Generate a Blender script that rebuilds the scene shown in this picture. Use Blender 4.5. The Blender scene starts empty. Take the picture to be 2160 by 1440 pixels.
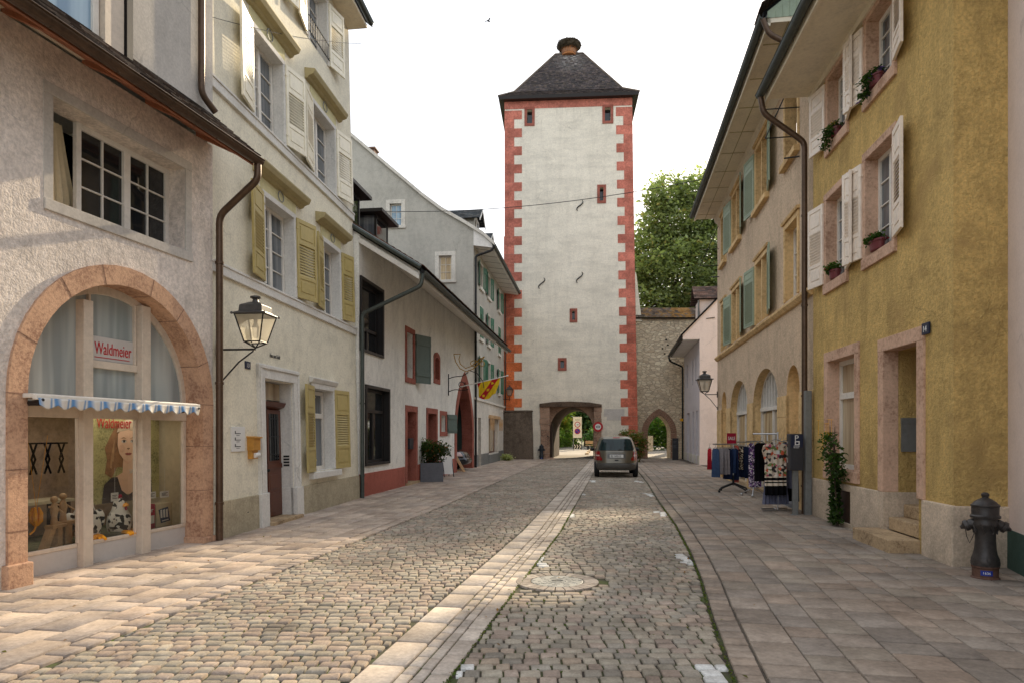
import bpy, bmesh, math, random
import numpy as np
from mathutils import Vector, Matrix, geometry

R = random.Random(7)
NR = np.random.default_rng(11)
scn = bpy.context.scene
COL = scn.collection
PI = math.pi
rad = math.radians


# ------------------------------------------------------------------ colours
def lin(v):
    v /= 255.0
    return v / 12.92 if v <= 0.04045 else ((v + 0.055) / 1.055) ** 2.4


def c(r, g, b):
    return (lin(r), lin(g), lin(b))


def mulc(a, k):
    return tuple(min(1.0, x * k) for x in a)


# ------------------------------------------------------------------ materials
class NT:
    def __init__(s, name):
        s.m = bpy.data.materials.new(name)
        s.m.use_nodes = True
        s.t = s.m.node_tree
        s.t.nodes.clear()
        s.out = s.n('ShaderNodeOutputMaterial')
        s.b = s.n('ShaderNodeBsdfPrincipled')
        s.l(s.b.outputs[0], s.out.inputs[0])
        s.co = s.n('ShaderNodeTexCoord').outputs['Object']

    def n(s, t, **k):
        x = s.t.nodes.new(t)
        for a, b in k.items():
            setattr(x, a, b)
        return x

    def l(s, a, b):
        s.t.links.new(a, b)

    def noise(s, scale, detail=4, rough=0.6, vec=None, stretch=None):
        x = s.n('ShaderNodeTexNoise')
        x.inputs['Scale'].default_value = scale
        x.inputs['Detail'].default_value = detail
        x.inputs['Roughness'].default_value = rough
        v = vec or s.co
        if stretch:
            mp = s.n('ShaderNodeMapping')
            mp.inputs['Scale'].default_value = stretch
            s.l(v, mp.inputs[0])
            v = mp.outputs[0]
        s.l(v, x.inputs['Vector'])
        return x.outputs['Fac']

    def ramp(s, fac, stops):
        x = s.n('ShaderNodeValToRGB')
        e = x.color_ramp.elements
        while len(e) < len(stops):
            e.new(0.5)
        for i, (p, col) in enumerate(stops):
            e[i].position = p
            e[i].color = (*col, 1) if len(col) == 3 else col
        s.l(fac, x.inputs[0])
        return x.outputs[0]

    def mix(s, fac, a, b, mode='MIX'):
        x = s.n('ShaderNodeMix', data_type='RGBA', blend_type=mode)
        for sock, v in ((x.inputs[0], fac), (x.inputs[6], a), (x.inputs[7], b)):
            if isinstance(v, (int, float)):
                sock.default_value = v
            elif isinstance(v, tuple):
                sock.default_value = (*v, 1) if len(v) == 3 else v
            else:
                s.l(v, sock)
        return x.outputs[2]

    def math(s, op, a, b=0.0, clamp=False):
        x = s.n('ShaderNodeMath', operation=op, use_clamp=clamp)
        for i, v in enumerate((a, b)):
            if isinstance(v, (int, float)):
                x.inputs[i].default_value = v
            else:
                s.l(v, x.inputs[i])
        return x.outputs[0]

    def bump(s, h, strength=0.3, dist=0.02):
        x = s.n('ShaderNodeBump')
        x.inputs['Strength'].default_value = strength
        x.inputs['Distance'].default_value = dist
        s.l(h, x.inputs['Height'])
        s.l(x.outputs[0], s.b.inputs['Normal'])
        return x

    def base(s, v):
        if isinstance(v, tuple):
            s.b.inputs['Base Color'].default_value = (*v, 1)
        else:
            s.l(v, s.b.inputs['Base Color'])

    def set(s, **k):
        for a, b in k.items():
            s.b.inputs[a.replace('_', ' ')].default_value = b
        return s


def plaster(name, col, var=0.22, hband=0.0, fine=55, bump=0.35, dist=0.012, dirt=0.35, streak=0.25, dirt_h=1.2, blotch=None):
    t = NT(name)
    big = t.noise(0.55, 5, 0.62)
    mid = t.noise(4.5, 4, 0.6)
    st = t.noise(0.9, 5, 0.7, stretch=(2.2, 2.2, 0.35))
    k = t.math('ADD', t.math('MULTIPLY', big, 0.6), t.math('MULTIPLY', mid, 0.4))
    v = t.ramp(k, [(0.40, mulc(col, 1 - var)), (0.5, col), (0.61, mulc(col, 1 + var * 0.6))])
    fg = t.ramp(t.noise(fine * 0.45, 4, 0.7), [(0.4, (1 - var * .8,) * 3), (0.6, (1 + var * .5,) * 3)])
    v = t.mix(1.0, v, fg, 'MULTIPLY')
    if hband:
        hb = t.ramp(t.noise(1.1, 6, 0.72, stretch=(0.35, 0.35, 1.5)), [(0.45, (0, 0, 0)), (0.68, (1, 1, 1))])
        v = t.mix(t.math('MULTIPLY', hb, hband), v, mulc(col, 0.55))
    if blotch:
        v = t.mix(t.ramp(t.noise(0.9, 6, 0.68), [(0.5, (0, 0, 0)), (0.66, (1, 1, 1))]), v, blotch)
    v = t.mix(t.math('MULTIPLY', t.ramp(st, [(0.48, (0, 0, 0)), (0.75, (1, 1, 1))]), streak), v, mulc(col, 0.5), 'MIX')
    sep = t.n('ShaderNodeSeparateXYZ')
    t.l(t.co, sep.inputs[0])
    zz = t.math('DIVIDE', sep.outputs[2], dirt_h)
    g = t.math('SUBTRACT', 1.0, zz, True)
    g = t.math('MULTIPLY', t.math('MULTIPLY', g, t.ramp(t.noise(2.2, 5, 0.7), [(0.35, (0, 0, 0)), (0.7, (1, 1, 1))])), dirt)
    v = t.mix(g, v, mulc(col, 0.32))
    vc = t.n('ShaderNodeTexVoronoi', feature='DISTANCE_TO_EDGE')
    vc.inputs['Scale'].default_value = 0.55
    wv = t.n('ShaderNodeTexNoise')
    wv.inputs['Scale'].default_value = 3.0
    wv.inputs['Detail'].default_value = 5
    t.l(t.co, wv.inputs['Vector'])
    t.l(t.mix(0.35, t.co, wv.outputs['Color'], 'ADD'), vc.inputs['Vector'])
    cr = t.math('MULTIPLY', t.ramp(vc.outputs['Distance'], [(0.0, (1, 1, 1)), (0.007, (0, 0, 0))]), t.ramp(t.noise(0.7, 3), [(0.5, (0, 0, 0)), (0.6, (1, 1, 1))]))
    v = t.mix(t.math('MULTIPLY', cr, 0.4), v, mulc(col, 0.3))
    spots = t.ramp(t.noise(9, 3, 0.7), [(0.7, (0, 0, 0)), (0.78, (1, 1, 1))])
    v = t.mix(t.math('MULTIPLY', spots, 0.2), v, mulc(col, 0.45))
    t.base(v)
    t.set(Roughness=0.93)
    t.b.inputs['Specular IOR Level'].default_value = 0.2
    h = t.math('ADD', t.noise(fine, 3, 0.65), t.math('MULTIPLY', t.noise(fine / 4, 3, 0.6), 1.6))
    t.bump(h, bump, dist)
    return t.m


def stone(name, col, col2=None, scale=6, bump=0.3, rough=0.88):
    t = NT(name)
    col2 = col2 or mulc(col, 0.6)
    k = t.math('ADD', t.math('MULTIPLY', t.noise(scale * 0.3, 6, 0.7), 0.55), t.math('MULTIPLY', t.noise(scale * 4, 4, 0.7), 0.45))
    v = t.ramp(k, [(0.40, col2), (0.5, col), (0.62, mulc(col, 1.22))])
    t.base(v)
    t.set(Roughness=rough)
    t.b.inputs['Specular IOR Level'].default_value = 0.25
    t.bump(t.math('ADD', t.noise(scale * 9, 4, 0.7), t.noise(scale * 2, 3, 0.6)), bump, 0.012)
    return t.m


def paint(name, col, rough=0.5, var=0.12, bump=0.08, spec=0.4, metal=0.0):
    t = NT(name)
    k = t.math('ADD', t.math('MULTIPLY', t.noise(1.7, 4), 0.5), t.math('MULTIPLY', t.noise(14, 4, 0.7), 0.5))
    t.base(t.ramp(k, [(0.33, mulc(col, 1 - var * 1.6)), (0.5, col), (0.68, mulc(col, 1 + var))]))
    t.set(Roughness=rough, Metallic=metal)
    t.b.inputs['Specular IOR Level'].default_value = spec
    if bump:
        t.bump(t.noise(30, 3, stretch=(1, 1, 0.3)), bump, 0.004)
    return t.m


def vcol(name, rough=0.85, bump=0.35, nscale=40, var=0.35, dist=0.006, spec=0.3, moss=None):
    t = NT(name)
    a = t.n('ShaderNodeAttribute', attribute_name='Col').outputs['Color']
    k = t.ramp(t.math('ADD', t.math('MULTIPLY', t.noise(nscale, 4, 0.7), 0.5), t.math('MULTIPLY', t.noise(nscale * 0.16, 4, 0.65), 0.5)),
               [(0.38, (1 - var,) * 3), (0.62, (1 + var * 0.6,) * 3)])
    g = t.ramp(t.noise(0.8, 6, 0.7), [(0.36, (0.74, 0.72, 0.7)), (0.62, (1.1, 1.1, 1.1))])
    t.base(t.mix(1.0, t.mix(1.0, a, k, 'MULTIPLY'), g, 'MULTIPLY'))
    t.set(Roughness=rough)
    t.b.inputs['Specular IOR Level'].default_value = spec
    t.bump(t.math('ADD', t.noise(nscale, 4, 0.7), t.noise(nscale * 0.3, 3, 0.6)), bump, dist)
    return t.m


def glassy(name, col=(0.012, 0.014, 0.016), rough=0.04, var=None, spec=0.6):
    t = NT(name)
    if var:
        t.base(t.ramp(t.noise(1.4, 2, stretch=(3.2, 3.2, 0.25)), [(0.38, col), (0.62, var)]))
    else:
        t.base(col)
    t.set(Roughness=rough)
    t.b.inputs['Specular IOR Level'].default_value = spec
    t.bump(t.noise(1.3, 2), 0.06, 0.05)
    return t.m


def clear_glass(name, tint=(0.93, 0.96, 0.95), f=0.1, rough=0.02):
    t = NT(name)
    tr = t.n('ShaderNodeBsdfTransparent')
    tr.inputs[0].default_value = (*tint, 1)
    gl = t.n('ShaderNodeBsdfGlossy')
    gl.inputs['Roughness'].default_value = rough
    lw = t.n('ShaderNodeFresnel')
    lw.inputs[0].default_value = 1.45
    mx = t.n('ShaderNodeMixShader')
    t.l(t.math('ADD', t.math('MULTIPLY', lw.outputs[0], 1.0), f * 0.3, True), mx.inputs[0])
    t.l(tr.outputs[0], mx.inputs[1])
    t.l(gl.outputs[0], mx.inputs[2])
    t.l(mx.outputs[0], t.out.inputs[0])
    return t.m


def voronoi_pattern(name, stops, scale, rough=0.9, base_scale=None):
    t = NT(name)
    v = t.n('ShaderNodeTexVoronoi')
    v.inputs['Scale'].default_value = scale
    t.l(t.co, v.inputs['Vector'])
    sp = t.n('ShaderNodeSeparateColor')
    t.l(v.outputs['Color'], sp.inputs[0])
    r = t.ramp(sp.outputs[0], stops)
    t.t.nodes[-1]
    for n in t.t.nodes:
        if n.type == 'VALTORGB':
            n.color_ramp.interpolation = 'CONSTANT'
    t.base(r)
    t.set(Roughness=rough)
    return t.m


def rubble(name, scale=3.0):
    t = NT(name)
    mp = t.n('ShaderNodeMapping')
    mp.inputs['Scale'].default_value = (1.0, 1.0, 2.1)
    nz = t.n('ShaderNodeTexNoise')
    nz.inputs['Scale'].default_value = 2.5
    t.l(t.co, nz.inputs['Vector'])
    wob = t.mix(0.06, t.co, nz.outputs['Color'], 'ADD')
    t.l(wob, mp.inputs[0])
    v = t.n('ShaderNodeTexVoronoi', feature='DISTANCE_TO_EDGE')
    v.inputs['Scale'].default_value = scale
    t.l(mp.outputs[0], v.inputs['Vector'])
    v2 = t.n('ShaderNodeTexVoronoi')
    v2.inputs['Scale'].default_value = scale
    t.l(mp.outputs[0], v2.inputs['Vector'])
    sp = t.n('ShaderNodeSeparateColor')
    t.l(v2.outputs['Color'], sp.inputs[0])
    st = t.ramp(sp.outputs[0], [(0.0, c(196, 180, 156)), (0.35, c(228, 208, 176)), (0.7, c(242, 228, 198)), (1.0, c(206, 184, 154))])
    st = t.mix(t.math('MULTIPLY', t.noise(12, 5, 0.7), 0.45), st, c(140, 124, 104))
    joint = t.ramp(v.outputs['Distance'], [(0.02, (0, 0, 0)), (0.09, (1, 1, 1))])
    t.base(t.mix(joint, c(168, 152, 130), st))
    t.set(Roughness=0.95)
    t.bump(t.math('ADD', t.math('MULTIPLY', joint, 1.0), t.math('MULTIPLY', t.noise(20, 4, 0.7), 0.5)), 0.6, 0.04)
    return t.m


M = {}
M['shop_plaster'] = plaster('shop_plaster', c(224, 213, 203), var=0.22, fine=38, bump=0.55, dist=0.018, streak=0.2)
M['grey_panel'] = plaster('grey_panel', c(196, 190, 182), var=0.12, bump=0.15, dirt=0)
M['cream'] = plaster('cream_plaster', c(232, 225, 204), var=0.14, bump=0.25, dirt=0.15, streak=0.15)
M['cream_plinth'] = plaster('cream_plinth', c(180, 169, 144), var=0.2, bump=0.25, dirt_h=0.5)
M['grey_trim'] = plaster('grey_trim', c(222, 219, 212), var=0.1, bump=0.12, dirt=0.2, streak=0.15)
M['frieze'] = plaster('frieze_plaster', c(212, 203, 158), var=0.08, bump=0.1, dirt=0, streak=0.1)
M['ochre_trim'] = paint('ochre_trim', c(172, 158, 116), rough=0.7)
M['white_plaster'] = plaster('white_plaster', c(236, 233, 224), var=0.14, bump=0.3, dirt=0.25, streak=0.35)
M['red_plinth'] = plaster('red_plinth', c(168, 98, 84), var=0.15, bump=0.25, dirt_h=0.4)
M['red_frame'] = stone('red_frame', c(156, 94, 80), c(120, 68, 56), scale=5, bump=0.15)
M['grey_plaster'] = plaster('grey_plaster', c(186, 182, 171), var=0.13, bump=0.3, dirt=0, streak=0.25)
M['white_base'] = plaster('white_base', c(218, 212, 200), var=0.16, bump=0.25)
M['tower_plaster'] = plaster('tower_plaster', c(236, 228, 210), var=0.1, hband=0.42, fine=24, bump=0.35, dist=0.02, dirt=0.5, streak=0.3, dirt_h=4.5, blotch=None)
M['pink_plaster'] = plaster('pink_plaster', c(236, 220, 210), var=0.07, bump=0.2, dirt=0.12, streak=0.1)
M['pink_shaded'] = plaster('pink_shaded', c(205, 198, 200), var=0.07, bump=0.2, dirt=0.12, streak=0.1)  # same plaster as the gable, with cool shade put into the colour
M['beige'] = plaster('beige_plaster', c(208, 184, 156), var=0.18, fine=40, bump=0.6, dist=0.02, dirt=0)
M['ochre'] = plaster('ochre_plaster', c(211, 179, 114), var=0.22, fine=46, bump=0.8, dist=0.028, dirt=0.6, streak=0.7, dirt_h=2.4, blotch=c(182, 152, 98))
M['ochre_plinth'] = plaster('ochre_plinth', c(204, 186, 164), var=0.2, bump=0.4, dirt=0.7, dirt_h=0.6)
M['rose_plaster'] = plaster('rose_plaster', c(224, 208, 200), var=0.06, bump=0.15, dirt=0.1, streak=0.08)
M['green_plinth'] = plaster('green_plinth', c(66, 88, 80), var=0.12, bump=0.2, dirt_h=0.4)
M['dark_render'] = plaster('dark_render', c(112, 100, 88), var=0.35, bump=0.5, dirt=0.4, dirt_h=2.5, streak=0.5)
M['sandstone_red'] = stone('sandstone_red', c(194, 156, 128), c(154, 116, 94), scale=6, bump=0.55)
M['sandstone_rose'] = stone('sandstone_rose', c(200, 166, 142), c(164, 128, 106), scale=5, bump=0.4)
M['sandstone_yellow'] = stone('sandstone_yellow', c(214, 182, 132), c(182, 148, 102), scale=3, bump=0.25)
M['sandstone_brown'] = stone('sandstone_brown', c(150, 118, 98), c(100, 78, 64), scale=4, bump=0.5)
M['step_stone'] = stone('step_stone', c(176, 152, 120), c(128, 106, 80), scale=8, bump=0.6)
M['gate_stone'] = stone('gate_stone', c(160, 132, 112), c(112, 88, 74), scale=3, bump=0.5)
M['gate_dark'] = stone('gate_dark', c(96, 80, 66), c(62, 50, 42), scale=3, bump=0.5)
M['rubble'] = rubble('rubble_masonry')
M['quoin'] = vcol('quoin_paint', bump=0.35, nscale=9, var=0.38, dist=0.02)
M['tile'] = vcol('roof_tile', rough=0.9, nscale=22, var=0.4)
M['cobble'] = vcol('cobble_stone', rough=0.86, bump=0.45, nscale=60, var=0.28, dist=0.005, spec=0.2)
M['slab'] = vcol('paving_slab', rough=0.85, bump=0.55, nscale=26, var=0.26, dist=0.007, spec=0.2)
M['leaf'] = None
M['soffit_red'] = paint('soffit_red', c(150, 96, 70), rough=0.7, var=0.25)
M['soffit_cream'] = paint('soffit_cream', c(228, 216, 192), rough=0.75)
M['soffit_white'] = paint('soffit_white', c(232, 228, 220), rough=0.75)
M['copper'] = paint('gutter_brown', c(92, 74, 60), rough=0.42, var=0.25, metal=0.6)
M['zinc'] = paint('gutter_zinc', c(82, 88, 84), rough=0.5, var=0.2, metal=0.5)
M['iron'] = paint('black_iron', c(38, 38, 38), rough=0.5, metal=0.3)
M['dark_metal'] = paint('dark_metal', c(44, 40, 38), rough=0.45, metal=0.3)
M['white_wood'] = paint('white_wood', c(222, 216, 206), rough=0.5)
M['beige_wood'] = paint('beige_wood', c(205, 190, 172), rough=0.55)
M['grey_panel_paint'] = paint('shopfront_grey', c(190, 184, 178), rough=0.5, var=0.06)
M['shutter_olive'] = paint('shutter_olive', c(182, 164, 106), rough=0.42)
M['shutter_glare'] = paint('shutter_glare', c(236, 228, 205), rough=0.35)  # upper olive shutters with the sun glare put into the colour
M['shutter_white'] = paint('shutter_white', c(236, 222, 206), rough=0.45)
M['shutter_green'] = paint('shutter_green', c(58, 112, 86), rough=0.5)
M['shutter_sage'] = paint('shutter_sage', c(152, 166, 142), rough=0.5)
M['shutter_slate'] = paint('shutter_slate', c(92, 106, 98), rough=0.6)
M['door_brown'] = paint('door_brown', c(92, 50, 34), rough=0.35, var=0.2)
M['door_teal'] = paint('door_teal', c(52, 68, 62), rough=0.6, var=0.2)
M['dark_wood'] = paint('dark_wood', c(58, 40, 30), rough=0.6)
M['pale_wood'] = paint('pale_wood', c(196, 160, 118), rough=0.6, var=0.2)
M['honey_wood'] = paint('honey_wood', c(192, 138, 60), rough=0.5, var=0.2)
M['glass'] = glassy('window_glass')
M['glass_curtain'] = glassy('curtained_glass', c(72, 78, 84), 0.06, c(118, 122, 126))
M['glass_cream'] = glassy('cream_curtain_glass', c(150, 128, 100), 0.06, c(196, 180, 150))
M['glass_blue'] = glassy('sky_glass', c(110, 140, 165), 0.05, c(160, 185, 200))
M['blind'] = glassy('blind_behind_glass', c(138, 146, 146), 0.06, c(178, 184, 180), spec=0.8)
M['shop_glass'] = clear_glass('shop_glass')
M['lamp_glass'] = clear_glass('lamp_glass', (0.95, 0.93, 0.86), 0.25)
_t = M['lamp_glass'].node_tree
_o = [n for n in _t.nodes if n.type == 'OUTPUT_MATERIAL'][0]
_m = [n for n in _t.nodes if n.type == 'MIX_SHADER'][0]
_d = _t.nodes.new('ShaderNodeBsdfTranslucent')
_d.inputs[0].default_value = (0.95, 0.92, 0.84, 1)
_k = _t.nodes.new('ShaderNodeMixShader')
_k.inputs[0].default_value = 0.55
_t.links.new(_m.outputs[0], _k.inputs[1])
_t.links.new(_d.outputs[0], _k.inputs[2])
_t.links.new(_k.outputs[0], _o.inputs[0])
M['lamp_iron'] = paint('lamp_iron', c(84, 82, 80), rough=0.42, metal=0.4, var=0.2)
M['black'] = paint('black_void', (0.006, 0.006, 0.006), rough=0.9, bump=0, spec=0.0)
M['white_paint'] = paint('white_paint', c(225, 224, 220), rough=0.5, var=0.05)
M['red_sign'] = paint('red_sign', c(178, 24, 34), rough=0.4, var=0.05)
M['sale_red'] = paint('sale_red', c(158, 16, 52), rough=0.5, var=0.05)
M['blue_sign'] = paint('blue_sign', c(28, 52, 140), rough=0.4, var=0.05)
M['navy'] = paint('navy_sign', c(30, 38, 62), rough=0.4, var=0.05)
M['anthracite'] = paint('anthracite', c(52, 52, 56), rough=0.5, var=0.08)
M['planter'] = paint('planter_grey', c(104, 106, 112), rough=0.7, var=0.12)
M['steel'] = paint('steel', c(180, 180, 182), rough=0.3, metal=0.9, var=0.05)
M['galv'] = paint('galvanised', c(128, 130, 128), rough=0.55, metal=0.4, var=0.15)
M['yellow'] = paint('yellow_paint', c(232, 170, 30), rough=0.5)
M['gold'] = paint('gold_paint', c(176, 140, 60), rough=0.4, metal=0.4)
M['hydrant'] = paint('hydrant_iron', c(66, 62, 60), rough=0.42, var=0.3, metal=0.35, bump=0.3)
M['rust'] = paint('rusty_iron', c(92, 66, 54), rough=0.75, var=0.35)
M['hydrant_dark'] = paint('hydrant_dark', c(38, 46, 54), rough=0.5, var=0.2)
M['nest'] = stone('nest_sticks', c(84, 74, 62), c(40, 34, 28), scale=14, bump=0.9)
M['brick_base'] = stone('nest_base', c(176, 118, 74), c(112, 66, 42), scale=4)
M['earth'] = stone('garden_ground', c(118, 116, 84), c(84, 88, 56), scale=1.2)
M['asphalt'] = stone('pale_asphalt', c(150, 140, 128), c(124, 116, 106), scale=2, bump=0.2)
M['bark'] = stone('bark', c(92, 78, 64), c(50, 42, 34), scale=6, bump=0.8)
M['skin'] = paint('poster_skin', c(246, 204, 172), rough=0.5, var=0.04, bump=0)
M['hair'] = paint('poster_hair', c(158, 116, 80), rough=0.5, var=0.3, bump=0)
M['poster_bg'] = stone('poster_foliage', c(180, 172, 118), c(128, 126, 84), scale=9, bump=0)
M['poster_dark'] = paint('poster_dark', c(74, 66, 66), rough=0.5, bump=0)
M['lips'] = paint('poster_lips', c(160, 82, 74), rough=0.5, bump=0)
M['cap'] = paint('poster_cap', c(214, 190, 160), rough=0.5, bump=0)
M['display_back'] = paint('display_back', c(178, 150, 126), rough=0.8, var=0.3)
M['display_side'] = paint('display_side', c(206, 192, 160), rough=0.8)
M['moss_mat'] = stone('display_mat', c(88, 100, 66), c(46, 56, 40), scale=12)
M['spots'] = voronoi_pattern('spotted_plush', [(0.0, (0.01, 0.01, 0.01)), (0.3, (0.78, 0.76, 0.7))], 22)
M['orange'] = paint('orange_felt', c(238, 160, 30), rough=0.8)
M['floral'] = voronoi_pattern('floral_print', [(0.0, c(214, 200, 178)), (0.34, c(186, 160, 140)), (0.5, c(206, 92, 60)), (0.62, c(52, 46, 44)), (0.78, c(226, 214, 200)), (0.9, c(110, 128, 70)), (0.95, c(190, 70, 110))], 17)
M['purple'] = voronoi_pattern('purple_print', [(0.0, c(60, 42, 84)), (0.45, c(206, 196, 206)), (0.7, c(120, 72, 140)), (0.85, c(36, 30, 50))], 38)
M['dots'] = voronoi_pattern('dotted_print', [(0.0, c(40, 32, 32)), (0.5, c(200, 186, 160)), (0.8, c(60, 48, 40))], 34)
for nm, col in (('denim', c(44, 60, 92)), ('dark_denim', c(26, 34, 58)), ('grey_cloth', c(136, 130, 132)), ('black_cloth', c(16, 15, 17)),
                ('slate_cloth', c(96, 98, 116)), ('coral_cloth', c(206, 104, 92)), ('blue_cloth', c(64, 82, 112)), ('red_cloth', c(170, 40, 52)), ('cream_cloth', c(214, 200, 180))):
    M[nm] = paint(nm, col, rough=0.9, var=0.2, bump=0.25, spec=0.1)


def leaf_mat(name):
    t = NT(name)
    a = t.n('ShaderNodeAttribute', attribute_name='Col').outputs['Color']
    t.base(a)
    t.set(Roughness=0.55)
    t.b.inputs['Specular IOR Level'].default_value = 0.3
    tr = t.n('ShaderNodeBsdfTranslucent')
    t.l(t.mix(1.0, a, (1.2, 1.25, 0.6), 'MULTIPLY'), tr.inputs[0])
    mx = t.n('ShaderNodeMixShader')
    mx.inputs[0].default_value = 0.5
    t.l(t.b.outputs[0], mx.inputs[1])
    t.l(tr.outputs[0], mx.inputs[2])
    t.l(mx.outputs[0], t.out.inputs[0])
    return t.m


M['leaf'] = leaf_mat('leaf')


def stripes_mat(name, a, b, period):
    t = NT(name)
    sep = t.n('ShaderNodeSeparateXYZ')
    t.l(t.co, sep.inputs[0])
    f = t.math('FRACT', t.math('DIVIDE', sep.outputs[0], period))
    w = t.ramp(f, [(0.0, b), (0.3, a), (0.62, a), (0.72, b), (0.8, a), (0.9, b)])
    t.base(t.mix(t.math('MULTIPLY', t.noise(8, 4), 0.25), w, c(150, 140, 125)))
    t.set(Roughness=0.9)
    return t.m


M['awning'] = stripes_mat('awning_stripes', c(226, 222, 214), c(84, 138, 190), 0.232)


# ------------------------------------------------------------------ mesh builder
class MB:
    def __init__(s):
        s.v = []
        s.f = []
        s.c = []
        s.m = []

    def add(s, vs, fs, col=None, mi=0):
        o = len(s.v)
        s.v += [tuple(x) for x in vs]
        for f in fs:
            s.f.append([o + i for i in f])
            s.c.append(col)
            s.m.append(mi)
        return o

    def quad(s, a, b, d, e, col=None, mi=0):
        s.add([a, b, d, e], [(0, 1, 2, 3)], col, mi)

    def hexa(s, p, col=None, mi=0):
        s.add(p, [(0, 1, 2, 3), (7, 6, 5, 4), (0, 4, 5, 1), (1, 5, 6, 2), (2, 6, 7, 3), (3, 7, 4, 0)], col, mi)

    def box(s, x0, x1, y0, y1, z0, z1, col=None, mi=0):
        s.hexa([(x0, y0, z0), (x1, y0, z0), (x1, y1, z0), (x0, y1, z0), (x0, y0, z1), (x1, y0, z1), (x1, y1, z1), (x0, y1, z1)], col, mi)

    def tube(s, path, r, n=8, col=None, mi=0, cap=True):
        P = [Vector(p) for p in path]
        rs = r if isinstance(r, (list, tuple)) else [r] * len(P)
        rings = []
        up = Vector((0, 0, 1))
        prev = None
        for i, p in enumerate(P):
            d = (P[min(i + 1, len(P) - 1)] - P[max(i - 1, 0)])
            if d.length < 1e-9:
                d = Vector((0, 0, 1))
            d.normalize()
            if prev is None:
                a = d.cross(up if abs(d.z) < 0.95 else Vector((1, 0, 0)))
            else:
                a = prev - d * prev.dot(d)
                if a.length < 1e-6:
                    a = d.cross(up)
            a.normalize()
            prev = a
            b = d.cross(a)
            rings.append([p + (a * math.cos(2 * PI * k / n) + b * math.sin(2 * PI * k / n)) * rs[i] for k in range(n)])
        vs = [q for ring in rings for q in ring]
        fs = []
        for i in range(len(P) - 1):
            for k in range(n):
                fs.append((i * n + k, i * n + (k + 1) % n, (i + 1) * n + (k + 1) % n, (i + 1) * n + k))
        if cap:
            fs.append(tuple(range(n)))
            fs.append(tuple((len(P) - 1) * n + k for k in range(n)))
        s.add(vs, fs, col, mi)

    def lathe(s, prof, center=(0, 0, 0), n=20, col=None, mi=0, squash=(1, 1)):
        cx, cy, cz = center
        vs = []
        fs = []
        for r, z in prof:
            for k in range(n):
                a = 2 * PI * k / n
                vs.append((cx + r * squash[0] * math.cos(a), cy + r * squash[1] * math.sin(a), cz + z))
        for i in range(len(prof) - 1):
            for k in range(n):
                fs.append((i * n + k, i * n + (k + 1) % n, (i + 1) * n + (k + 1) % n, (i + 1) * n + k))
        fs.append(tuple(range(n)))
        fs.append(tuple((len(prof) - 1) * n + k for k in range(n)))
        s.add(vs, fs, col, mi)

    def ball(s, ctr, r, n=10, col=None, mi=0):
        rx, ry, rz = r if isinstance(r, tuple) else (r, r, r)
        vs, fs = [], []
        m = max(4, n // 2 + 1)
        for i in range(1, m):
            t = PI * i / m
            for k in range(n):
                a = 2 * PI * k / n
                vs.append((ctr[0] + rx * math.sin(t) * math.cos(a), ctr[1] + ry * math.sin(t) * math.sin(a), ctr[2] + rz * math.cos(t)))
        top = len(vs)
        vs += [(ctr[0], ctr[1], ctr[2] + rz), (ctr[0], ctr[1], ctr[2] - rz)]
        for i in range(m - 2):
            for k in range(n):
                fs.append((i * n + k, i * n + (k + 1) % n, (i + 1) * n + (k + 1) % n, (i + 1) * n + k))
        for k in range(n):
            fs.append((top, (k + 1) % n, k))
            fs.append((top + 1, (m - 2) * n + k, (m - 2) * n + (k + 1) % n))
        s.add(vs, fs, col, mi)

    def pieces(s, name, mats, parent=None, **k):
        """every separate lump becomes a part of its own"""
        par = list(range(len(s.v)))

        def find(i):
            while par[i] != i:
                par[i] = par[par[i]]
                i = par[i]
            return i
        for f in s.f:
            a = find(f[0])
            for i in f[1:]:
                par[find(i)] = a
        grp = {}
        for n, f in enumerate(s.f):
            grp.setdefault(find(f[0]), []).append(n)
        out = []
        for ids in grp.values():
            q = MB()
            mp = {}
            for n in ids:
                for i in s.f[n]:
                    if i not in mp:
                        mp[i] = len(q.v)
                        q.v.append(s.v[i])
                q.f.append([mp[i] for i in s.f[n]])
                q.c.append(s.c[n])
                q.m.append(s.m[n])
            out.append(q.build(name, mats, parent, **k))
        return out

    def build(s, name, mats, parent=None, smooth=False, bevel=0.0, recalc=True, sharp=40):
        me = bpy.data.meshes.new(name)
        me.from_pydata(s.v, [], s.f)
        if recalc:
            bm = bmesh.new()
            bm.from_mesh(me)
            bmesh.ops.recalc_face_normals(bm, faces=bm.faces)
            bm.to_mesh(me)
            bm.free()
        mats = mats if isinstance(mats, (list, tuple)) else [mats]
        for m in mats:
            me.materials.append(m)
        if len(mats) > 1:
            me.polygons.foreach_set('material_index', s.m)
        if any(x is not None for x in s.c):
            at = me.color_attributes.new('Col', 'FLOAT_COLOR', 'CORNER')
            buf = []
            for f, cc in zip(s.f, s.c):
                cc = cc or (0.5, 0.5, 0.5)
                buf += [cc[0], cc[1], cc[2], 1.0] * len(f)
            at.data.foreach_set('color', buf)
        o = bpy.data.objects.new(name, me)
        COL.objects.link(o)
        if parent:
            o.parent = parent
        if smooth:
            me.polygons.foreach_set('use_smooth', [True] * len(me.polygons))
            me.set_sharp_from_angle(angle=rad(sharp))
        if bevel:
            b = o.modifiers.new('edge', 'BEVEL')
            b.width = bevel
            b.segments = 2
            b.limit_method = 'ANGLE'
            b.angle_limit = rad(40)
        me.update()
        return o


def tag(o, label=None, cat=None, group=None, kind=None):
    if label:
        o['label'] = label
    if cat:
        o['category'] = cat
    if group:
        o['group'] = group
    if kind:
        o['kind'] = kind
    return o


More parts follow.
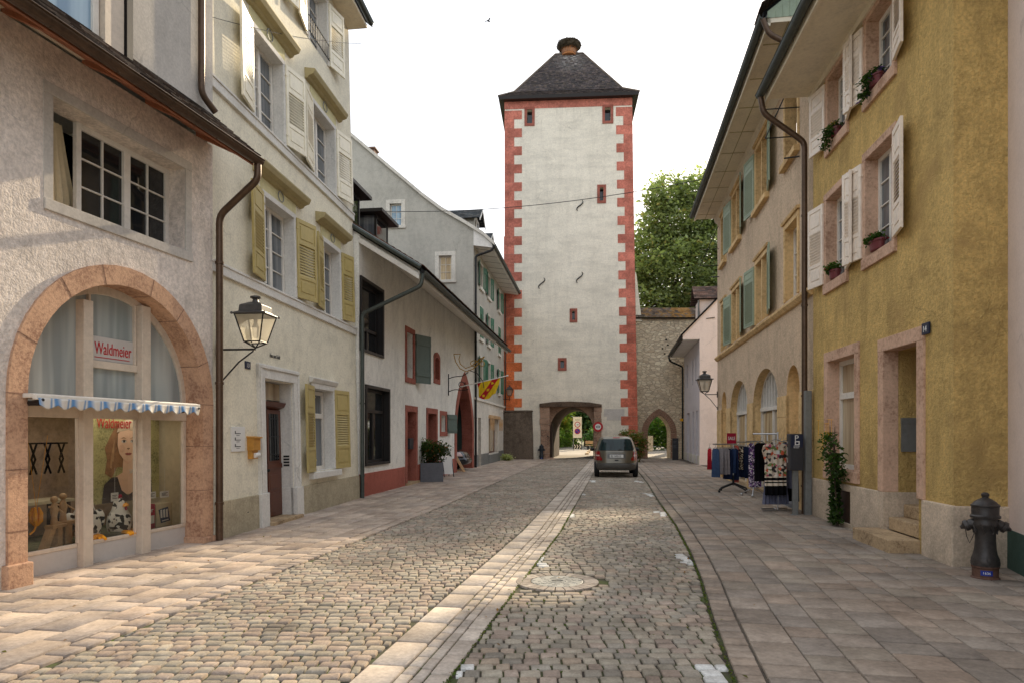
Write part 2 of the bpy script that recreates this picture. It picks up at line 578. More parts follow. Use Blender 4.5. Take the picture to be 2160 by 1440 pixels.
def empty(name, loc=(0, 0, 0), rz=0.0, label=None, cat=None, group=None, lean=0.0):
    o = bpy.data.objects.new(name, None)
    o.empty_display_size = 0.3
    COL.objects.link(o)
    o.location = loc
    o.rotation_euler = (lean, 0, rz)
    return tag(o, label, cat, group)


def copy_tree(o, parent=None):
    k = o.copy()
    COL.objects.link(k)
    k.parent = parent
    for ch in o.children:
        copy_tree(ch, k)
    return k


class Face:
    """a wall plane inside a house: u along it, p outwards, z up"""

    def __init__(s, o=(0, 0, 0), a=(1, 0, 0), n=(0, -1, 0), flip=False):
        s.o = Vector(o)
        s.a = Vector(a)
        s.n = Vector(n)
        s.tx = -s.a if flip else s.a

    def pt(s, u, p, z):
        return s.o + s.a * u + s.n * p + Vector((0, 0, z))

    def box(s, mb, u0, u1, p0, p1, z0, z1, col=None, mi=0):
        mb.hexa([s.pt(u0, p0, z0), s.pt(u1, p0, z0), s.pt(u1, p1, z0), s.pt(u0, p1, z0),
                 s.pt(u0, p0, z1), s.pt(u1, p0, z1), s.pt(u1, p1, z1), s.pt(u0, p1, z1)], col, mi)

    def prism(s, mb, poly, p0, p1, col=None, mi=0):
        n = len(poly)
        vs = [s.pt(u, p0, z) for u, z in poly] + [s.pt(u, p1, z) for u, z in poly]
        fs = [tuple(range(n)), tuple(range(2 * n - 1, n - 1, -1))]
        fs += [(i, (i + 1) % n, n + (i + 1) % n, n + i) for i in range(n)]
        mb.add(vs, fs, col, mi)

    def profile(s, mb, u0, u1, prof, col=None, mi=0):
        """extrude a (p,z) outline along u"""
        n = len(prof)
        vs = [s.pt(u0, p, z) for p, z in prof] + [s.pt(u1, p, z) for p, z in prof]
        fs = [tuple(range(n)), tuple(range(2 * n - 1, n - 1, -1))]
        fs += [(i, (i + 1) % n, n + (i + 1) % n, n + i) for i in range(n)]
        mb.add(vs, fs, col, mi)


def rect(u0, u1, z0, z1):
    return [(u0, z0), (u1, z0), (u1, z1), (u0, z1)]


def arch(u0, u1, z0, zs, za, n=16, pointed=False):
    """opening with an arched head: springing zs, apex za"""
    m = (u0 + u1) / 2
    h = (u1 - u0) / 2
    pts = [(u0, z0), (u1, z0)]
    if pointed:
        for i in range(n + 1):
            t = PI / 3 * i / n
            pts.append((u0 + 2 * h * math.cos(t), zs + (za - zs) * math.sin(t) / math.sin(PI / 3)))
        for i in range(1, n + 1):
            t = PI / 3 * (1 - i / n)
            pts.append((u1 - 2 * h * math.cos(t), zs + (za - zs) * math.sin(t) / math.sin(PI / 3)))
    else:
        for i in range(n + 1):
            t = PI * i / n
            pts.append((m + h * math.cos(t), zs + (za - zs) * math.sin(t)))
    out = []
    for p in pts:
        if not out or (abs(out[-1][0] - p[0]) + abs(out[-1][1] - p[1])) > 1e-5:
            out.append(p)
    return out


def inside(p, poly):
    x, y = p
    r = False
    n = len(poly)
    for i in range(n):
        x0, y0 = poly[i]
        x1, y1 = poly[(i + 1) % n]
        if (y0 > y) != (y1 > y) and x < (x1 - x0) * (y - y0) / (y1 - y0) + x0:
            r = not r
    return r


def wall(mb, F, outer, holes=(), p=0.0, reveal=0.25, col=None, mi=0, rmi=None, skipz=0.004):
    """plane with openings; reveal: depth of the opening jambs (or a list of depths)"""
    vs = []
    es = []
    for poly in [outer] + [h for h in holes]:
        o = len(vs)
        vs += [Vector(q) for q in poly]
        es += [(o + i, o + (i + 1) % len(poly)) for i in range(len(poly))]
    V, E, FS, *_ = geometry.delaunay_2d_cdt(vs, es, [], 0, 1e-4)
    keep = []
    for f in FS:
        cx = sum(V[i].x for i in f) / len(f)
        cy = sum(V[i].y for i in f) / len(f)
        if inside((cx, cy), outer) and not any(inside((cx, cy), h) for h in holes):
            keep.append(tuple(f))
    mb.add([F.pt(v.x, p, v.y) for v in V], keep, col, mi)
    for k, h in enumerate(holes):
        d = reveal[k] if isinstance(reveal, (list, tuple)) else reveal
        if not d:
            continue
        n = len(h)
        zmin = min(o[1] for o in outer)
        for i in range(n):
            a, b = h[i], h[(i + 1) % n]
            if abs(a[1] - zmin) < skipz and abs(b[1] - zmin) < skipz:
                continue
            mb.quad(F.pt(a[0], p, a[1]), F.pt(b[0], p, b[1]), F.pt(b[0], p - d, b[1]), F.pt(a[0], p - d, a[1]), col, mi if rmi is None else rmi)


def ring(mb, F, inner, outer, p0, p1, col=None, mi=0):
    """solid band between two open outlines of equal length"""
    n = len(inner)
    for i in range(n - 1):
        a, b, d, e = inner[i], inner[i + 1], outer[i + 1], outer[i]
        mb.hexa([F.pt(a[0], p0, a[1]), F.pt(b[0], p0, b[1]), F.pt(d[0], p0, d[1]), F.pt(e[0], p0, e[1]),
                 F.pt(a[0], p1, a[1]), F.pt(b[0], p1, b[1]), F.pt(d[0], p1, d[1]), F.pt(e[0], p1, e[1])], col, mi)


def surround(root, F, u0, u1, z0, z1, w, mat, p0=-0.02, p1=0.03, sill=0.0, bottom=True, name='window_surround', wt=None, wb=None):
    mb = MB()
    wt = wt or w
    wb = wb or w
    e = 0.004
    F.box(mb, u0 - w, u0 + e, p0, p1, z0, z1 - e)
    F.box(mb, u1 - e, u1 + w, p0, p1, z0, z1 - e)
    F.box(mb, u0 - w, u1 + w, p0, p1 + 0.003, z1 - e, z1 + wt)
    if bottom:
        F.box(mb, u0 - w - sill, u1 + w + sill, p0, p1 + 0.02 + sill, z0 - wb, z0 + e)
    return mb.build(name, mat, root, bevel=0.008)


def window(root, F, u0, u1, z0, z1, depth=0.22, frame='white_wood', pane='glass', nx=1, nz=1, fw=0.06, mull=True, transom=None, bar=0.022, name='window'):
    mb = MB()
    d0, d1 = -depth, -depth + 0.06
    F.box(mb, u0, u0 + fw, d0, d1, z0, z1)
    F.box(mb, u1 - fw, u1, d0, d1, z0, z1)
    F.box(mb, u0 + fw, u1 - fw, d0, d1, z0, z0 + fw)
    F.box(mb, u0 + fw, u1 - fw, d0, d1, z1 - fw, z1)
    m = (u0 + u1) / 2
    zt = z1 - fw
    if transom:
        F.box(mb, u0 + fw, u1 - fw, d0, d1 + 0.02, transom, transom + fw * 1.3)
        zt = transom
    if mull:
        F.box(mb, m - fw * 0.75, m + fw * 0.75, d0, d1 + 0.012, z0 + fw, zt)
    cells = [(u0 + fw, m - fw * 0.75), (m + fw * 0.75, u1 - fw)] if mull else [(u0 + fw, u1 - fw)]
    for a, b in cells:
        for i in range(1, nx):
            x = a + (b - a) * i / nx
            F.box(mb, x - bar / 2, x + bar / 2, d0 + 0.02, d1 - 0.005, z0 + fw, zt)
        for i in range(1, nz):
            z = z0 + fw + (zt - z0 - fw) * i / nz
            F.box(mb, a, b, d0 + 0.02, d1 - 0.008, z - bar / 2, z + bar / 2)
    o = mb.build(name, M[frame], root, bevel=0.004)
    g = MB()
    p = d0 + 0.025
    g.quad(F.pt(u0 + 0.01, p, z0 + 0.01), F.pt(u1 - 0.01, p, z0 + 0.01), F.pt(u1 - 0.01, p, z1 - 0.01), F.pt(u0 + 0.01, p, z1 - 0.01))
    g.build('pane', M[pane], o)
    return o


_leaf = {}


def shutter(root, F, u, z0, z1, w, sgn, ang, mat, style='louvre', p=0.04):
    """one leaf hinged at u, opening towards sgn*u, held ang degrees off the wall"""
    key = (round(z1 - z0, 2), round(w, 2), mat, style)
    if key not in _leaf:
        h = z1 - z0
        mb = MB()
        t = 0.022
        s = 0.07
        mb.box(0, s, -t, t, 0, h)
        mb.box(w - s, w, -t, t, 0, h)
        if style == 'board':
            mb.box(s, w - s, -t * 0.7, t * 0.7, 0, h)
            for zz in (0.18 * h, 0.82 * h):
                mb.box(0.02, w - 0.02, -t - 0.02, t + 0.02, zz - 0.06, zz + 0.06)
        else:
            lo, hi = (0.27, 0.7) if style == 'louvre' else (0.05, 0.78)
            rails = [(0, 0.09), (lo * h - 0.04, lo * h + 0.03), (hi * h - 0.03, hi * h + 0.04), (h - 0.09, h)]
            for a, b in rails:
                mb.box(s, w - s, -t, t, a, b)
            for a, b in ((0.09, lo * h - 0.04), (hi * h + 0.04, h - 0.09)):
                if b - a > 0.04:
                    mb.box(s, w - s, -t * 0.45, t * 0.45, a, b)
                    if b - a > 0.16:
                        mb.box(s + 0.05, w - s - 0.05, -t * 0.95, t * 0.95, a + 0.05, b - 0.05)
            a, b = lo * h + 0.03, hi * h - 0.03
            n = max(4, int((b - a) / 0.055))
            for i in range(n):
                zc = a + (b - a) * (i + 0.5) / n
                k = (b - a) / n * 0.42
                mb.hexa([(s, -t * 0.8, zc - k - 0.006), (w - s, -t * 0.8, zc - k - 0.006), (w - s, t * 0.8, zc + k - 0.006), (s, t * 0.8, zc + k - 0.006),
                         (s, -t * 0.8, zc - k + 0.006), (w - s, -t * 0.8, zc - k + 0.006), (w - s, t * 0.8, zc + k + 0.006), (s, t * 0.8, zc + k + 0.006)])
            for zz in (0.13 * h, 0.87 * h):
                mb.box(-0.02, 0.06, -t - 0.006, t + 0.006, zz - 0.018, zz + 0.018)
        o = mb.build('shutter', M[mat], root, bevel=0.004)
        _leaf[key] = o.data
    else:
        o = bpy.data.objects.new('shutter', _leaf[key])
        COL.objects.link(o)
        o.parent = root
        b = o.modifiers.new('edge', 'BEVEL')
        b.width = 0.004
        b.segments = 2
        b.limit_method = 'ANGLE'
    o.location = F.pt(u, p, z0)
    d = F.a * (sgn * math.cos(rad(ang))) + F.n * math.sin(rad(ang))
    o.rotation_euler = (0, 0, math.atan2(d.y, d.x))
    return o


def text(body, size, mat, parent, F, u, p, z, sx=1.0, align='LEFT', name='lettering', depth=0.002, ital=0.0):
    cu = bpy.data.curves.new(name, 'FONT')
    cu.body = body
    cu.size = size
    cu.extrude = depth
    cu.align_x = align
    cu.shear = ital
    tmp = bpy.data.objects.new('tmp', cu)
    COL.objects.link(tmp)
    bpy.context.view_layer.update()
    me = bpy.data.meshes.new_from_object(tmp.evaluated_get(bpy.context.evaluated_depsgraph_get()))
    bpy.data.objects.remove(tmp)
    bpy.data.curves.remove(cu)
    me.materials.clear()
    me.materials.append(M[mat])
    x, y = F.tx * sx, Vector((0, 0, 1))
    n = F.tx.cross(y)
    q = F.pt(u, p, z)
    for v in me.vertices:
        v.co = q + x * v.co.x + y * v.co.y + n * v.co.z
    o = bpy.data.objects.new(name, me)
    COL.objects.link(o)
    o.parent = parent
    return o


def lerp3(a, b, t):
    return a + (b - a) * t


def tiles(mb, e0, e1, r1, r0, tw=0.2, th=0.17, cols=None, thick=0.02, shade=None):
    """overlapping tiles on a roof plane: eave e0-e1, ridge r0-r1"""
    e0, e1, r1, r0 = map(Vector, (e0, e1, r1, r0))
    nrm = (e1 - e0).cross(r0 - e0).normalized()
    if nrm.z < 0:
        nrm = -nrm
    L = ((r0 + r1) / 2 - (e0 + e1) / 2).length
    nr = max(2, int(L / th))
    cols = cols or [c(92, 78, 70), c(80, 70, 66), c(104, 86, 74), c(70, 64, 62)]
    mb.quad(e0, e1, r1, r0, mulc(cols[0], 0.6))
    for i in range(nr):
        t0, t1 = i / nr, min(1, (i + 1.35) / nr)
        a, b = lerp3(e0, r0, t0), lerp3(e1, r1, t0)
        a2, b2 = lerp3(e0, r0, t1), lerp3(e1, r1, t1)
        W = (b - a).length
        n = max(1, int(W / tw))
        off = 0.5 * (i % 2)
        for k in range(n + 1):
            s0 = min(1, max(0, (k - off) / n))
            s1 = min(1, max(0, (k + 1 - off) / n)) - 0.012 / max(W, 0.1)
            if s1 - s0 < 0.004:
                continue
            j = R.uniform(0.0, 0.008)
            up0 = nrm * (thick + 0.022 + j)
            up1 = nrm * (0.012)
            p = [lerp3(a, b, s0), lerp3(a, b, s1), lerp3(a2, b2, s1), lerp3(a2, b2, s0)]
            cc = mulc(R.choice(cols), R.uniform(0.72, 1.25))
            if shade:
                cc = shade(p[0], cc)
            lo = nrm * (-thick)
            mb.hexa([p[0] + up0 + lo, p[1] + up0 + lo, p[2] + up1 + lo, p[3] + up1 + lo, p[0] + up0, p[1] + up0, p[2] + up1, p[3] + up1], cc)


def np_object(name, verts, faces_n, idx, cols_face, mat, parent=None, smooth=False):
    """fast mesh from arrays: faces_n = vertex count per face, idx = flat index list"""
    me = bpy.data.meshes.new(name)
    nf = len(faces_n)
    me.vertices.add(len(verts))
    me.vertices.foreach_set('co', np.asarray(verts, dtype=np.float32).ravel())
    me.loops.add(len(idx))
    me.loops.foreach_set('vertex_index', np.asarray(idx, dtype=np.int32))
    me.polygons.add(nf)
    st = np.concatenate([[0], np.cumsum(faces_n)[:-1]]).astype(np.int32)
    me.polygons.foreach_set('loop_start', st)
    me.polygons.foreach_set('loop_total', np.asarray(faces_n, dtype=np.int32))
    me.update(calc_edges=True)
    me.validate()
    at = me.color_attributes.new('Col', 'FLOAT_COLOR', 'CORNER')
    cc = np.repeat(np.asarray(cols_face, dtype=np.float32), faces_n, axis=0)
    at.data.foreach_set('color', np.concatenate([cc, np.ones((len(cc), 1), np.float32)], 1).ravel())
    me.materials.append(mat)
    if smooth:
        me.polygons.foreach_set('use_smooth', [True] * nf)
    o = bpy.data.objects.new(name, me)
    COL.objects.link(o)
    if parent:
        o.parent = parent
    return o


def stones(name, cen, size, ang, z, col, mat, inset=0.012, drop=0.012, cut=0.22, jit=0.006, tilt=0.02, depth=0.045):
    """many worn stones as one surface: centre, half size, angle, height"""
    n = len(cen)
    hx, hy = size[:, 0], size[:, 1]
    k = cut * np.minimum(hx, hy)
    ox = np.stack([hx, hx, hx - k, -hx + k, -hx, -hx, -hx + k, hx - k], 1)
    oy = np.stack([-hy + k, hy - k, hy, hy, hy - k, -hy + k, -hy, -hy], 1)
    ox = ox + NR.uniform(-jit, jit, ox.shape)
    oy = oy + NR.uniform(-jit, jit, oy.shape)
    ca, sa = np.cos(ang)[:, None], np.sin(ang)[:, None]
    tx = NR.normal(0, tilt, n)[:, None]
    ty = NR.normal(0, tilt, n)[:, None]
    rings = []
    for fac, dz in ((0.0, -depth), (0.0, -drop), (1.0, 0.0)):
        sx = np.maximum(0.2, 1 - fac * inset / hx)[:, None]
        sy = np.maximum(0.2, 1 - fac * inset / hy)[:, None]
        x = ox * sx
        y = oy * sy
        zz = z[:, None] + dz + (tx * x + ty * y if dz > -depth else 0) + (NR.uniform(-0.0015, 0.0015, x.shape) if fac else 0)
        X = cen[:, 0:1] + x * ca - y * sa
        Y = cen[:, 1:2] + x * sa + y * ca
        rings.append(np.stack([X, Y, zz + 0 * x], 2))
    V = np.concatenate(rings, 1).reshape(-1, 3)
    loc = []
    fn = []
    for r_ in (0, 1):
        for i in range(8):
            j = (i + 1) % 8
            loc += [r_ * 8 + i, r_ * 8 + j, (r_ + 1) * 8 + j, (r_ + 1) * 8 + i]
            fn.append(4)
    loc += [16 + i for i in range(8)]
    fn.append(8)
    idx = (np.arange(n)[:, None] * 24 + np.array(loc)[None, :]).ravel()
    fn = np.tile(fn, n)
    fc = np.repeat(col, 17, axis=0)
    return np_object(name, V, fn, idx, fc, mat)


def leaves(name, pts, size, cols, parent=None, flat=0.5, mat=None):
    """leaf-sized diamonds at pts with random facing"""
    n = len(pts)
    nrm = NR.normal(size=(n, 3))
    nrm[:, 2] = np.abs(nrm[:, 2]) + flat
    nrm /= np.linalg.norm(nrm, axis=1)[:, None]
    a = np.cross(nrm, NR.normal(size=(n, 3)))
    a /= np.linalg.norm(a, axis=1)[:, None]
    b = np.cross(nrm, a)
    s = size * NR.uniform(0.6, 1.3, n)[:, None]
    bend = nrm * s * 0.18
    V = np.stack([pts - a * s, pts - b * s * 0.55 + bend, pts + a * s, pts + b * s * 0.55 + bend], 1).reshape(-1, 3)
    return np_object(name, V, np.full(n, 4), np.arange(4 * n), cols, mat or M['leaf'], parent)


def crown_points(lobes, n, leafs_per=14, spread=0.35, shell=0.45):
    """clumps spread through ellipsoid lobes, denser toward the outside"""
    w = np.array([r[0] * r[1] * r[2] for _, r in lobes]) ** 0.67
    w /= w.sum()
    ncl = n // leafs_per
    ids = NR.choice(len(lobes), ncl, p=w)
    out, tone = [], []
    C = np.array([l[0] for l in lobes], float)
    Rr = np.array([l[1] for l in lobes], float)
    d = NR.normal(size=(ncl, 3))
    d /= np.linalg.norm(d, axis=1)[:, None]
    rr = (shell + (1 - shell) * NR.uniform(0, 1, ncl) ** 0.6)
    p = C[ids] + d * Rr[ids] * rr[:, None]
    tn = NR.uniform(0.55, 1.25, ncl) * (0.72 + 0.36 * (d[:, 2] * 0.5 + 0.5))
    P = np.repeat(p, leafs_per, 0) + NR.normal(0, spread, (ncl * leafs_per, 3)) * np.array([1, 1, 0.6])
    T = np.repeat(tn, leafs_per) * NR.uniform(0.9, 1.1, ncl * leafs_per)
    return P, T


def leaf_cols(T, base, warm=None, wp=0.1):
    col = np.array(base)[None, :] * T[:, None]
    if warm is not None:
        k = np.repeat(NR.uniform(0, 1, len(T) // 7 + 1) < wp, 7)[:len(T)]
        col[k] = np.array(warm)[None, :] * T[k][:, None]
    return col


# ================================================================== CAMERA, SKY, SUN
cam_d = bpy.data.cameras.new('camera')
cam = bpy.data.objects.new('camera', cam_d)
COL.objects.link(cam)
cam.location = (0, 0, 1.7)
cam.rotation_euler = (PI / 2, 0, 0)
cam_d.sensor_width = 36
cam_d.lens = 24
cam_d.shift_y = 194 / 2160
cam_d.clip_start = 0.1
cam_d.clip_end = 2000
scn.camera = cam

SUN_AZ, SUN_EL = rad(20.0), rad(25.0)
sd = Vector((math.sin(SUN_AZ) * math.cos(SUN_EL), math.cos(SUN_AZ) * math.cos(SUN_EL), math.sin(SUN_EL)))
sun_d = bpy.data.lights.new('sun', 'SUN')
sun_d.energy = 5.0
sun_d.angle = rad(0.6)
sun_d.color = (1.3, 1.07, 0.75)
sun = bpy.data.objects.new('sun', sun_d)
COL.objects.link(sun)
sun.rotation_euler = (-sd).to_track_quat('-Z', 'Y').to_euler()

W = bpy.data.worlds.new('World')
scn.world = W
W.use_nodes = True
wt = W.node_tree
wt.nodes.clear()
sky = wt.nodes.new('ShaderNodeTexSky')
sky.sky_type = 'NISHITA'
sky.sun_disc = False
sky.sun_elevation = SUN_EL
sky.sun_rotation = SUN_AZ
sky.dust_density = 2.5
sky.air_density = 1.0
mx = wt.nodes.new('ShaderNodeMix')
mx.data_type = 'RGBA'
mx.inputs[0].default_value = 0.78
wt.links.new(sky.outputs[0], mx.inputs[6])
mx.inputs[7].default_value = (11.6, 12.1, 12.9, 1)
bg = wt.nodes.new('ShaderNodeBackground')
bg.inputs[1].default_value = 0.125
wo = wt.nodes.new('ShaderNodeOutputWorld')
wt.links.new(mx.outputs[2], bg.inputs[0])
wt.links.new(bg.outputs[0], wo.inputs[0])
scn.view_settings.view_transform = 'Standard'
scn.view_settings.look = 'None'
scn.view_settings.exposure = 0
scn.cycles.max_bounces = 7
scn.cycles.transparent_max_bounces = 10


# ================================================================== GROUND
def poly(tab):
    xs, ys = zip(*tab)
    xs = np.array(xs, float)
    ys = np.array(ys, float)

    def f(Y):
        Y = np.asarray(Y, float)
        r = np.interp(Y, xs, ys)
        r = np.where(Y < xs[0], ys[0] + (Y - xs[0]) * (ys[1] - ys[0]) / (xs[1] - xs[0]), r)
        return np.where(Y > xs[-1], ys[-1] + (Y - xs[-1]) * (ys[-1] - ys[-2]) / (xs[-1] - xs[-2]), r)
    return f


road_l = poly([(3, -3.72), (4.69, -3.47), (6.95, -3.1), (9.24, -2.7), (16.8, -1.5), (31, .43), (45, 2.5)])
strip_l = poly([(3, -1.4), (4.65, -1.12), (7.16, -.686), (11.83, .164), (34.5, 3.6), (46, 5.3)])


def strip_r(Y):
    return strip_l(Y) + 0.67


road_r = poly([(3, 1.2), (4.65, 1.52), (6.44, 1.87), (7.87, 2.18), (9.73, 2.54), (12.75, 3.05), (17.6, 3.75), (23.5, 4.66), (34.5, 6.2), (46, 7.7)])

YN, YF = 1.5, 46.2
me_ = MB()
gx = [-400, -60, -14, 14, 60, 400]
gy = [-60, -5, 52, 120, 900]
for i in range(len(gx) - 1):
    for j in range(len(gy) - 1):
        me_.quad((gx[i], gy[j], -0.06), (gx[i + 1], gy[j], -0.06), (gx[i + 1], gy[j + 1], -0.06), (gx[i], gy[j + 1], -0.06))
tag(me_.build('ground', M['earth'], recalc=False), kind='structure')

t_ = NT('joint_sand')
t_.base(t_.mix(t_.ramp(t_.noise(2.6, 5, 0.7), [(0.44, (0, 0, 0)), (0.62, (1, 1, 1))]), c(64, 56, 48), c(74, 84, 40)))
t_.set(Roughness=1.0)
t_.bump(t_.noise(60, 3), 0.6, 0.01)
M['joint'] = t_.m
t_ = NT('mortar')
t_.base(t_.ramp(t_.noise(6, 4), [(0.35, c(70, 62, 54)), (0.65, c(100, 90, 78))]))
t_.set(Roughness=1.0)
M['mortar'] = t_.m


def band(name, fl, fr, mat, z, y0=YN, y1=YF, step=0.8):
    mb = MB()
    ys = np.arange(y0, y1 + step, step)
    for a, b in zip(ys[:-1], ys[1:]):
        mb.quad((float(fl(a)), a, z), (float(fr(a)), a, z), (float(fr(b)), b, z), (float(fl(b)), b, z))
    return tag(mb.build(name, mat, recalc=False), kind='structure')


band('road_bed', lambda y: road_l(y) - 0.05, lambda y: road_r(y) + 0.05, M['joint'], -0.016)
band('pavement_bed', lambda y: road_l(y) - 6.5, lambda y: road_l(y) - 0.05, M['mortar'], -0.012)
band('pavement_bed', lambda y: road_r(y) + 0.05, lambda y: road_r(y) + 7.5, M['mortar'], -0.012)

# worn setts of the two lanes
MAN = (0.52, 7.85, 0.49)
marks = [(0.36, 9.17, 0.13, 0.9), (1.2, 14.3, .14, .8), (2.33, 9.27, .15, 0.9), (3.2, 14.5, .16, .9), (3.85, 19.1, .16, 1.0), (1.46, 4.82, .17, .4),
         (-0.40, 4.75, .15, 0.5), (2.0, 19.4, .14, 0.9), (4.5, 24.3, .16, 1.0), (2.9, 24.5, .14, .9)]
darks = [(-2.02, 6.02, .32, .22), (-2.0, 4.76, .3, .25)]
greys = [c(140, 134, 122), c(130, 126, 117), c(148, 140, 126), c(122, 119, 112), c(152, 144, 130), c(134, 129, 116), c(142, 133, 120)]
pinks = [c(150, 133, 120), c(143, 127, 117), c(154, 137, 120), c(138, 121, 111)]
cen, siz, cl = [], [], []
for lane, (fl, fr) in enumerate(((road_l, strip_l), (strip_r, road_r))):
    y = YN
    row = 0
    while y < YF:
        dy = NR.uniform(0.116, 0.142)
        ym = y + dy / 2
        a, b = float(fl(ym)) + 0.012, float(fr(ym)) - 0.012
        x = a - NR.uniform(0, 0.1)
        while x < b:
            w = NR.uniform(0.108, 0.168)
            x0, x1 = max(x, a), min(x + w, b)
            x += w
            if x1 - x0 < 0.05:
                continue
            xm = (x0 + x1) / 2
            if (xm - MAN[0]) ** 2 + (ym - MAN[1]) ** 2 < (MAN[2] + 0.045) ** 2:
                continue
            cen.append((xm, ym + NR.normal(0, .004)))
            siz.append(((x1 - x0) / 2 - NR.uniform(.006, .010), dy / 2 - NR.uniform(.005, .008)))
            pk = 0.42 if lane == 0 else 0.28
            base = pinks[NR.integers(len(pinks))] if NR.uniform() < pk else greys[NR.integers(len(greys))]
            k = NR.uniform(0.82, 1.1)
            if any(abs(xm - m[0]) < .078 and abs(ym - m[1]) < m[3] / 2 for m in marks):
                base, k = c(232, 232, 228), NR.uniform(0.55, .72)
            if any(abs(xm - m[0]) < m[2] / 2 and abs(ym - m[1]) < m[3] / 2 for m in darks):
                base, k = c(66, 64, 62), 1
            if base[0] < .7:
                base = tuple(.6 * b_ + .4 * g_ for b_, g_ in zip(base, c(144, 134, 120)))
            cl.append(mulc(base, k * 1.4))
        y += dy
        row += 1
cen, siz, cl = np.array(cen), np.array(siz), np.array(cl)
zz_ = NR.normal(0, 0.0035, len(cen)) + 0.004
tag(stones('road_setts', cen, siz, NR.normal(0, .022, len(cen)), zz_, cl, M['cobble'], inset=.007, drop=.007, cut=.17, jit=.004, tilt=.028), kind='structure')


# moss tufts in the joints of the right lane and along the kerb lines
mp_ = []
for k in range(5200):
    i = NR.integers(len(cen))
    if NR.uniform() < .5:
        q = (cen[i, 0] + NR.choice([-1, 1]) * (siz[i, 0] + .008), cen[i, 1] + NR.uniform(-1, 1) * siz[i, 1])
    else:
        q = (cen[i, 0] + NR.uniform(-1, 1) * siz[i, 0], cen[i, 1] + NR.choice([-1, 1]) * (siz[i, 1] + .006))
    if q[1] > 14 or (q[0] < strip_r(q[1]) and NR.uniform() < .55):
        continue
    if math.sin(q[0] * 3.1 + 1) + math.sin(q[1] * 2.3) + NR.uniform(-1, 1) < .1:
        continue
    for j in range(4):
        mp_.append((q[0] + NR.normal(0, .006), q[1] + NR.normal(0, .006), -.002 + NR.uniform(0, .006)))
for k in range(1100):
    y = NR.uniform(2.5, 16)
    for f_, s_ in ((road_r, -.005), (strip_r, .008)):
        if NR.uniform() < .7:
            for j in range(3):
                mp_.append((float(f_(y)) + s_ + NR.normal(0, .008), y + NR.normal(0, .01), NR.uniform(.0, .012)))
mp_ = np.array(mp_)
tag(leaves('moss', mp_, .010, leaf_cols(NR.uniform(.6, 1.3, len(mp_)), c(84, 104, 40), c(120, 122, 60), .2), flat=.4), kind='stuff')

# leaf litter blown against the kerbs and walls
lt = []
for k in range(150):
    y = NR.uniform(4.6, 20)
    f_ = (road_r, road_l, strip_r, lambda q: road_l(q) - 1.2, lambda q: road_r(q) + 2.6)[NR.integers(5)]
    lt.append((float(f_(y)) + NR.normal(0, .28), y, .026))
lt = np.array(lt)
tag(leaves('leaf_litter', lt, .021, leaf_cols(NR.uniform(.6, 1.2, len(lt)), c(150, 112, 62), c(120, 120, 60), .3), flat=3.0), kind='stuff')

# gutter strip, four courses of slabs with a shallow dish
def course(cols_, f, x0, x1, lmin, lmax, y0=YN, y1=YF, gap=.009, acc=None, zf=None, skip=None):
    y = y0 - NR.uniform(0, lmax)
    while y < y1:
        l = NR.uniform(lmin, lmax)
        ym = y + l / 2
        fa = float(f(ym))
        sl = (float(f(ym + .3)) - float(f(ym - .3))) / .6
        xm = fa + (x0 + x1) / 2
        if not (skip and skip(xm, ym)):
            acc[0].append((xm, ym))
            acc[1].append(((x1 - x0) / 2 - gap, l / 2 - gap))
            acc[2].append(-math.atan(sl))
            acc[3].append(zf if zf is not None else 0.0)
            mean = tuple(sum(q[i] for q in cols_) / len(cols_) for i in range(3))
            pick = cols_[NR.integers(len(cols_))]
            acc[4].append(mulc(tuple(.6 * a_ + .4 * b_ for a_, b_ in zip(pick, mean)), NR.uniform(.84, 1.12)))
        y += l


def finish(name, acc, **k):
    a = [np.array(x, float) for x in acc]
    return tag(stones(name, a[0], a[1], a[2], a[3] + NR.normal(0, .0016, len(a[0])), a[4], M['slab'], **k), kind='structure')


S_pale = [c(198, 186, 172), c(190, 177, 163), c(205, 193, 179), c(182, 170, 158)]
acc = [[], [], [], [], []]
course(S_pale, strip_l, 0.0, 0.29, .34, .62, acc=acc, zf=.004)
course(S_pale, strip_l, 0.29, 0.40, .16, .26, acc=acc, zf=-.001)
course(S_pale, strip_l, 0.40, 0.50, .16, .26, acc=acc, zf=-.001)
course(S_pale, strip_l, 0.50, 0.67, .26, .5, acc=acc, zf=.004)
finish('gutter_strip', acc, inset=.006, drop=.006, cut=.08, jit=.002, tilt=.004)

S_grey = [c(152, 140, 128), c(146, 137, 128), c(158, 144, 130), c(142, 134, 125), c(160, 142, 126), c(151, 141, 127)]
S_rose = [c(188, 171, 156), c(181, 167, 154), c(192, 176, 160), c(183, 164, 148), c(177, 164, 153)]
acc = [[], [], [], [], []]
course([c(158, 144, 130), c(166, 150, 134), c(150, 139, 128)], road_r, 0.02, 0.22, .13, .2, acc=acc, zf=.012)
x = 0.235
while x < 6.0:
    w = NR.uniform(.29, .4)
    course(S_grey, road_r, x, x + w, .26, .56, acc=acc, zf=.012, skip=lambda X, Y: X > 6.31 + .125 * (Y - 14.3) + .9)
    x += w
finish('pavement', acc, inset=.005, drop=.005, cut=.06, jit=.003, tilt=.005)
acc = [[], [], [], [], []]
course(S_rose, road_l, -0.22, -0.02, .13, .26, acc=acc, zf=.012)
x = -0.235
while x > -3.2:
    w = NR.uniform(.27, .4)
    course(S_rose, road_l, x - w, x, .3, .75, acc=acc, zf=.012, skip=lambda X, Y: X < -5.7 + .1 * (Y - 10.8) - .6)
    x -= w
finish('pavement', acc, inset=.005, drop=.005, cut=.06, jit=.003, tilt=.005)

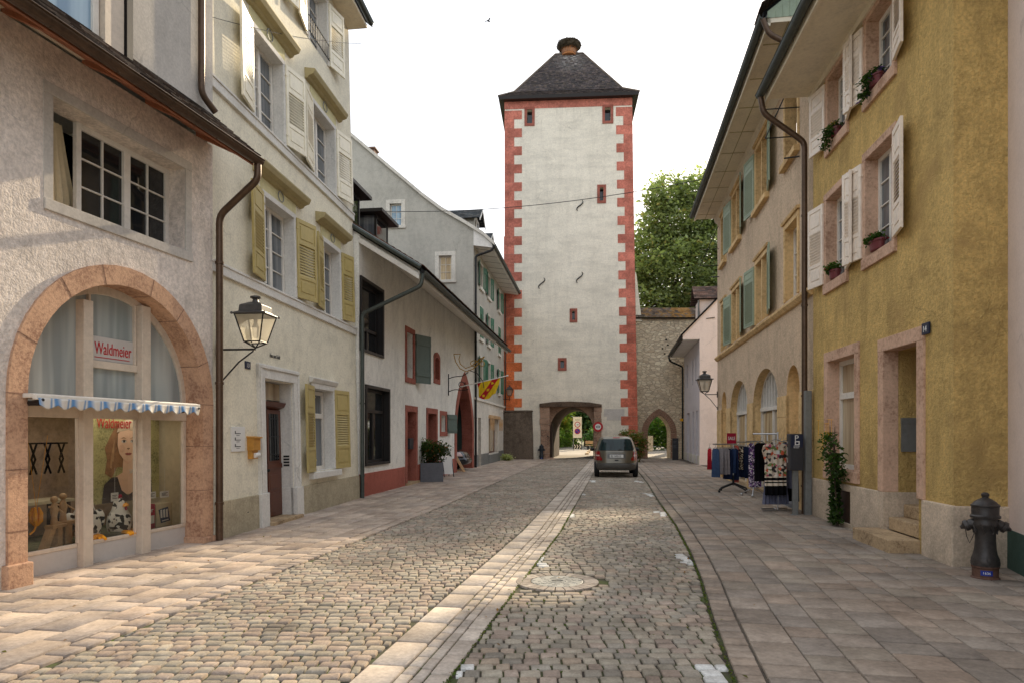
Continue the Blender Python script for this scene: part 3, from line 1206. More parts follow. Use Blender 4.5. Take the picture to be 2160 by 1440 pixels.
# manhole cover with radial stones
mh = empty('manhole_cover', (MAN[0], MAN[1], 0), 0, 'round manhole cover ringed by radial paving stones in the right lane', 'manhole cover')
mb = MB()
n = 26
for i in range(n):
    a0, a1 = 2 * PI * i / n + .012, 2 * PI * (i + 1) / n - .012
    cc = mulc(R.choice(S_pale), R.uniform(.7, .9))
    r0, r1 = .31, .475
    p = [(r * math.cos(a), r * math.sin(a)) for r, a in ((r0, a0), (r1, a0), (r1, a1), (r0, a1))]
    mb.hexa([(x, y, -.02) for x, y in p] + [(x, y, .010) for x, y in p], cc)
mb.build('stone_ring', M['slab'], mh, bevel=.004)
mb = MB()
mb.lathe([(0.3, -.02), (.3, .008), (.285, .010), (.2, .010)], n=40)
for k in range(9):
    a = 2 * PI * k / 9
    for rr in (.07, .13, .19, .25):
        q = Matrix.Rotation(a + rr * 9, 3, 'Z')
        vs = [q @ Vector((x, y, z)) for z in (.010, .013) for x, y in ((rr, -.03), (rr + .03, -.03), (rr + .03, .03), (rr, .03))]
        mb.hexa(vs)
mb.build('lid', M['galv'], mh)
mb = MB()
mb.box(-.06, .06, -.012, .012, .011, .0135)
mb.build('lifting_slot', M['black'], mh)

# beyond the gate
mb = MB()
mb.box(-3, 14, 46.2, 47.0, -.05, .006)
mb.quad((2.2, 47, .0), (9.5, 47, .0), (16, 100, .0), (4, 100, .0))
tag(mb.build('road', M['asphalt']), kind='structure')
mb = MB()
mb.quad((9.2, 46.9, .012), (11.1, 46.9, .012), (22, 95, .012), (15.5, 95, .012))
tag(mb.build('path', M['asphalt'], recalc=False), kind='structure')
mb = MB()
for y in np.arange(56, 92, 6.0):
    mb.hexa([(6.0 + .135 * (y - 56), y, 0), (6.25 + .135 * (y - 56), y, 0), (6.25 + .135 * (y - 53), y + 3, 0), (6.0 + .135 * (y - 53), y + 3, 0),
             (6.0 + .135 * (y - 56), y, .12), (6.25 + .135 * (y - 56), y, .12), (6.25 + .135 * (y - 53), y + 3, .12), (6.0 + .135 * (y - 53), y + 3, .12)])
tag(mb.build('kerb', M['step_stone']), kind='structure')


# ================================================================== HOUSES
def house(name, x, y, slope, label, cat='house', lean=0.0, group=None, perp=False):
    rz = math.atan2(-slope, 1) if perp else math.atan2(1, slope)
    return empty(name, (x, y, 0), rz, label, cat, group, lean)


FL = Face()                                             # front of a house on the left side
FR = Face(n=(0, 1, 0), flip=True)                       # front of a house on the right side


def slab_roof(root, F, u0, u1, pts, mat, th=0.12, name='roof'):
    """roof of planes through (p,z) points, extruded along u"""
    mb = MB()
    prof = list(pts) + [(p, z - th) for p, z in reversed(pts)]
    for i in range(len(pts) - 1):
        (a, b), (d, e) = pts[i], pts[i + 1]
        F.profile(mb, u0, u1, [(a, b), (d, e), (d, e - th), (a, b - th)])
    return mb.build(name, mat, root)


def gutter(root, F, u0, u1, p, z, mat='zinc', r=0.075):
    mb = MB()
    n = 8
    prof = [(p + r * math.cos(PI + PI * k / n), z + r * math.sin(PI + PI * k / n)) for k in range(n + 1)]
    inn = [(p + (r - .012) * math.cos(PI + PI * k / n), z + (r - .012) * math.sin(PI + PI * k / n)) for k in range(n, -1, -1)]
    for k in range(n):
        F.profile(mb, u0, u1, [prof[k], prof[k + 1], inn[n - k - 1], inn[n - k]])
    mb.tube([F.pt(u0, p + r, z), F.pt(u1, p + r, z)], .012, 6)
    for u in np.arange(u0 + .3, u1, .9):
        mb.tube([F.pt(float(u) - .01, p - r * 1.05, z), F.pt(float(u), p, z - r * 1.07), F.pt(float(u) + .01, p + r * 1.05, z)], .008, 5)
    return mb.build('gutter', M[mat], root, smooth=True)


def downpipe(root, pts, mat='zinc', r=0.05, name='downpipe', clips=True):
    mb = MB()
    # round the corners a little
    P = [Vector(p) for p in pts]
    path = [P[0]]
    for i in range(1, len(P) - 1):
        a = (P[i - 1] - P[i]).normalized()
        b = (P[i + 1] - P[i]).normalized()
        d = min(.12, (P[i - 1] - P[i]).length * .4, (P[i + 1] - P[i]).length * .4)
        for t in (0, .25, .5, .75, 1):
            q = (P[i] + a * d) * (1 - t) ** 2 + P[i] * 2 * t * (1 - t) + (P[i] + b * d) * t ** 2
            path.append(q)
    path.append(P[-1])
    mb.tube(path, r, 12)
    if clips:
        z = min(P[-1].z, P[-2].z) + .6
        while z < max(P[-1].z, P[-2].z):
            t = (z - P[-1].z) / (P[-2].z - P[-1].z + 1e-9)
            q = P[-1] + (P[-2] - P[-1]) * t
            mb.tube([q - Vector((0, 0, .02)), q + Vector((0, 0, .02))], r + .012, 12)
            z += 1.9
    return mb.build(name, M[mat], root, smooth=True)


def shell(mb, F, u0, u1, depth, z1, ridge=None, col=None, mi=0, rise=None, zb=0.0, ends=(True, True)):
    """side and back walls of a house; gables up to the ridge"""
    for u, on in ((u0, ends[0]), (u1, ends[1])):
        if not on:
            continue
        pts = [F.pt(u, 0, zb), F.pt(u, -depth, zb), F.pt(u, -depth, z1)]
        if ridge:
            pts.append(F.pt(u, -depth / 2, ridge))
        pts.append(F.pt(u, 0, z1))
        mb.add(pts, [tuple(range(len(pts)))], col, mi)
    mb.quad(F.pt(u0, -depth, zb), F.pt(u1, -depth, zb), F.pt(u1, -depth, z1), F.pt(u0, -depth, z1), col, mi)


def backing(root, F, u0, u1, z0, z1, p, name='interior', mat='black'):
    mb = MB()
    mb.quad(F.pt(u0, p, z0), F.pt(u1, p, z0), F.pt(u1, p, z1), F.pt(u0, p, z1))
    return mb.build(name, M[mat], root, recalc=False)


# ------------------------------------------------------------------ A: shop house
A = house('shop_house', -4.75, 10.83, .222, 'grey roughcast shop house with round sandstone arch window under a deep brown eave', 'shop')
F = FL
u0A = -8.5
ar_out = arch(-3.49, -.03, 0, 2.15, 3.9, 24)
ar_in = arch(-3.255, -.275, 0, 2.15, 3.65, 24)
win = rect(-2.9, -.62, 4.42, 5.66)
mb = MB()
wall(mb, F, rect(u0A, 0, -.1, 6.25), [ar_in[:1] + ar_in[1:], win], reveal=[0, .36])
shell(mb, F, u0A, 0, 9, 6.25, None)
mb.build('wall', M['shop_plaster'], A)
# stone arch ring in blocks
mb = MB()
out_ = ar_out[1:] + [ar_out[0]]
in_ = ar_in[1:] + [ar_in[0]]
cuts = [0, 1, 5, 9, 12, 15, 20, 24, 26]
seq = [(2, 5), (5, 9), (9, 12), (12, 16), (16, 20), (20, 24)]
blk = []
ring(mb, F, in_, out_, -.36, .035)
for i in (1, 4, 8, 11, 15, 18, 22, 25):
    a, b = Vector((in_[i][0], 0, in_[i][1])), Vector((out_[i][0], 0, out_[i][1]))
    d = (b - a).normalized()
    t = Vector((-d.z, 0, d.x)) * .006
    a2 = a - d * .004
    q = [a2 - t, b - t, b + t, a2 + t]
    mb.hexa([F.pt(v.x, -.3, v.z) for v in q] + [F.pt(v.x, .0385, v.z) for v in q], None, 1)
for z in (.62, 1.3):
    F.box(mb, -3.494, -3.252, -.3, .0385, z, z + .011, None, 1)
    F.box(mb, -.278, -.026, -.3, .0385, z + .2, z + .211, None, 1)
mb.build('arch_stones', [M['sandstone_red'], M['sandstone_brown']], A)
mb = MB()
F.box(mb, -3.54, -3.22, -.3, .08, -.1, .27)
F.box(mb, -.31, .0, -.3, .07, -.1, .1)
mb.pieces('foot_block', M['sandstone_red'], A, bevel=.015)
# upper window
surround(A, F, -2.9, -.62, 4.42, 5.66, .13, M['grey_panel'], p0=-.02, p1=.006, sill=0.0)
mb = MB()
F.box(mb, -2.9, -2.3, -.9, -.36, 4.42, 5.66)
w_ = window(A, F, -2.28, -.62, 4.42, 5.66, depth=.35, nx=2, nz=3, fw=.075, bar=.02)
backing(A, F, -3.2, -.4, 4.2, 5.9, -1.2)
mb = MB()   # curtain in the open left part
vs = []
for i in range(15):
    t = i / 14
    for z, wd in ((5.6, .22), (5.2, .3), (4.7, .42), (4.43, .44)):
        vs.append(F.pt(-2.56 + wd * t, -.46 + .03 * math.sin(t * 26) - .02, z))
mb.add(vs, [(i * 4 + k, i * 4 + k + 1, i * 4 + k + 5, i * 4 + k + 4) for i in range(14) for k in range(3)])
mb.build('curtain', M['display_side'], A, smooth=True)
# eave: soffit, fascia, gutter, roof
mb = MB()
F.profile(mb, u0A, .03, [(-.02, 6.32), (.72, 5.95), (.72, 6.01), (-.02, 6.40)])
F.profile(mb, u0A, .03, [(.68, 5.9), (.715, 5.9), (.715, 6.06), (.68, 6.06)])
for i in range(7):
    u = -.35 - i * 1.05
    F.profile(mb, u - .05, u + .05, [(.0, 6.25), (.62, 5.94), (.62, 5.99), (.0, 6.35)])
mb.build('soffit', M['soffit_red'], A, bevel=.006)
gutter(A, F, u0A, .06, .80, 5.97, 'copper', .085)
downpipe(A, [F.pt(.0, .80, 5.9), F.pt(.0, .80, 5.66), F.pt(.02, .11, 5.15), F.pt(.02, .11, 0.0)], 'copper', .055)
mb = MB()
tiles(mb, F.pt(u0A, .82, 6.0), F.pt(.03, .82, 6.0), F.pt(.03, -.02, 6.72), F.pt(u0A, -.02, 6.72), .19, .15, [c(120, 112, 106), c(98, 84, 76), c(136, 128, 120), c(84, 76, 72)])
mb.build('roof', M['tile'], A)
# upper storey wall and glazed bay
mb = MB()
F.box(mb, -2.05, 0, -6, 0.0, 6.55, 9.7)
F.box(mb, u0A, -4.6, -6, 0.0, 6.55, 9.7)
mb.build('upper_wall', M['grey_panel'], A)
mb = MB()
F.box(mb, -2.05, 0.0, .0, .02, 6.62, 6.74)
F.box(mb, -2.1, -2.0, .0, .30, 6.5, 9.6)
mb.build('flashing', M['dark_metal'], A)
mb = MB()
F.box(mb, -4.6, -2.1, -3, .0, 6.5, 9.6)
F.box(mb, -2.42, -2.12, .003, .27, 6.35, 9.5)
F.box(mb, -4.6, -2.42, .003, .22, 6.28, 6.4)
mb.build('bay', M['beige_wood'], A)
F2 = Face(o=(0, -.22, 0))
window(A, F2, -4.6, -2.44, 6.4, 9.5, depth=.08, pane='glass_blue', nz=4, nx=1, fw=.09, mull=True)
mb = MB()
F.box(mb, u0A, .0, -7, .75, 9.7, 9.82)
mb.build('upper_eave', M['soffit_cream'], A)
slab_roof(A, F, u0A, 0, [(.75, 9.84), (-4, 12.2), (-9, 9.8)], M['tile'], name='roof')
downpipe(A, [F.pt(-.36, .07, 9.6), F.pt(-.36, .07, 6.9), F.pt(-.12, .14, 6.72)], 'copper', .05)

# shop front
mb = MB()
pf = -.30
F.box(mb, -2.28, -2.13, pf - .02, pf + .12, -.1, 3.4)
F.box(mb, -1.29, -1.12, pf - .02, pf + .12, -.1, 3.5)
F.box(mb, -3.25, -2.28, pf - .02, pf + .05, 1.9, 2.06)
F.box(mb, -2.13, -1.29, pf - .02, pf + .05, 1.9, 2.06)
F.box(mb, -1.12, -.28, pf - .02, pf + .05, 1.9, 2.06)
F.box(mb, -2.13, -1.29, pf - .02, pf + .05, 2.56, 2.66)
for a, b in ((-3.25, -2.28), (-2.13, -1.29), (-1.12, -.28)):
    F.box(mb, a, b, pf - .02, pf + .03, .26, .31)
for a in (-2.29, -1.12, -.35, -.315):
    F.box(mb, a, a + .035, pf - .01, pf + .04, .31, 1.9)
for a in (-2.13, -1.325, -3.25, -3.215):
    F.box(mb, a, a + .035, pf - .01, pf + .04, .31, 1.9)
F.box(mb, -2.12, -2.085, pf - .01, pf + .04, 2.66, 3.5)
F.box(mb, -1.335, -1.30, pf - .01, pf + .04, 2.66, 3.5)
ring(mb, F, arch(-3.17, -.36, 2.06, 2.15, 3.54, 24)[1:], arch(-3.27, -.26, 2.06, 2.15, 3.67, 24)[1:], pf - .02, pf + .03)
mb.build('shopfront_frame', M['beige_wood'], A, bevel=.008)
mb = MB()
for a, b in ((-3.25, -2.28), (-2.13, -1.29), (-1.12, -.28)):
    F.box(mb, a, b, pf - .03, pf + .02, -.1, .26)
mb.build('kick_panel', M['grey_panel_paint'], A, bevel=.004)
mb = MB()
for a, b in ((-3.25, -2.28), (-2.13, -1.29), (-1.12, -.28)):
    mb.quad(F.pt(a, pf, .31), F.pt(b, pf, .31), F.pt(b, pf, 1.9), F.pt(a, pf, 1.9))
mb.build('shop_window', M['shop_glass'], A, recalc=False)
mb = MB()
pl = arch(-3.18, -.35, 2.06, 2.15, 3.55, 24)
mb.add([F.pt(u, pf - .005, z) for u, z in pl], [tuple(range(len(pl)))])
mb.build('arch_glazing', M['blind'], A, recalc=False)
mb = MB()
F.box(mb, -2.1, -1.32, pf + .004, pf + .007, 2.67, 2.98)
mb.build('sign_band', M['grey_panel_paint'], A)
text('Waldmeier', .225, 'red_sign', A, F, -2.0, pf + .009, 2.755, sx=.62, name='shop_lettering', depth=.003)
mb = MB()
F.box(mb, -2.0, -1.40, pf + .008, pf + .010, 2.705, 2.715)
mb.build('lettering_line', M['red_sign'], A)
# display box
mb = MB()
mb.quad(F.pt(-3.3, -1.6, 0.2), F.pt(-.2, -1.6, .2), F.pt(-.2, -1.6, 2.05), F.pt(-3.3, -1.6, 2.05))
mb.quad(F.pt(-3.3, -1.6, 2.05), F.pt(-.2, -1.6, 2.05), F.pt(-.2, pf - .03, 2.05), F.pt(-3.3, pf - .03, 2.05))
mb.quad(F.pt(-3.3, -1.6, .2), F.pt(-3.3, -1.6, 2.05), F.pt(-3.3, pf - .03, 2.05), F.pt(-3.3, pf - .03, .2))
mb.build('display_back', M['display_back'], A, recalc=False)
mb = MB()
mb.quad(F.pt(-.24, -1.59, .2), F.pt(-.24, -1.59, 2.05), F.pt(-.24, pf - .03, 2.05), F.pt(-.24, pf - .03, .2))
F.box(mb, -3.29, -2.7, -1.58, -1.55, 1.6, 1.85)
mb.build('display_side', M['display_side'], A, recalc=False)
mb = MB()
F.box(mb, -3.29, -.25, -1.59, pf - .04, .2, .27)
mb.build('display_floor', M['moss_mat'], A)

# awning
aw = empty('awning', A.matrix_basis @ F.pt(-3.3, -.02, 2.0), A.rotation_euler.z, 'rolled shop awning with scalloped blue and white striped valance over the arch window', 'awning')
Fa = Face()
mb = MB()
Fa.box(mb, -.02, 2.72, -.2, .2, .10, .15)
Fa.box(mb, -.02, 2.72, .18, .24, .08, .14)
mb.build('cassette', M['white_wood'], aw, bevel=.01)
mb = MB()
nx, nz = 150, 6
vs, fs = [], []
per = .232
for i in range(nx + 1):
    x = 2.7 * i / nx
    sc_ = abs(math.sin(PI * (x / per)))
    drop = .075 + .05 * sc_
    for k in range(nz + 1):
        t = k / nz
        vs.append(Fa.pt(x, .25 + .018 * math.sin(2 * PI * x / per + .7) * t + .01 * math.sin(x * 9) * t, .10 - drop * t))
for i in range(nx):
    for k in range(nz):
        a = i * (nz + 1) + k
        fs.append((a, a + 1, a + nz + 2, a + nz + 1))
mb.add(vs, fs)
o = mb.build('valance', M['awning'], aw, smooth=True)
o.modifiers.new('thick', 'SOLIDIFY').thickness = .004
mb = MB()
for u in (.0, 2.62):
    mb.tube([Fa.pt(u + .05, -.1, .02), Fa.pt(u + .05, .26, .08)], .018, 6)
Fa.box(mb, .04, .2, -.12, .2, .02, .07)
mb.pieces('arm', M['dark_metal'], aw)


def on_shop(u, p, z):
    return A.matrix_basis @ F.pt(u, p, z)


def shop_thing(name, u, p, z, label, cat, group=None, turn=0):
    return empty(name, on_shop(u, p, z), A.rotation_euler.z + turn, label, cat, group)


M['hair_light'] = paint('poster_hair_light', c(190, 148, 106), rough=.5, var=.2, bump=0)
M['blush'] = paint('poster_blush', c(243, 196, 164), rough=.5, bump=0)
M['eye_white'] = paint('poster_eye', c(226, 220, 214), rough=.5, bump=0)
# poster of a woman
po = shop_thing('poster', -.98, -.70, .72, 'large poster of a long-haired woman in a dark top hanging in the shop window', 'poster')
P_ = Face()
mb = MB()
P_.box(mb, -.64, .64, -.02, 0, 0, 1.27)
mb.build('backdrop', M['poster_bg'], po)


def blob(name, poly_, mat, p):
    mb = MB()
    P_.prism(mb, poly_, p, p + .002)
    return mb.build(name, M[mat], po)


def ell(cx, cz, rx, rz, n=28, wob=0.0):
    return [(cx + rx * (1 + wob * math.sin(5 * t)) * math.cos(t), cz + rz * (1 + wob * math.cos(4 * t)) * math.sin(t)) for t in [2 * PI * i / n for i in range(n)]]


blob('hair', [(-.30, .98), (-.2, 1.12), (0, 1.17), (.14, 1.14), (.26, 1.02), (.30, .8), (.42, .6), (.46, .4), (.33, .28), (.25, .5), (-.2, .5), (-.3, .35), (-.42, .42), (-.38, .62), (-.42, .78)], 'hair', .002)
blob('neck', [(-.1, .42), (-.085, .66), (.085, .66), (.1, .42), (.3, .36), (.22, .1), (-.16, .1), (-.28, .34)], 'skin', .005)
blob('top', [(-.48, 0), (-.44, .26), (-.3, .36), (-.2, .36), (-.12, .16), (0, .08), (.12, .14), (.24, .36), (.36, .34), (.46, .22), (.5, 0)], 'poster_dark', .008)
blob('neck_shadow', [(-.085, .62), (-.05, .56), (.0, .535), (.05, .56), (.085, .62), (.0, .6)], 'blush', .0085)
blob('face', [(-.19, .98), (-.2, .82), (-.17, .7), (-.08, .6), (.0, .57), (.08, .6), (.17, .7), (.2, .84), (.19, .98), (.1, 1.06), (-.1, 1.06)], 'skin', .011)
blob('cap', [(-.22, 1.0), (-.16, 1.13), (0, 1.2), (.16, 1.14), (.22, 1.0), (.0, 1.04)], 'cap', .014)
for s in (-1, 1):
    blob('cheek', ell(.12 * s, .77, .05, .06), 'blush', .0125)
    blob('eye', ell(.085 * s, .87, .046, .02), 'eye_white', .014)
    blob('iris', ell(.085 * s, .872, .02, .018), 'poster_dark', .0165)
    blob('eyelid', [(.036 * s, .872), (.06 * s, .893), (.1 * s, .896), (.136 * s, .876), (.1 * s, .888), (.06 * s, .885)], 'poster_dark', .0165)
    blob('eyebrow', [(.03 * s, .91), (.09 * s, .932), (.15 * s, .912), (.09 * s, .92)], 'hair', .014)
blob('nose', [(-.03, .765), (0, .75), (.03, .765), (.012, .775), (-.012, .775)], 'hair', .014)
blob('lips', [(-.07, .69), (-.025, .705), (0, .70), (.025, .705), (.07, .69), (.03, .668), (-.03, .668)], 'lips', .014)
for k, (x0, z0) in enumerate(((-.3, .6), (.27, .66), (-.33, .5), (.36, .46))):
    blob('hair_strand', [(x0, z0), (x0 + .02, z0 + .16), (x0 + .05, z0 + .3), (x0 + .045, z0 + .14), (x0 + .03, z0 - .02)], 'hair_light', .0045)
text('Waldmeier', .225, 'red_sign', po, P_, -.58, .020, 1.06, sx=.62, name='lettering')
text('Shoes', .085, 'white_paint', po, P_, .02, .014, .40, name='lettering')


def card(u, p, z, w, h, label):
    t = shop_thing('price_card', u, p, z, label, 'card', 'white price cards in the shop window')
    mb = MB()
    P_.box(mb, 0, w, -.004, 0, 0, h)
    mb.build('sheet', M['white_paint'], t)
    mb = MB()
    for k in range(3):
        P_.box(mb, w * .15, w * (.85 - .2 * (k % 2)), .001, .002, h * (.3 + .18 * k), h * (.3 + .18 * k) + .008)
    mb.build('print', M['anthracite'], t)
    mb = MB()
    mb.tube([(w / 2, .0, h), (w / 2, 0, h + .35)], .0015, 4)
    mb.build('thread', M['white_paint'], t)


card(-1.50, -.5, .76, .13, .12, 'small white price card hanging before the poster above the spotted birds')
card(-.82, -.52, .73, .2, .1, 'white price card above the red box in the right shop pane')
card(-.53, -.52, .72, .19, .1, 'white price card furthest right above the pale box with blue picture')


def plush(u, p, label, s=1.0, turn=0.0, down=0.0):
    t = shop_thing('plush_chicken', u, p, .27, label, 'toy', 'spotted plush chickens in the shop window', turn)
    mb = MB()
    mb.lathe([(.02, .05), (.15, .07), (.17, .16), (.15, .27), (.10, .36), (.085, .43), (.07, .49), (.03, .525)], n=16)
    mb.ball((-.16, 0, .22), (.09, .05, .12), 10)
    mb.ball((.15, .02, .24), (.07, .05, .12), 10)
    b = mb.build('body', M['spots'], t, smooth=True)
    mb = MB()
    mb.lathe([(.005, .0), (.035, -.02), (.045, -.05)], (0, -.09, .46), 8, squash=(1.4, .8))
    mb.build('beak', M['orange'], t, smooth=True)
    mb = MB()
    for x in (-.03, 0, .03):
        mb.ball((x, 0, .54), (.025, .02, .035), 8)
    mb.ball((0, -.09, .38), (.03, .02, .045), 8)
    mb.build('comb', M['sale_red'], t, smooth=True)
    for sx in (-1, 1):
        mb = MB()
        for k in (-1, 0, 1):
            mb.tube([(sx * .08, -.1, .06), (sx * .08 + k * .04, -.19, .05), (sx * .08 + k * .06, -.25, .03)], [.03, .028, .016], 7)
        mb.build('foot', M['orange'], t, smooth=True)
    t.scale = (s, s, s)
    return t


plush(-1.33, -.52, 'spotted plush chicken with red comb sitting upright below the poster', 1.0, .2)
plush(-1.86, -.58, 'spotted plush chicken leaning beside the left mullion of the shop window', 1.15, -.5)

tu = shop_thing('felt_tulip', -2.66, -.5, .58, 'orange felt tulip hanging on threads in the left shop pane', 'decoration')
mb = MB()
for k in range(5):
    a = 2 * PI * k / 5
    mb.tube([(.01 * math.cos(a), .01 * math.sin(a), 0), (.05 * math.cos(a), .05 * math.sin(a), .06), (.055 * math.cos(a), .055 * math.sin(a), .15), (.035 * math.cos(a), .035 * math.sin(a), .22)], [.015, .03, .026, .01], 7)
mb.build('petals', M['orange'], tu, smooth=True)
mb = MB()
mb.tube([(0, 0, 0), (-.03, 0, -.06), (-.09, 0, -.1)], .012, 6)
mb.tube([(0, 0, .2), (.16, 0, 1.1)], .003, 4)
mb.tube([(0, 0, .2), (-.12, 0, 1.1)], .003, 4)
mb.build('stem', M['orange'], tu)


def wooden_figure(u, p, h, label, turn):
    t = shop_thing('wooden_figure', u, p, .27, label, 'figurine', 'carved wooden figures in the shop window', turn)
    mb = MB()
    mb.lathe([(.03, 0), (.045, .05), (.035, .16), (.05, .24), (.035, .31), (.02, .34)], (0, 0, h - .42), 10)
    mb.ball((0, 0, h - .04), .045, 10)
    mb.build('body', M['pale_wood'], t, smooth=True)
    mb = MB()
    mb.tube([(.04, 0, h - .15), (.12, -.03, h - .22)], .014, 6)
    mb.tube([(-.04, 0, h - .15), (-.13, -.03, h - .12)], .014, 6)
    mb.pieces('arm', M['pale_wood'], t)
    mb = MB()
    mb.hexa([(-.24, -.04, 0), (-.14, -.04, 0), (-.14, .04, 0), (-.24, .04, 0), (-.09, -.04, h - .38), (.0, -.04, h - .38), (.0, .04, h - .38), (-.09, .04, h - .38)])
    mb.box(.0, .09, -.05, .05, 0, h - .38)
    mb.box(-.1, .16, -.06, .06, h - .40, h - .36)
    mb.build('wooden_block', M['pale_wood'], t, bevel=.004)


wooden_figure(-2.36, -.55, .64, 'carved wooden figure on blocks left of the mullion, nearer the tulip', .2)
wooden_figure(-2.16, -.62, .66, 'carved wooden figure on blocks hard against the left mullion', -.3)
bx_ = shop_thing('red_box', -.84, -.55, .27, 'red shoe box lettered her with white label in the right shop pane', 'box')
mb = MB()
P_.box(mb, 0, .24, -.16, 0, 0, .37)
mb.build('carton', M['sale_red'], bx_, bevel=.004)
mb = MB()
P_.box(mb, .02, .22, .001, .003, .08, .2)
mb.build('label_sheet', M['white_paint'], bx_)
text('her', .1, 'white_paint', bx_, P_, .06, .003, .25, name='lettering')
bx_ = shop_thing('pale_box', -.58, -.55, .27, 'pale shoe box with tilted blue picture at the right end of the window', 'box')
mb = MB()
P_.box(mb, 0, .34, -.2, 0, 0, .36)
mb.build('carton', M['display_side'], bx_, bevel=.004)
mb = MB()
P_.prism(mb, [(.1, .06), (.3, .08), (.25, .3), (.05, .27)], .001, .004)
mb.build('picture', M['blue_cloth'], bx_)
mb = MB()
for k in range(3):
    P_.prism(mb, [(.09 + .06 * k, .14), (.13 + .06 * k, .14), (.12 + .06 * k, .27), (.08 + .06 * k, .26)], .005, .006)
P_.prism(mb, [(.12, .085), (.26, .095), (.26, .11), (.12, .10)], .005, .006)
mb.build('print', M['white_paint'], bx_)
mr = shop_thing('wall_rack', -1.72, -1.35, 1.15, 'dark iron hooks hanging at the back of the left shop pane', 'rack')
mb = MB()
mb.tube([(-.3, 0, .42), (.34, 0, .42)], .012, 5)
for x in (-.2, .02, .24):
    mb.tube([(x - .05, 0, .42), (x + .03, 0, .2), (x - .05, 0, .0)], .014, 5)
    mb.tube([(x + .05, 0, .42), (x - .03, 0, .2), (x + .05, 0, .0)], .014, 5)
mb.build('hooks', M['black'], mr)
tb = shop_thing('display_table', -2.05, -1.2, .27, 'dark table with pale top at the back of the left shop pane', 'table')
mb = MB()
P_.box(mb, -.5, .45, -.25, .2, .5, .54)
mb.build('tabletop', M['display_side'], tb)
for x in (-.45, .38):
    mb = MB()
    P_.box(mb, x, x + .05, -.2, .15, 0, .5)
    mb.build('leg', M['dark_wood'], tb)

# lit ceiling lamp of the shop display
lp = shop_thing('ceiling_lamp', -1.9, -.95, 1.93, 'small white lamp hanging inside the shop window behind the awning', 'lamp')
mb = MB()
mb.lathe([(.02, .1), (.05, .06), (.13, .0), (.12, -.01)], n=16)
mb.build('lamp_shade', M['white_paint'], lp, smooth=True)
ld = bpy.data.lights.new('lamp_light', 'AREA')
ld.energy = 9
ld.color = (1, .9, .76)
ld.shape = 'RECTANGLE'
ld.size, ld.size_y = 2.2, .5
lo_ = bpy.data.objects.new('lamp_light', ld)
COL.objects.link(lo_)
lo_.parent = lp
lo_.location = (.2, -.28, .06)



# ------------------------------------------------------------------ C: cream house
Cc = house('cream_house', -4.70, 10.83, .0937, 'tall cream plastered house with olive louvred shutters, brown door and grey sill bands', lean=rad(-1.29))
F = FL
UC = 7.17
door = rect(1.76, 3.02, -.05, 2.7)
gw = rect(4.15, 5.32, .88, 2.7)
w1 = [rect(1.95, 3.28, 4.5, 6.14), rect(4.95, 6.02, 4.5, 6.14)]
w2 = [rect(1.65, 2.9, 7.5, 9.12), rect(4.5, 5.85, 7.5, 9.12)]
w3 = [rect(1.5, 2.7, 10.5, 12.0), rect(4.25, 5.5, 10.5, 12.0)]
mb = MB()
wall(mb, F, rect(0, UC, 0, 12.3), [door, gw] + w1 + w2 + w3, reveal=[.05, .28] + [.26] * 6, rmi=1)
shell(mb, F, 0, UC, 10, 12.3, 16.5, mi=0)
mb.build('wall', [M['cream'], M['grey_trim']], Cc)
mb = MB()
F.box(mb, .0, 1.46, -.02, .035, -.05, .61)
F.box(mb, 3.32, UC, -.02, .035, -.05, .61)
mb.pieces('plinth', M['cream_plinth'], Cc, bevel=.01)
for zc in (4.28, 7.28):
    mb = MB()
    F.profile(mb, 0, UC, [(-.02, zc), (.05, zc), (.05, zc + .15), (.07, zc + .15), (.07, zc + .19), (-.02, zc + .19)])
    mb.build('string_course', M['grey_trim'], Cc, bevel=.006)
# door
mb = MB()
F.box(mb, 1.5, 1.74, -.3, .06, .62, 2.96)
F.box(mb, 3.04, 3.28, -.3, .06, .62, 2.96)
F.box(mb, 1.5, 3.28, -.3, .063, 2.72, 2.98)
F.box(mb, 1.44, 1.76, -.3, .09, -.05, .62)
F.box(mb, 3.02, 3.34, -.3, .09, -.05, .62)
for u in (1.52, 3.2):
    F.box(mb, u, u + .06, .06, .085, .62, 2.9)
F.box(mb, 1.52, 3.26, .063, .09, 2.9, 2.96)
mb.build('door_surround', M['grey_trim'], Cc, bevel=.01)
mb = MB()
F.box(mb, 1.74, 3.04, -.5, -.3, -.05, 2.72)
mb.build('door_niche', M['grey_trim'], Cc)
dr = MB()
F.box(dr, 1.76, 3.02, -.30, -.24, .08, 2.18)
for x0, x1 in ((1.86, 2.32), (2.46, 2.92)):
    for z0, z1 in ((.18, .55), (.62, .9)):
        F.box(dr, x0, x1, -.24, -.225, z0, z1)
F.box(dr, 2.36, 2.42, -.24, -.21, .08, 2.18)
F.box(dr, 1.76, 3.02, -.24, -.22, 1.02, 1.12)
d_ = dr.build('door', M['door_brown'], Cc, bevel=.006)
mb = MB()
F.profile(mb, 1.74, 3.04, [(-.3, 2.18), (-.16, 2.24), (-.12, 2.32), (-.3, 2.36)])
mb.build('door_cornice', M['door_brown'], d_, bevel=.006)
mb = MB()
for x0, x1 in ((1.88, 2.3), (2.48, 2.9)):
    F.box(mb, x0, x1, -.24, -.228, 1.18, 2.1)
mb.build('pane', M['glass'], d_)
mb = MB()
for x0, x1 in ((1.88, 2.3), (2.48, 2.9)):
    for k in range(1, 4):
        x = x0 + (x1 - x0) * k / 4
        mb.tube([F.pt(x, -.22, 1.18), F.pt(x, -.22, 2.1)], .007, 5)
    for z in (1.3, 1.65, 2.0):
        mb.tube([F.pt(x0, -.22, z), F.pt(x1, -.22, z)], .007, 5)
mb.build('door_grille', M['iron'], d_)
mb = MB()
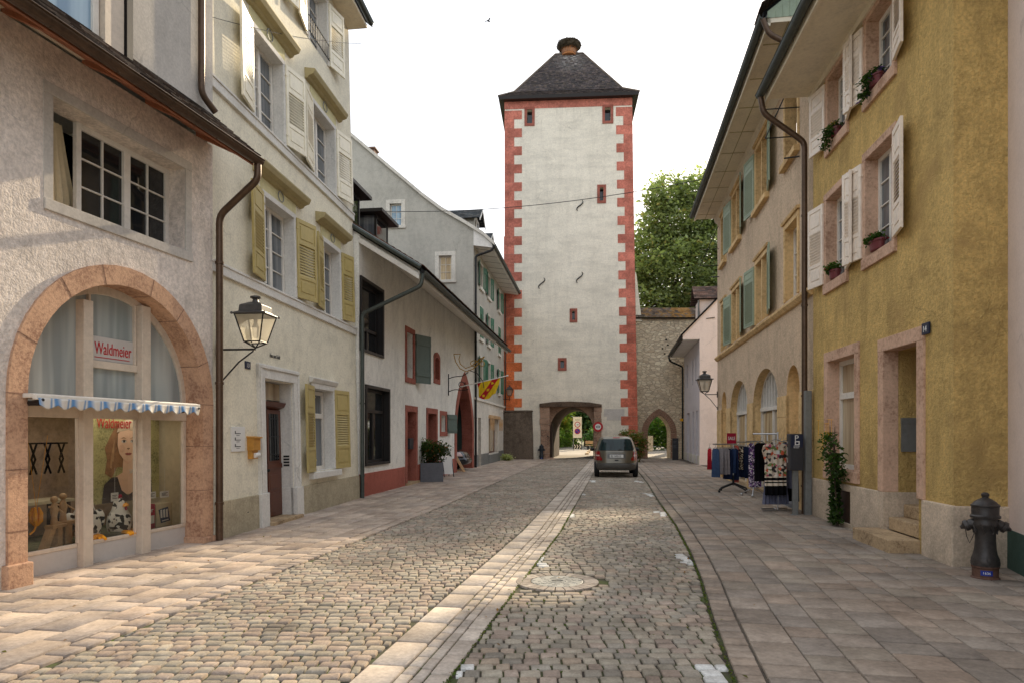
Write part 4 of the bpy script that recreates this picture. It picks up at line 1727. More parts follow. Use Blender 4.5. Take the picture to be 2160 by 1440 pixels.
F.box(mb, 1.76, 3.02, -.29, -.25, 2.37, 2.7)
mb.build('transom_pane', M['glass_cream'], d_)
mb = MB()
mb.ball(F.pt(2.3, -.18, 1.0), .032, 10)
mb.build('handle', M['iron'], d_)
mb = MB()
F.box(mb, 1.74, 3.1, -.3, .18, -.02, .07)
mb.build('doorstep', M['step_stone'], Cc, bevel=.012)
mb = MB()
for k in range(4):
    q = F.pt(3.036, -.12, 1.05 + k * .06)
    mb.box(3.03, 3.045, .08, .2, 1.05 + k * .06, 1.085 + k * .06)
mb.build('doorbell', M['iron'], Cc)
# ground floor window
surround(Cc, F, 4.15, 5.32, .88, 2.7, .12, M['grey_trim'], p1=.05, bottom=False)
mb = MB()
F.profile(mb, 3.95, 5.52, [(0, 2.80), (.07, 2.82), (.11, 2.90), (.11, 2.93), (0, 2.95)])
mb.build('window_hood', M['grey_trim'], Cc, bevel=.008)
mb = MB()
F.box(mb, 3.86, 5.6, -.1, .12, .72, .86)
mb.build('sill', M['grey_trim'], Cc, bevel=.01)
window(Cc, F, 4.17, 5.3, .88, 2.68, depth=.26, pane='glass_curtain', transom=2.06, mull=False, fw=.085)
shutter(Cc, F, 4.12, .88, 2.74, .72, -1, 9, 'shutter_olive')
shutter(Cc, F, 5.38, .88, 2.74, .72, 1, 9, 'shutter_olive')


def cornice(u0, u1, z0, wz):
    mb = MB()
    F.profile(mb, u0, u1, [(0, z0), (.07, z0 + .02), (.10, z0 + .06), (.2, z0 + .09), (.24, z0 + .17), (.24, z0 + .2), (0, z0 + .24)])
    mb.build('cornice', M['ochre_trim'], Cc, bevel=.006)
    mb = MB()
    F.box(mb, u0 + .3, u1 - .3, -.01, .02, wz + .1, z0)
    mb.build('frieze', M['frieze'], Cc)
    m = (u0 + u1) / 2
    h = z0 - wz - .1
    mb = MB()
    mb.tube([F.pt(m - .02 - .1 * math.cos(t), .05, wz + .1 + h * .5 + h * .42 * math.sin(t * 1.0)) for t in [PI * k / 8 - PI / 2 for k in range(9)]], .011, 5)
    mb.tube([F.pt(m + .02 + .1 * math.cos(t), .05, wz + .1 + h * .5 + h * .42 * math.sin(t)) for t in [PI * k / 8 - PI / 2 for k in range(9)]], .011, 5)
    mb.build('hook_ornament', M['galv'], Cc)


for ws, zc, mat, mat2 in ((w1, 6.46, 'shutter_olive', 'shutter_olive'), (w2, 9.46, 'shutter_glare', 'shutter_glare'), (w3, 12.4, 'shutter_glare', 'shutter_glare')):
    for k, r_ in enumerate(ws):
        a, b = r_[0][0], r_[1][0]
        z0, z1 = r_[0][1], r_[2][1]
        surround(Cc, F, a, b, z0, z1, .1, M['grey_trim'], p1=.035, bottom=False)
        window(Cc, F, a + .02, b - .02, z0, z1, depth=.25, pane='glass_curtain', nz=4, fw=.07)
        if zc < 12:
            cornice(a - .42, b + .42, zc, z1)
        hw = (b - a) / 2 + .02
        shutter(Cc, F, a - .1, z0 + .02, z1 + .04, hw, -1, 10, mat if not (zc > 9 and k == 1 and False) else mat2)
        shutter(Cc, F, b + .08, z0 + .02, z1 + .04, hw, 1, 13, mat)
# third floor railing
mb = MB()
for z in (10.6, 10.95):
    mb.tube([F.pt(4.25, .06, z), F.pt(5.5, .06, z)], .014, 6)
for k in range(13):
    u = 4.27 + k * .1
    mb.tube([F.pt(u, .06, 10.6), F.pt(u, .06, 10.95)], .008, 5)
mb.build('window_railing', M['iron'], Cc)
# eave and roof
mb = MB()
F.box(mb, -.1, UC - .05, -.2, .52, 12.3, 12.38)
mb.build('soffit', M['soffit_cream'], Cc)
gutter(Cc, F, -.1, UC + .02, .6, 12.48, 'zinc')
slab_roof(Cc, F, -.1, UC + .1, [(.62, 12.52), (-5, 17.3), (-10.5, 12.5)], M['tile'])
# signs on the wall
tx = empty('notice_board', Cc.matrix_basis @ F.pt(.53, .0, 1.40), Cc.rotation_euler.z, 'white notice board with three lines of small print left of the brown door', 'sign')
mb = MB()
Fs = Face()
Fs.box(mb, 0, .46, -.01, .02, 0, .42)
mb.build('board', M['white_paint'], tx, bevel=.004)
mb = MB()
for z in (.3, .19, .08):
    Fs.box(mb, .13, .3, .021, .0225, z, z + .012)
    Fs.box(mb, .10, .13, .021, .0225, z, z + .05)
    Fs.box(mb, .15, .26, .021, .0225, z - .028, z - .02)
mb.build('print', M['anthracite'], tx)
ml = empty('letterbox', Cc.matrix_basis @ F.pt(1.1, .0, 1.26), Cc.rotation_euler.z, 'honey coloured wooden letterbox with newspaper slot beside the brown door', 'letterbox')
mb = MB()
Fs.box(mb, 0, .26, -.01, .12, .15, .37)
Fs.profile(mb, -.02, .28, [(-.01, .37), (.15, .36), (.15, .385), (-.01, .4)])
Fs.box(mb, .02, .24, -.01, .08, 0, .15)
mb.build('case', M['honey_wood'], ml, bevel=.006)
mb = MB()
mb.tube([Fs.pt(.08, .09, .06), Fs.pt(.24, .09, .07)], .045, 10)
mb.build('newspaper_roll', M['white_paint'], ml)
hn = empty('house_number_plate', Cc.matrix_basis @ F.pt(1.08, .0, 2.84), Cc.rotation_euler.z, 'small dark enamel house number plate under the large wall lantern', 'house number')
mb = MB()
Fs.box(mb, 0, .19, -.005, .015, 0, .13)
mb.build('plate', M['navy'], hn, bevel=.003)
text('13', .1, 'white_paint', hn, Fs, .04, .016, .03, name='number')
text('Haus zum Schaft', .11, 'anthracite', Cc, F, 2.05, .008, 3.15, sx=.62, name='wall_lettering', ital=.3)
mb = MB()
mb.tube([F.pt(1.0 + .03 * k, .03, .34) for k in range(2)], .012, 6)
mb.build('pipe_stub', M['iron'], Cc)

# ------------------------------------------------------------------ W: white house
Wh = house('white_house', -4.04, 18.0, .13, 'low white house with red stone frames, deep white eave and dark modern windows')
F = FL
UW = 16.6
big1, big2 = rect(.06, 2.0, 3.9, 5.88), rect(.46, 2.58, .82, 3.04)
shw = rect(4.45, 5.25, 3.56, 5.05)
slit = [(8.28, 3.82), (8.96, 3.82), (8.96, 4.55), (8.86, 4.62), (8.62, 4.66), (8.38, 4.62), (8.28, 4.55)]
d1, d2 = rect(4.5, 5.56, -.05, 2.44), rect(7.2, 8.5, -.05, 2.46)
sm = rect(9.3, 10.15, 1.78, 2.45)
gate = arch(12.25, 15.9, -.05, 1.7, 4.15, 14, pointed=True)
mb = MB()
wall(mb, F, rect(0, UW, 0, 6.9), [big1, big2, shw, slit, d1, d2, sm, [(u, max(z, 0)) for u, z in gate]], reveal=[.12, .12, .3, .0, .4, .4, .3, .0], mi=0)
shell(mb, F, 0, UW, 12, 6.9, 10.6, ends=(True, False))
mb.build('wall', M['white_plaster'], Wh)
mb = MB()
for a, b in ((0, 4.2), (5.86, 6.95), (8.75, 11.8)):
    F.box(mb, a + .003, b, -.02, .03, -.05, .63)
mb.pieces('plinth', M['red_plinth'], Wh, bevel=.01)
for r_, ns in ((big1, 'upper'), (big2, 'lower')):
    a, b, z0, z1 = r_[0][0], r_[1][0], r_[0][1], r_[2][1]
    mb = MB()
    F.box(mb, a, a + .09, -.3, .05, z0, z1)
    F.box(mb, b - .09, b, -.3, .05, z0, z1)
    F.box(mb, a + .09, b - .09, -.3, .05, z1 - .09, z1)
    F.box(mb, a + .09, b - .09, -.3, .05, z0, z0 + .07)
    mb.build('window_surround', M['dark_metal'], Wh, bevel=.004)
    window(Wh, F, a + .09, b - .09, z0 + .07, z1 - .09, depth=.2, frame='dark_metal', pane='glass', nx=1, mull=True, fw=.07, transom=(z0 + .62 if ns == 'upper' else z1 - .75))
surround(Wh, F, 4.45, 5.25, 3.56, 5.05, .17, M['red_frame'], p1=.03)
mb = MB()
F.box(mb, 4.45, 5.25, -.34, -.3, 3.56, 5.05)
F.box(mb, 4.82, 4.88, -.3, -.25, 3.56, 5.05)
mb.build('window', M['door_brown'], Wh)
shutter(Wh, F, 5.46, 3.45, 5.1, .85, 1, 22, 'shutter_slate', 'board')
mb = MB()
so = [(8.1, 3.64), (9.12, 3.64), (9.12, 4.68), (8.95, 4.8), (8.62, 4.86), (8.28, 4.8), (8.1, 4.68)]
for i in range(7):
    j = (i + 1) % 7
    q = [slit[i], slit[j], so[j], so[i]]
    mb.hexa([F.pt(u, -.3, z) for u, z in q] + [F.pt(u, .03, z) for u, z in q])
mb.build('window_surround', M['red_frame'], Wh)
backing(Wh, F, 8.2, 9.1, 3.7, 4.75, -.33, 'slit_door', 'door_brown')
surround(Wh, F, 4.5, 5.56, 0, 2.44, .2, M['red_frame'], p0=-.38, p1=.03, bottom=False)
surround(Wh, F, 7.2, 8.5, 0, 2.46, .2, M['red_frame'], p0=-.38, p1=.03, bottom=False)
surround(Wh, F, 9.3, 10.15, 1.78, 2.45, .17, M['red_frame'], p1=.03)
mb = MB()
F.box(mb, 4.5, 5.56, -.42, -.36, .08, 2.44)
dd = mb.build('door', M['dark_wood'], Wh)
mb = MB()
F.box(mb, 7.2, 8.5, -.42, -.36, .05, 2.46)
F.box(mb, 7.3, 8.4, -.36, -.35, .3, 2.2)
dd2 = mb.build('door', M['door_teal'], Wh)
mb = MB()
F.box(mb, 5.05, 5.5, -.2, -.05, 1.18, 1.55)
mb.build('letterbox', M['anthracite'], Wh, bevel=.01)
mb = MB()
F.box(mb, 4.3, 5.8, -.36, .1, -.02, .09)
F.box(mb, 7.1, 8.6, -.36, .1, -.02, .07)
mb.pieces('doorstep', M['step_stone'], Wh, bevel=.01)
window(Wh, F, 9.3, 10.15, 1.78, 2.45, depth=.22, nz=3, nx=2, mull=False, frame='white_wood')
shutter(Wh, F, 10.33, 1.72, 2.5, .72, 1, 20, 'shutter_slate', 'board')
# pointed gateway
go = arch(11.85, 16.32, 0, 1.75, 4.6, 14, pointed=True)
gi = [(u, max(z, 0)) for u, z in gate]
mb = MB()
nn = min(len(go), len(gi))
ring(mb, F, gi[1:] + gi[:1], go[1:] + go[:1], -.5, .035)
mb.build('gateway_arch', M['red_frame'], Wh, bevel=.01)
mb = MB()
F.box(mb, 11.9, 12.24, -5.2, -.5, -.02, 4.6)
F.box(mb, 15.92, 16.2, -5.2, -.5, -.02, 4.6)
F.box(mb, 11.9, 16.2, -5.4, -5.2, -.02, 4.6)
F.box(mb, 11.9, 16.2, -5.2, -.5, 4.4, 4.6)
mb.build('passage', M['door_teal'], Wh)
# eave, roof
EP = 1.62
mb = MB()
F.profile(mb, .03, UW + .6, [(0.02, 6.86), (EP, 5.86), (EP, 5.93), (.02, 6.96)])
F.profile(mb, .03, UW + .6, [(EP - .03, 5.8), (EP, 5.8), (EP, 5.98), (EP - .03, 5.98)])
F.profile(mb, .03, .09, [(-.3, 6.92), (EP, 5.72), (EP + .02, 5.96), (-.3, 7.18)])
mb.build('soffit', M['soffit_white'], Wh, bevel=.006)
gutter(Wh, F, .0, UW + .62, EP + .1, 5.92, 'zinc', .08)
slab_roof(Wh, F, .0, UW, [(EP + .06, 6.02), (-6, 10.86), (-12.3, 6.9)], M['tile'])
mb = MB()
tiles(mb, F.pt(.02, EP + .1, 6.05), F.pt(UW, EP + .1, 6.05), F.pt(UW, -1.6, 8.13), F.pt(.02, -1.6, 8.13), .2, .18, [c(116, 84, 68), c(92, 76, 68), c(128, 92, 74)])
mb.build('roof_tiles', M['tile'], Wh)
mb = MB()
mb.tube([F.pt(-.04, EP + .06, 6.02), F.pt(-.04, -2, 8.3)], .06, 8)
mb.build('verge_pipe', M['zinc'], Wh)
downpipe(Wh, [F.pt(.06, EP + .1, 5.86), F.pt(.06, EP + .05, 5.55), F.pt(.02, .09, 4.85), F.pt(.02, .09, 0)], 'zinc', .055)
for u0, u1 in ((3.5, 4.7), (.5, 2.0)):
    mb = MB()
    F.box(mb, u0, u1, -3.2, -.7, 7.0, 7.55)
    F.box(mb, u0 - .28, u1 + .28, -3.4, -.42, 8.62, 8.72)
    for u in (u0, u1 - .07):
        for p in (-.77, -1.9):
            F.box(mb, u, u + .07, p, p + .07, 7.55, 8.62)
    F.box(mb, u0 + .07, u1 - .07, -.76, -.70, 8.52, 8.62)
    dm = mb.build('dormer', M['dark_metal'], Wh)
    mb = MB()
    F.box(mb, u0 + .03, u1 - .03, -3.2, -.74, 7.55, 8.60)
    mb.build('pane', M['glass_curtain'], dm)
    mb = MB()
    F.box(mb, u0 + .1, u1 - .1, -.735, -.72, 7.6, 8.5)
    mb.build('dormer_window', M['glass'], dm)

# ------------------------------------------------------------------ G: grey house with gable
Gr = house('grey_house', -1.93, 34.26, .12, 'grey three storey gabled house with dark green shutters next to the gate tower')
F = FL
UG = 11.75
cols_u = [(1.75, 2.75), (4.4, 5.4), (8.75, 9.7)]
hs = []
for a, b in cols_u:
    hs += [rect(a, b, 9.45, 10.7), rect(a, b, 6.75, 8.4), rect(a, b, 4.25, 5.75)]
sd_ = rect(1.3, 2.2, -.05, 2.55)
sw = rect(4.9, 8.6, .55, 2.6)
mb = MB()
wall(mb, F, rect(0, UG, 3.5, 11.15), hs, reveal=.22)
Gg = Face(a=(0, -1, 0), n=(-1, 0, 0))
g1, g2 = rect(-4.33, -3.72, 12.25, 13.38), rect(-1.78, -1.12, 9.42, 10.66)
gout = [(0, 0), (0, 12.0), (-.5, 12.3), (-1.6, 12.95), (-2.6, 13.72), (-7.5, 17.95), (-15, 11.5), (-15, 0)]
wall(mb, Gg, gout, [g1, g2], reveal=.25)
mb.quad(F.pt(UG, 0, 0), F.pt(UG, -15, 0), F.pt(UG, -15, 11.2), F.pt(UG, 0, 11.2))
mb.add([F.pt(UG, 0, 11.2), F.pt(UG, -7.5, 17.9), F.pt(UG, -15, 11.2)], [(0, 1, 2)])
mb.build('wall', M['grey_plaster'], Gr)
mb = MB()
wall(mb, F, rect(0, UG, 0, 3.5), [sd_, sw], reveal=.25, p=.012)
mb.build('ground_floor_wall', M['white_base'], Gr)
mb = MB()
F.box(mb, 0, UG, -.02, .1, 3.42, 3.55)
mb.build('string_course', M['white_base'], Gr, bevel=.01)
mb = MB()
for a, b in ((.0, 1.25), (2.25, 4.8), (9.0, UG)):
    F.box(mb, a, b, 0, .04, -.05, .62)
F.box(mb, 4.7, 8.9, 0, .1, -.05, .5)
mb.pieces('plinth', M['galv'], Gr)
for i, (a, b) in enumerate(cols_u):
    for k, (z0, z1) in enumerate(((9.45, 10.7), (6.75, 8.4), (4.25, 5.75))):
        surround(Gr, F, a, b, z0, z1, .1, M['white_base'], p1=.03, bottom=False)
        mb = MB()
        F.box(mb, a - .14, b + .14, -.1, .1, z0 - .16, z0)
        mb.build('sill', M['white_base'], Gr)
        window(Gr, F, a, b, z0, z1, depth=.2, nz=3, pane='glass_curtain', fw=.07)
        closed = (i == 0 and k == 1) or (i == 2 and k == 1)
        if closed:
            shutter(Gr, F, a - .02, z0, z1, .5, 1, 2, 'shutter_green', 'tall')
            shutter(Gr, F, b + .02, z0, z1, .5, -1, 2, 'shutter_green', 'tall')
        else:
            shutter(Gr, F, a - .1, z0, z1, .5, -1, 10, 'shutter_green', 'tall')
            shutter(Gr, F, b + .1, z0, z1, .5, 1, 12, 'shutter_green', 'tall')
for r_, bl in ((g1, 'glass_blue'), (g2, 'glass_cream')):
    a, b, z0, z1 = r_[0][0], r_[1][0], r_[0][1], r_[2][1]
    surround(Gr, Gg, a, b, z0, z1, .2, M['white_base'], p1=.025, wb=.14, sill=.03)
    window(Gr, Gg, a, b, z0, z1, depth=.2, nz=3, nx=2, pane=bl, fw=.06, mull=False)
mb = MB()
Gg.box(mb, -7.0, -6.3, -.03, .02, 15.5, 16.6)
mb.build('window_surround', M['white_base'], Gr)
backing(Gr, Gg, -6.8, -6.45, 15.6, 16.5, .025, 'pane', 'glass')
mb = MB()
F.box(mb, 1.3, 2.2, -.3, -.22, 0, 2.55)
F.box(mb, 1.42, 2.08, -.22, -.2, .3, 1.1)
mb.build('door', M['dark_wood'], Gr)
mb = MB()
F.box(mb, 2.0, 2.08, -.22, -.16, 1.2, 1.5)
mb.build('letterbox', M['iron'], Gr)
window(Gr, F, 4.9, 8.6, .55, 2.6, depth=.25, frame='door_brown', pane='glass_cream', fw=.1, mull=False)
sa = MB()
F.box(sa, 4.85, 8.9, 0, .16, 2.6, 2.78)
o_ = sa.build('awning_box', M['pale_wood'], Gr)
mb = MB()
for u in (5.0, 8.6):
    for k in range(3):
        mb.tube([F.pt(u - .1 + .08 * k, .10 + .07 * k, 2.62), F.pt(u + .08 * k, .14 + .07 * k, 1.9)], .022, 5)
        mb.tube([F.pt(u + .08 * k, .14 + .07 * k, 1.9), F.pt(u - .02 + .08 * k, .17 + .07 * k, 2.6)], .022, 5)
mb.build('folding_arm', M['pale_wood'], o_)
# boxed eave and roof with dormers
mb = MB()
F.profile(mb, -.02, UG + .6, [(0.0, 11.12), (.95, 10.98), (.95, 11.12), (.75, 11.5), (0, 12.02)])
mb.build('soffit', M['soffit_white'], Gr)
mb = MB()
for k in range(9):
    F.profile(mb, .6 + k * 1.3, .625 + k * 1.3, [(.02, 11.108), (.93, 10.974), (.93, 11.0), (.02, 11.13)])
mb.build('soffit_joint', M['iron'], Gr)
gutter(Gr, F, -.03, UG + .65, 1.05, 11.12, 'zinc', .08)
mb = MB()
prof = [(1.08, 11.22), (.5, 11.75), (-.5, 12.40), (-1.6, 13.05), (-2.6, 13.82), (-7.5, 18.06)]
for i in range(len(prof) - 1):
    (a, b), (d, e) = prof[i], prof[i + 1]
    F.profile(mb, -.1, UG + .3, [(a, b), (d, e), (d, e - .1), (a, b - .1)])
F.profile(mb, -.1, UG + .3, [(-7.5, 18.06), (-15.3, 11.5), (-15.3, 11.4), (-7.5, 17.96)])
mb.build('roof', M['tile'], Gr)
mb = MB()
for i in range(len(prof) - 1):
    (a, b), (d, e) = prof[i], prof[i + 1]
    F.profile(mb, -.14, -.1, [(a, b + .02), (d, e + .02), (d, e - .16), (a, b - .16)])
mb.build('verge_board', M['white_base'], Gr)
for k, (u, pz) in enumerate(((2.2, 0.0), (6.6, -.1))):
    mb = MB()
    F.box(mb, u, u + 1.3, -3.2, -.35 + pz, 11.9, 13.25)
    F.prism(mb, [(u, 13.25), (u + 1.3, 13.25), (u + .65, 13.7)], -3.2, -.35 + pz)
    dm = mb.build('dormer', M['grey_plaster'], Gr)
    mb = MB()
    for s0, s1 in ((u - .25, u + .65), (u + 1.55, u + .65)):
        tiles(mb, F.pt(s0, .0 + pz, 13.12), F.pt(s0, -3.6, 13.12), F.pt(s1, -3.6, 13.85), F.pt(s1, .0 + pz, 13.85), .22, .16, [c(84, 88, 90), c(74, 78, 80), c(98, 98, 96)])
    mb.build('dormer_roof', M['tile'], dm)
    mb = MB()
    for s0 in (u - .26, u + 1.56):
        q = [(s0, 13.0), (u + .65, 13.74), (u + .65, 13.86), (s0, 13.12)]
        F.prism(mb, q, -.02 + pz, .02 + pz)
    mb.build('dormer_fascia', M['soffit_white'], dm)
    window(Gr, Face(o=(0, .35 - pz, 0)), u + .3, u + 1.0, 12.35, 13.2, depth=-.03, mull=False, pane='glass_curtain')
mb = MB()
F.box(mb, 2.0, 2.6, -6.4, -5.8, 15.8, 17.1)
F.box(mb, 1.94, 2.66, -6.46, -5.74, 17.1, 17.18)
mb.build('chimney', M['sandstone_brown'], Gr)
downpipe(Gr, [F.pt(.06, 1.05, 11.05), F.pt(.06, .9, 10.85), F.pt(.06, .1, 10.6), F.pt(.06, .1, 0)], 'iron', .06)
downpipe(Gr, [F.pt(UG - .1, .1, 11.0), F.pt(UG - .1, .1, 0)], 'rust', .05)

# ------------------------------------------------------------------ P: pink house by the wall
Pk = house('pink_house', 10.25, 37.3, .155, 'small pink plastered house with boxed eave standing by the rubble wall')
F = FR
UP = 8.8
ph = [rect(6.3, 7.1, 4.65, 6.1), rect(3.15, 3.75, 4.6, 6.08), rect(1.6, 2.15, 4.6, 6.08)]
pg = [rect(5.3, 6.9, .5, 3.02), rect(2.75, 3.6, .5, 3.02), rect(.9, 1.7, .5, 3.02)]
mb = MB()
wall(mb, F, rect(0, UP, 0, 6.9), ph + pg, reveal=.3)
mb.build('wall', M['pink_shaded'], Pk)
mb = MB()
Pg = Face(a=(0, -1, 0), n=(-1, 0, 0), flip=False)
pts = [(-.9, 6.86), (-.9, 7.12), (4.5, 12.6), (10, 7.0), (10, 0), (0, 0), (0, 6.86)]
mb.add([Pg.pt(u, 0, z) for u, z in pts], [tuple(range(len(pts)))])
mb.add([Pg.pt(u, -UP, z) for u, z in pts], [tuple(range(len(pts)))])
mb.quad(Pg.pt(10, 0, 0), Pg.pt(10, -UP, 0), Pg.pt(10, -UP, 7), Pg.pt(10, 0, 7))
mb.build('gable_wall', M['pink_plaster'], Pk)
mb = MB()
F.box(mb, 0, .9, 0, .03, -.05, .5)
F.box(mb, 1.7, 2.75, 0, .03, -.05, .5)
F.box(mb, 3.6, 5.3, 0, .03, -.05, .5)
F.box(mb, 6.9, UP, 0, .03, -.05, .5)
mb.pieces('plinth', M['white_base'], Pk)
for r_ in ph + pg:
    a, b, z0, z1 = r_[0][0], r_[1][0], r_[0][1], r_[2][1]
    window(Pk, F, a, b, z0, z1, depth=.26, pane='glass_curtain', mull=False, frame='white_wood', nz=1, fw=.06)
mb = MB()
F.box(mb, .02, UP, 0.02, .9, 6.84, 6.9)
F.box(mb, .02, UP, .86, .9, 6.84, 7.1)
mb.build('soffit', M['soffit_white'], Pk)
gutter(Pk, F, -.05, UP + .1, 1.0, 6.95, 'iron', .09)
slab_roof(Pk, F, -.08, UP + .08, [(1.0, 7.12), (-4.5, 12.75), (-10, 7.1)], M['tile'])
downpipe(Pk, [F.pt(UP, 1.0, 6.85), F.pt(UP, .95, 6.6), F.pt(UP, .1, 6.2), F.pt(UP, .1, 0)], 'iron', .06)
mb = MB()
F.box(mb, .5, 2.4, -2.6, -.05, 7.2, 9.1)
dm = mb.build('dormer', M['pink_plaster'], Pk)
mb = MB()
cols_p = [c(112, 92, 82), c(96, 82, 76), c(126, 100, 88)]
for s0, s1 in ((.3, 1.45), (2.6, 1.45)):
    tiles(mb, F.pt(s0, .25, 9.1), F.pt(s0, -3.2, 9.1), F.pt(s1, -3.2, 10.0), F.pt(s1, .25, 10.0), .22, .16, cols_p)
mb.build('dormer_roof', M['tile'], dm)
downpipe(dm, [F.pt(.45, .0, 9.05), F.pt(.45, .0, 7.9)], 'galv', .05, clips=False)
mb = MB()
mb.tube([Pg.pt(.35, .03, 7.95), Pg.pt(.8, .03, 8.0)], .02, 6)
mb.build('gable_rail', M['iron'], Pk)


# ------------------------------------------------------------------ T: gate tower
Tw = house('gate_tower', -.45, 46.0, .07, 'tall whitewashed gate tower with red painted quoins, steep tiled roof and arched road passage', 'tower', perp=True)
F = FL
D_ = 9.0
rec = rect(2.98, 5.93, -.02, 3.53)
tws = [rect(1.46, 1.81, 22.5, 23.45), rect(6.66, 7.05, 22.5, 23.42)]
t3 = rect(6.32, 6.57, 17.2, 18.1)
t4 = rect(4.48, 4.67, 9.28, 9.88)
t5 = rect(3.70, 3.95, 6.1, 6.6)
right_edge = lambda z: 8.87 - .43 * min(1, max(0, z / 24.0)) ** .8
outer = [(0, 0)] + [(8.87, 0)] + [(right_edge(z), z) for z in (3, 7, 11, 16, 20, 24.1)] + [(-.03, 24.1), (.0, 10)]
mb = MB()
wall(mb, F, outer, [[(u, max(0, z)) for u, z in rec]] + tws + [t3, t4, t5], reveal=[.5, .5, .5, .5, .5, .5], mi=0)
mb.quad(F.pt(0, 0, 0), F.pt(0, -D_, 0), F.pt(0, -D_, 24.1), F.pt(-.03, 0, 24.1))
mb.quad(F.pt(8.87, 0, 0), F.pt(8.87, -D_, 0), F.pt(8.44, -D_, 24.1), F.pt(8.44, 0, 24.1))
# back wall and the barrel passage (it runs slightly askew)
SH = .62
bar = arch(3.0, 5.91, 0, 1.95, 3.5, 20)
bar_b = [(u + SH, z) for u, z in bar]
wall(mb, F, [(0, 0), (8.87, 0), (8.44, 24.1), (0, 24.1)], [bar_b], p=-D_, reveal=0)
mb.build('wall', M['tower_plaster'], Tw)
mb = MB()
wall(mb, F, rect(2.98, 5.93, 0, 3.53), [bar], p=-.5, reveal=0)
mb.build('arch_spandrel', M['gate_stone'], Tw)
mb = MB()
for i in range(1, len(bar)):
    j = (i + 1) % len(bar)
    a, b = bar[i], bar[j]
    if i == 0 or (abs(a[1]) < .01 and abs(b[1]) < .01):
        continue
    mb.quad(F.pt(a[0], -.5, a[1]), F.pt(b[0], -.5, b[1]), F.pt(b[0] + SH, -D_, b[1]), F.pt(a[0] + SH, -D_, a[1]))
mb.build('passage_vault', M['gate_dark'], Tw, smooth=True)
for a, b in ((2.36, 2.98), (5.93, 6.42)):
    mb = MB()
    for k in range(9):
        h = 3.5 / 9
        e = R.uniform(-.03, .07)
        F.box(mb, a - (e if a < 4 else 0), b + (e if a > 4 else 0), -.49, .05 + R.uniform(0, .012), k * h + .006, (k + 1) * h - .006)
    mb.build('gate_pier', M['gate_stone'], Tw, bevel=.012)
mb = MB()
for k in range(5):
    t0, t1 = .3 + k * .32, .3 + k * .32 + .31
    a, b = 3.03 + SH * t0 / 8.5, 3.03 + SH * t1 / 8.5
    mb.hexa([F.pt(a, -.5 - t0, .05), F.pt(b, -.5 - t1, .05), F.pt(b + .08, -.5 - t1, .05), F.pt(a + .08, -.5 - t0, .05), F.pt(a, -.5 - t0, 2.5), F.pt(b, -.5 - t1, 2.5), F.pt(b + .08, -.5 - t1, 2.5), F.pt(a + .08, -.5 - t0, 2.5)])
mb.build('gate_leaf', M['dark_wood'], Tw)
mb = MB()
q = [(2.3, 3.5), (6.45, 3.5), (6.45, 3.66), (5.6, 3.80), (4.4, 3.86), (3.2, 3.83), (2.3, 3.72)]
F.prism(mb, q, -.2, .16)
mb.build('gate_lintel', M['gate_dark'], Tw, bevel=.03)
mb = MB()
mb.tube([F.pt(2.86, .05, 1.55), F.pt(2.86, .14, 1.55)], .05, 8)
mb.build('hinge_pin', M['iron'], Tw)
mb = MB()
mb.hexa([F.pt(2.4, .05, 0), F.pt(3.3, .05, 0), F.pt(3.45, .5, 0), F.pt(2.6, .5, 0), F.pt(2.5, .05, .12), F.pt(3.25, .05, .12), F.pt(3.3, .4, .05), F.pt(2.7, .4, .05)])
mb.build('guard_stone', M['gate_stone'], Tw, bevel=.02)


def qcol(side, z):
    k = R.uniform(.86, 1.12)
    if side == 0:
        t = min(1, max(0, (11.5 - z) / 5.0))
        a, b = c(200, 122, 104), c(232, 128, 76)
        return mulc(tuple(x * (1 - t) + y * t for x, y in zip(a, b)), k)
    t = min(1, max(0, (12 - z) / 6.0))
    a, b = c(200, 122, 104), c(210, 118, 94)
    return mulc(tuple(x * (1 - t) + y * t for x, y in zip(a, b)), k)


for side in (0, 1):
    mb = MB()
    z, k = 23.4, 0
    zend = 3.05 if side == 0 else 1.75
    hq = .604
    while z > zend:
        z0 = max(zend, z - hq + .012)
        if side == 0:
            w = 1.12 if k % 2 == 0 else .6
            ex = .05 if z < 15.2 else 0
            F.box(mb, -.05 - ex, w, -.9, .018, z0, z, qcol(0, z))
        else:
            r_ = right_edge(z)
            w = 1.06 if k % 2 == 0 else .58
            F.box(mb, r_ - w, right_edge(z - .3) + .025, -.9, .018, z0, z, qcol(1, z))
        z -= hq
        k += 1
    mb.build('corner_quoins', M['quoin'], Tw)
mb = MB()
F.box(mb, -.06, 8.47, -.3, .02, 23.50, 24.05, c(200, 124, 106))
mb.build('red_band', M['quoin'], Tw)
for r_, wd in zip(tws + [t3, t4, t5], (.17, .17, .17, .16, .17)):
    a, b, z0, z1 = r_[0][0], r_[1][0], r_[0][1], r_[2][1]
    surround(Tw, F, a, b, z0, z1, wd, M['red_frame'], p0=-.05, p1=.03)
    backing(Tw, F, a - .1, b + .1, z0 - .1, z1 + .1, -.4, 'pane', 'glass')
for (u, z) in ((5.0, 16.9), (4.98, 12.1), (2.45, 11.75)):
    mb = MB()
    pts = []
    for k in range(17):
        t = k / 16
        a = (t - .5) * 2
        pts.append(F.pt(u + .17 * math.sin(a * 2.6) + .06 * a, .05, z + .36 * a))
    mb.tube(pts, [.02 + .02 * math.sin(PI * k / 16) for k in range(17)], 6)
    mb.build('wall_anchor', M['iron'], Tw, smooth=True)
mb = MB()
F.box(mb, 6.6, 7.95, -.02, .012, 2.85, 3.35)
F.box(mb, 6.8, 8.0, -.02, .011, 2.6, 2.9)
mb.build('cement_patch', M['grey_panel'], Tw, bevel=.005)

# roof: bellcast hip with short ridge


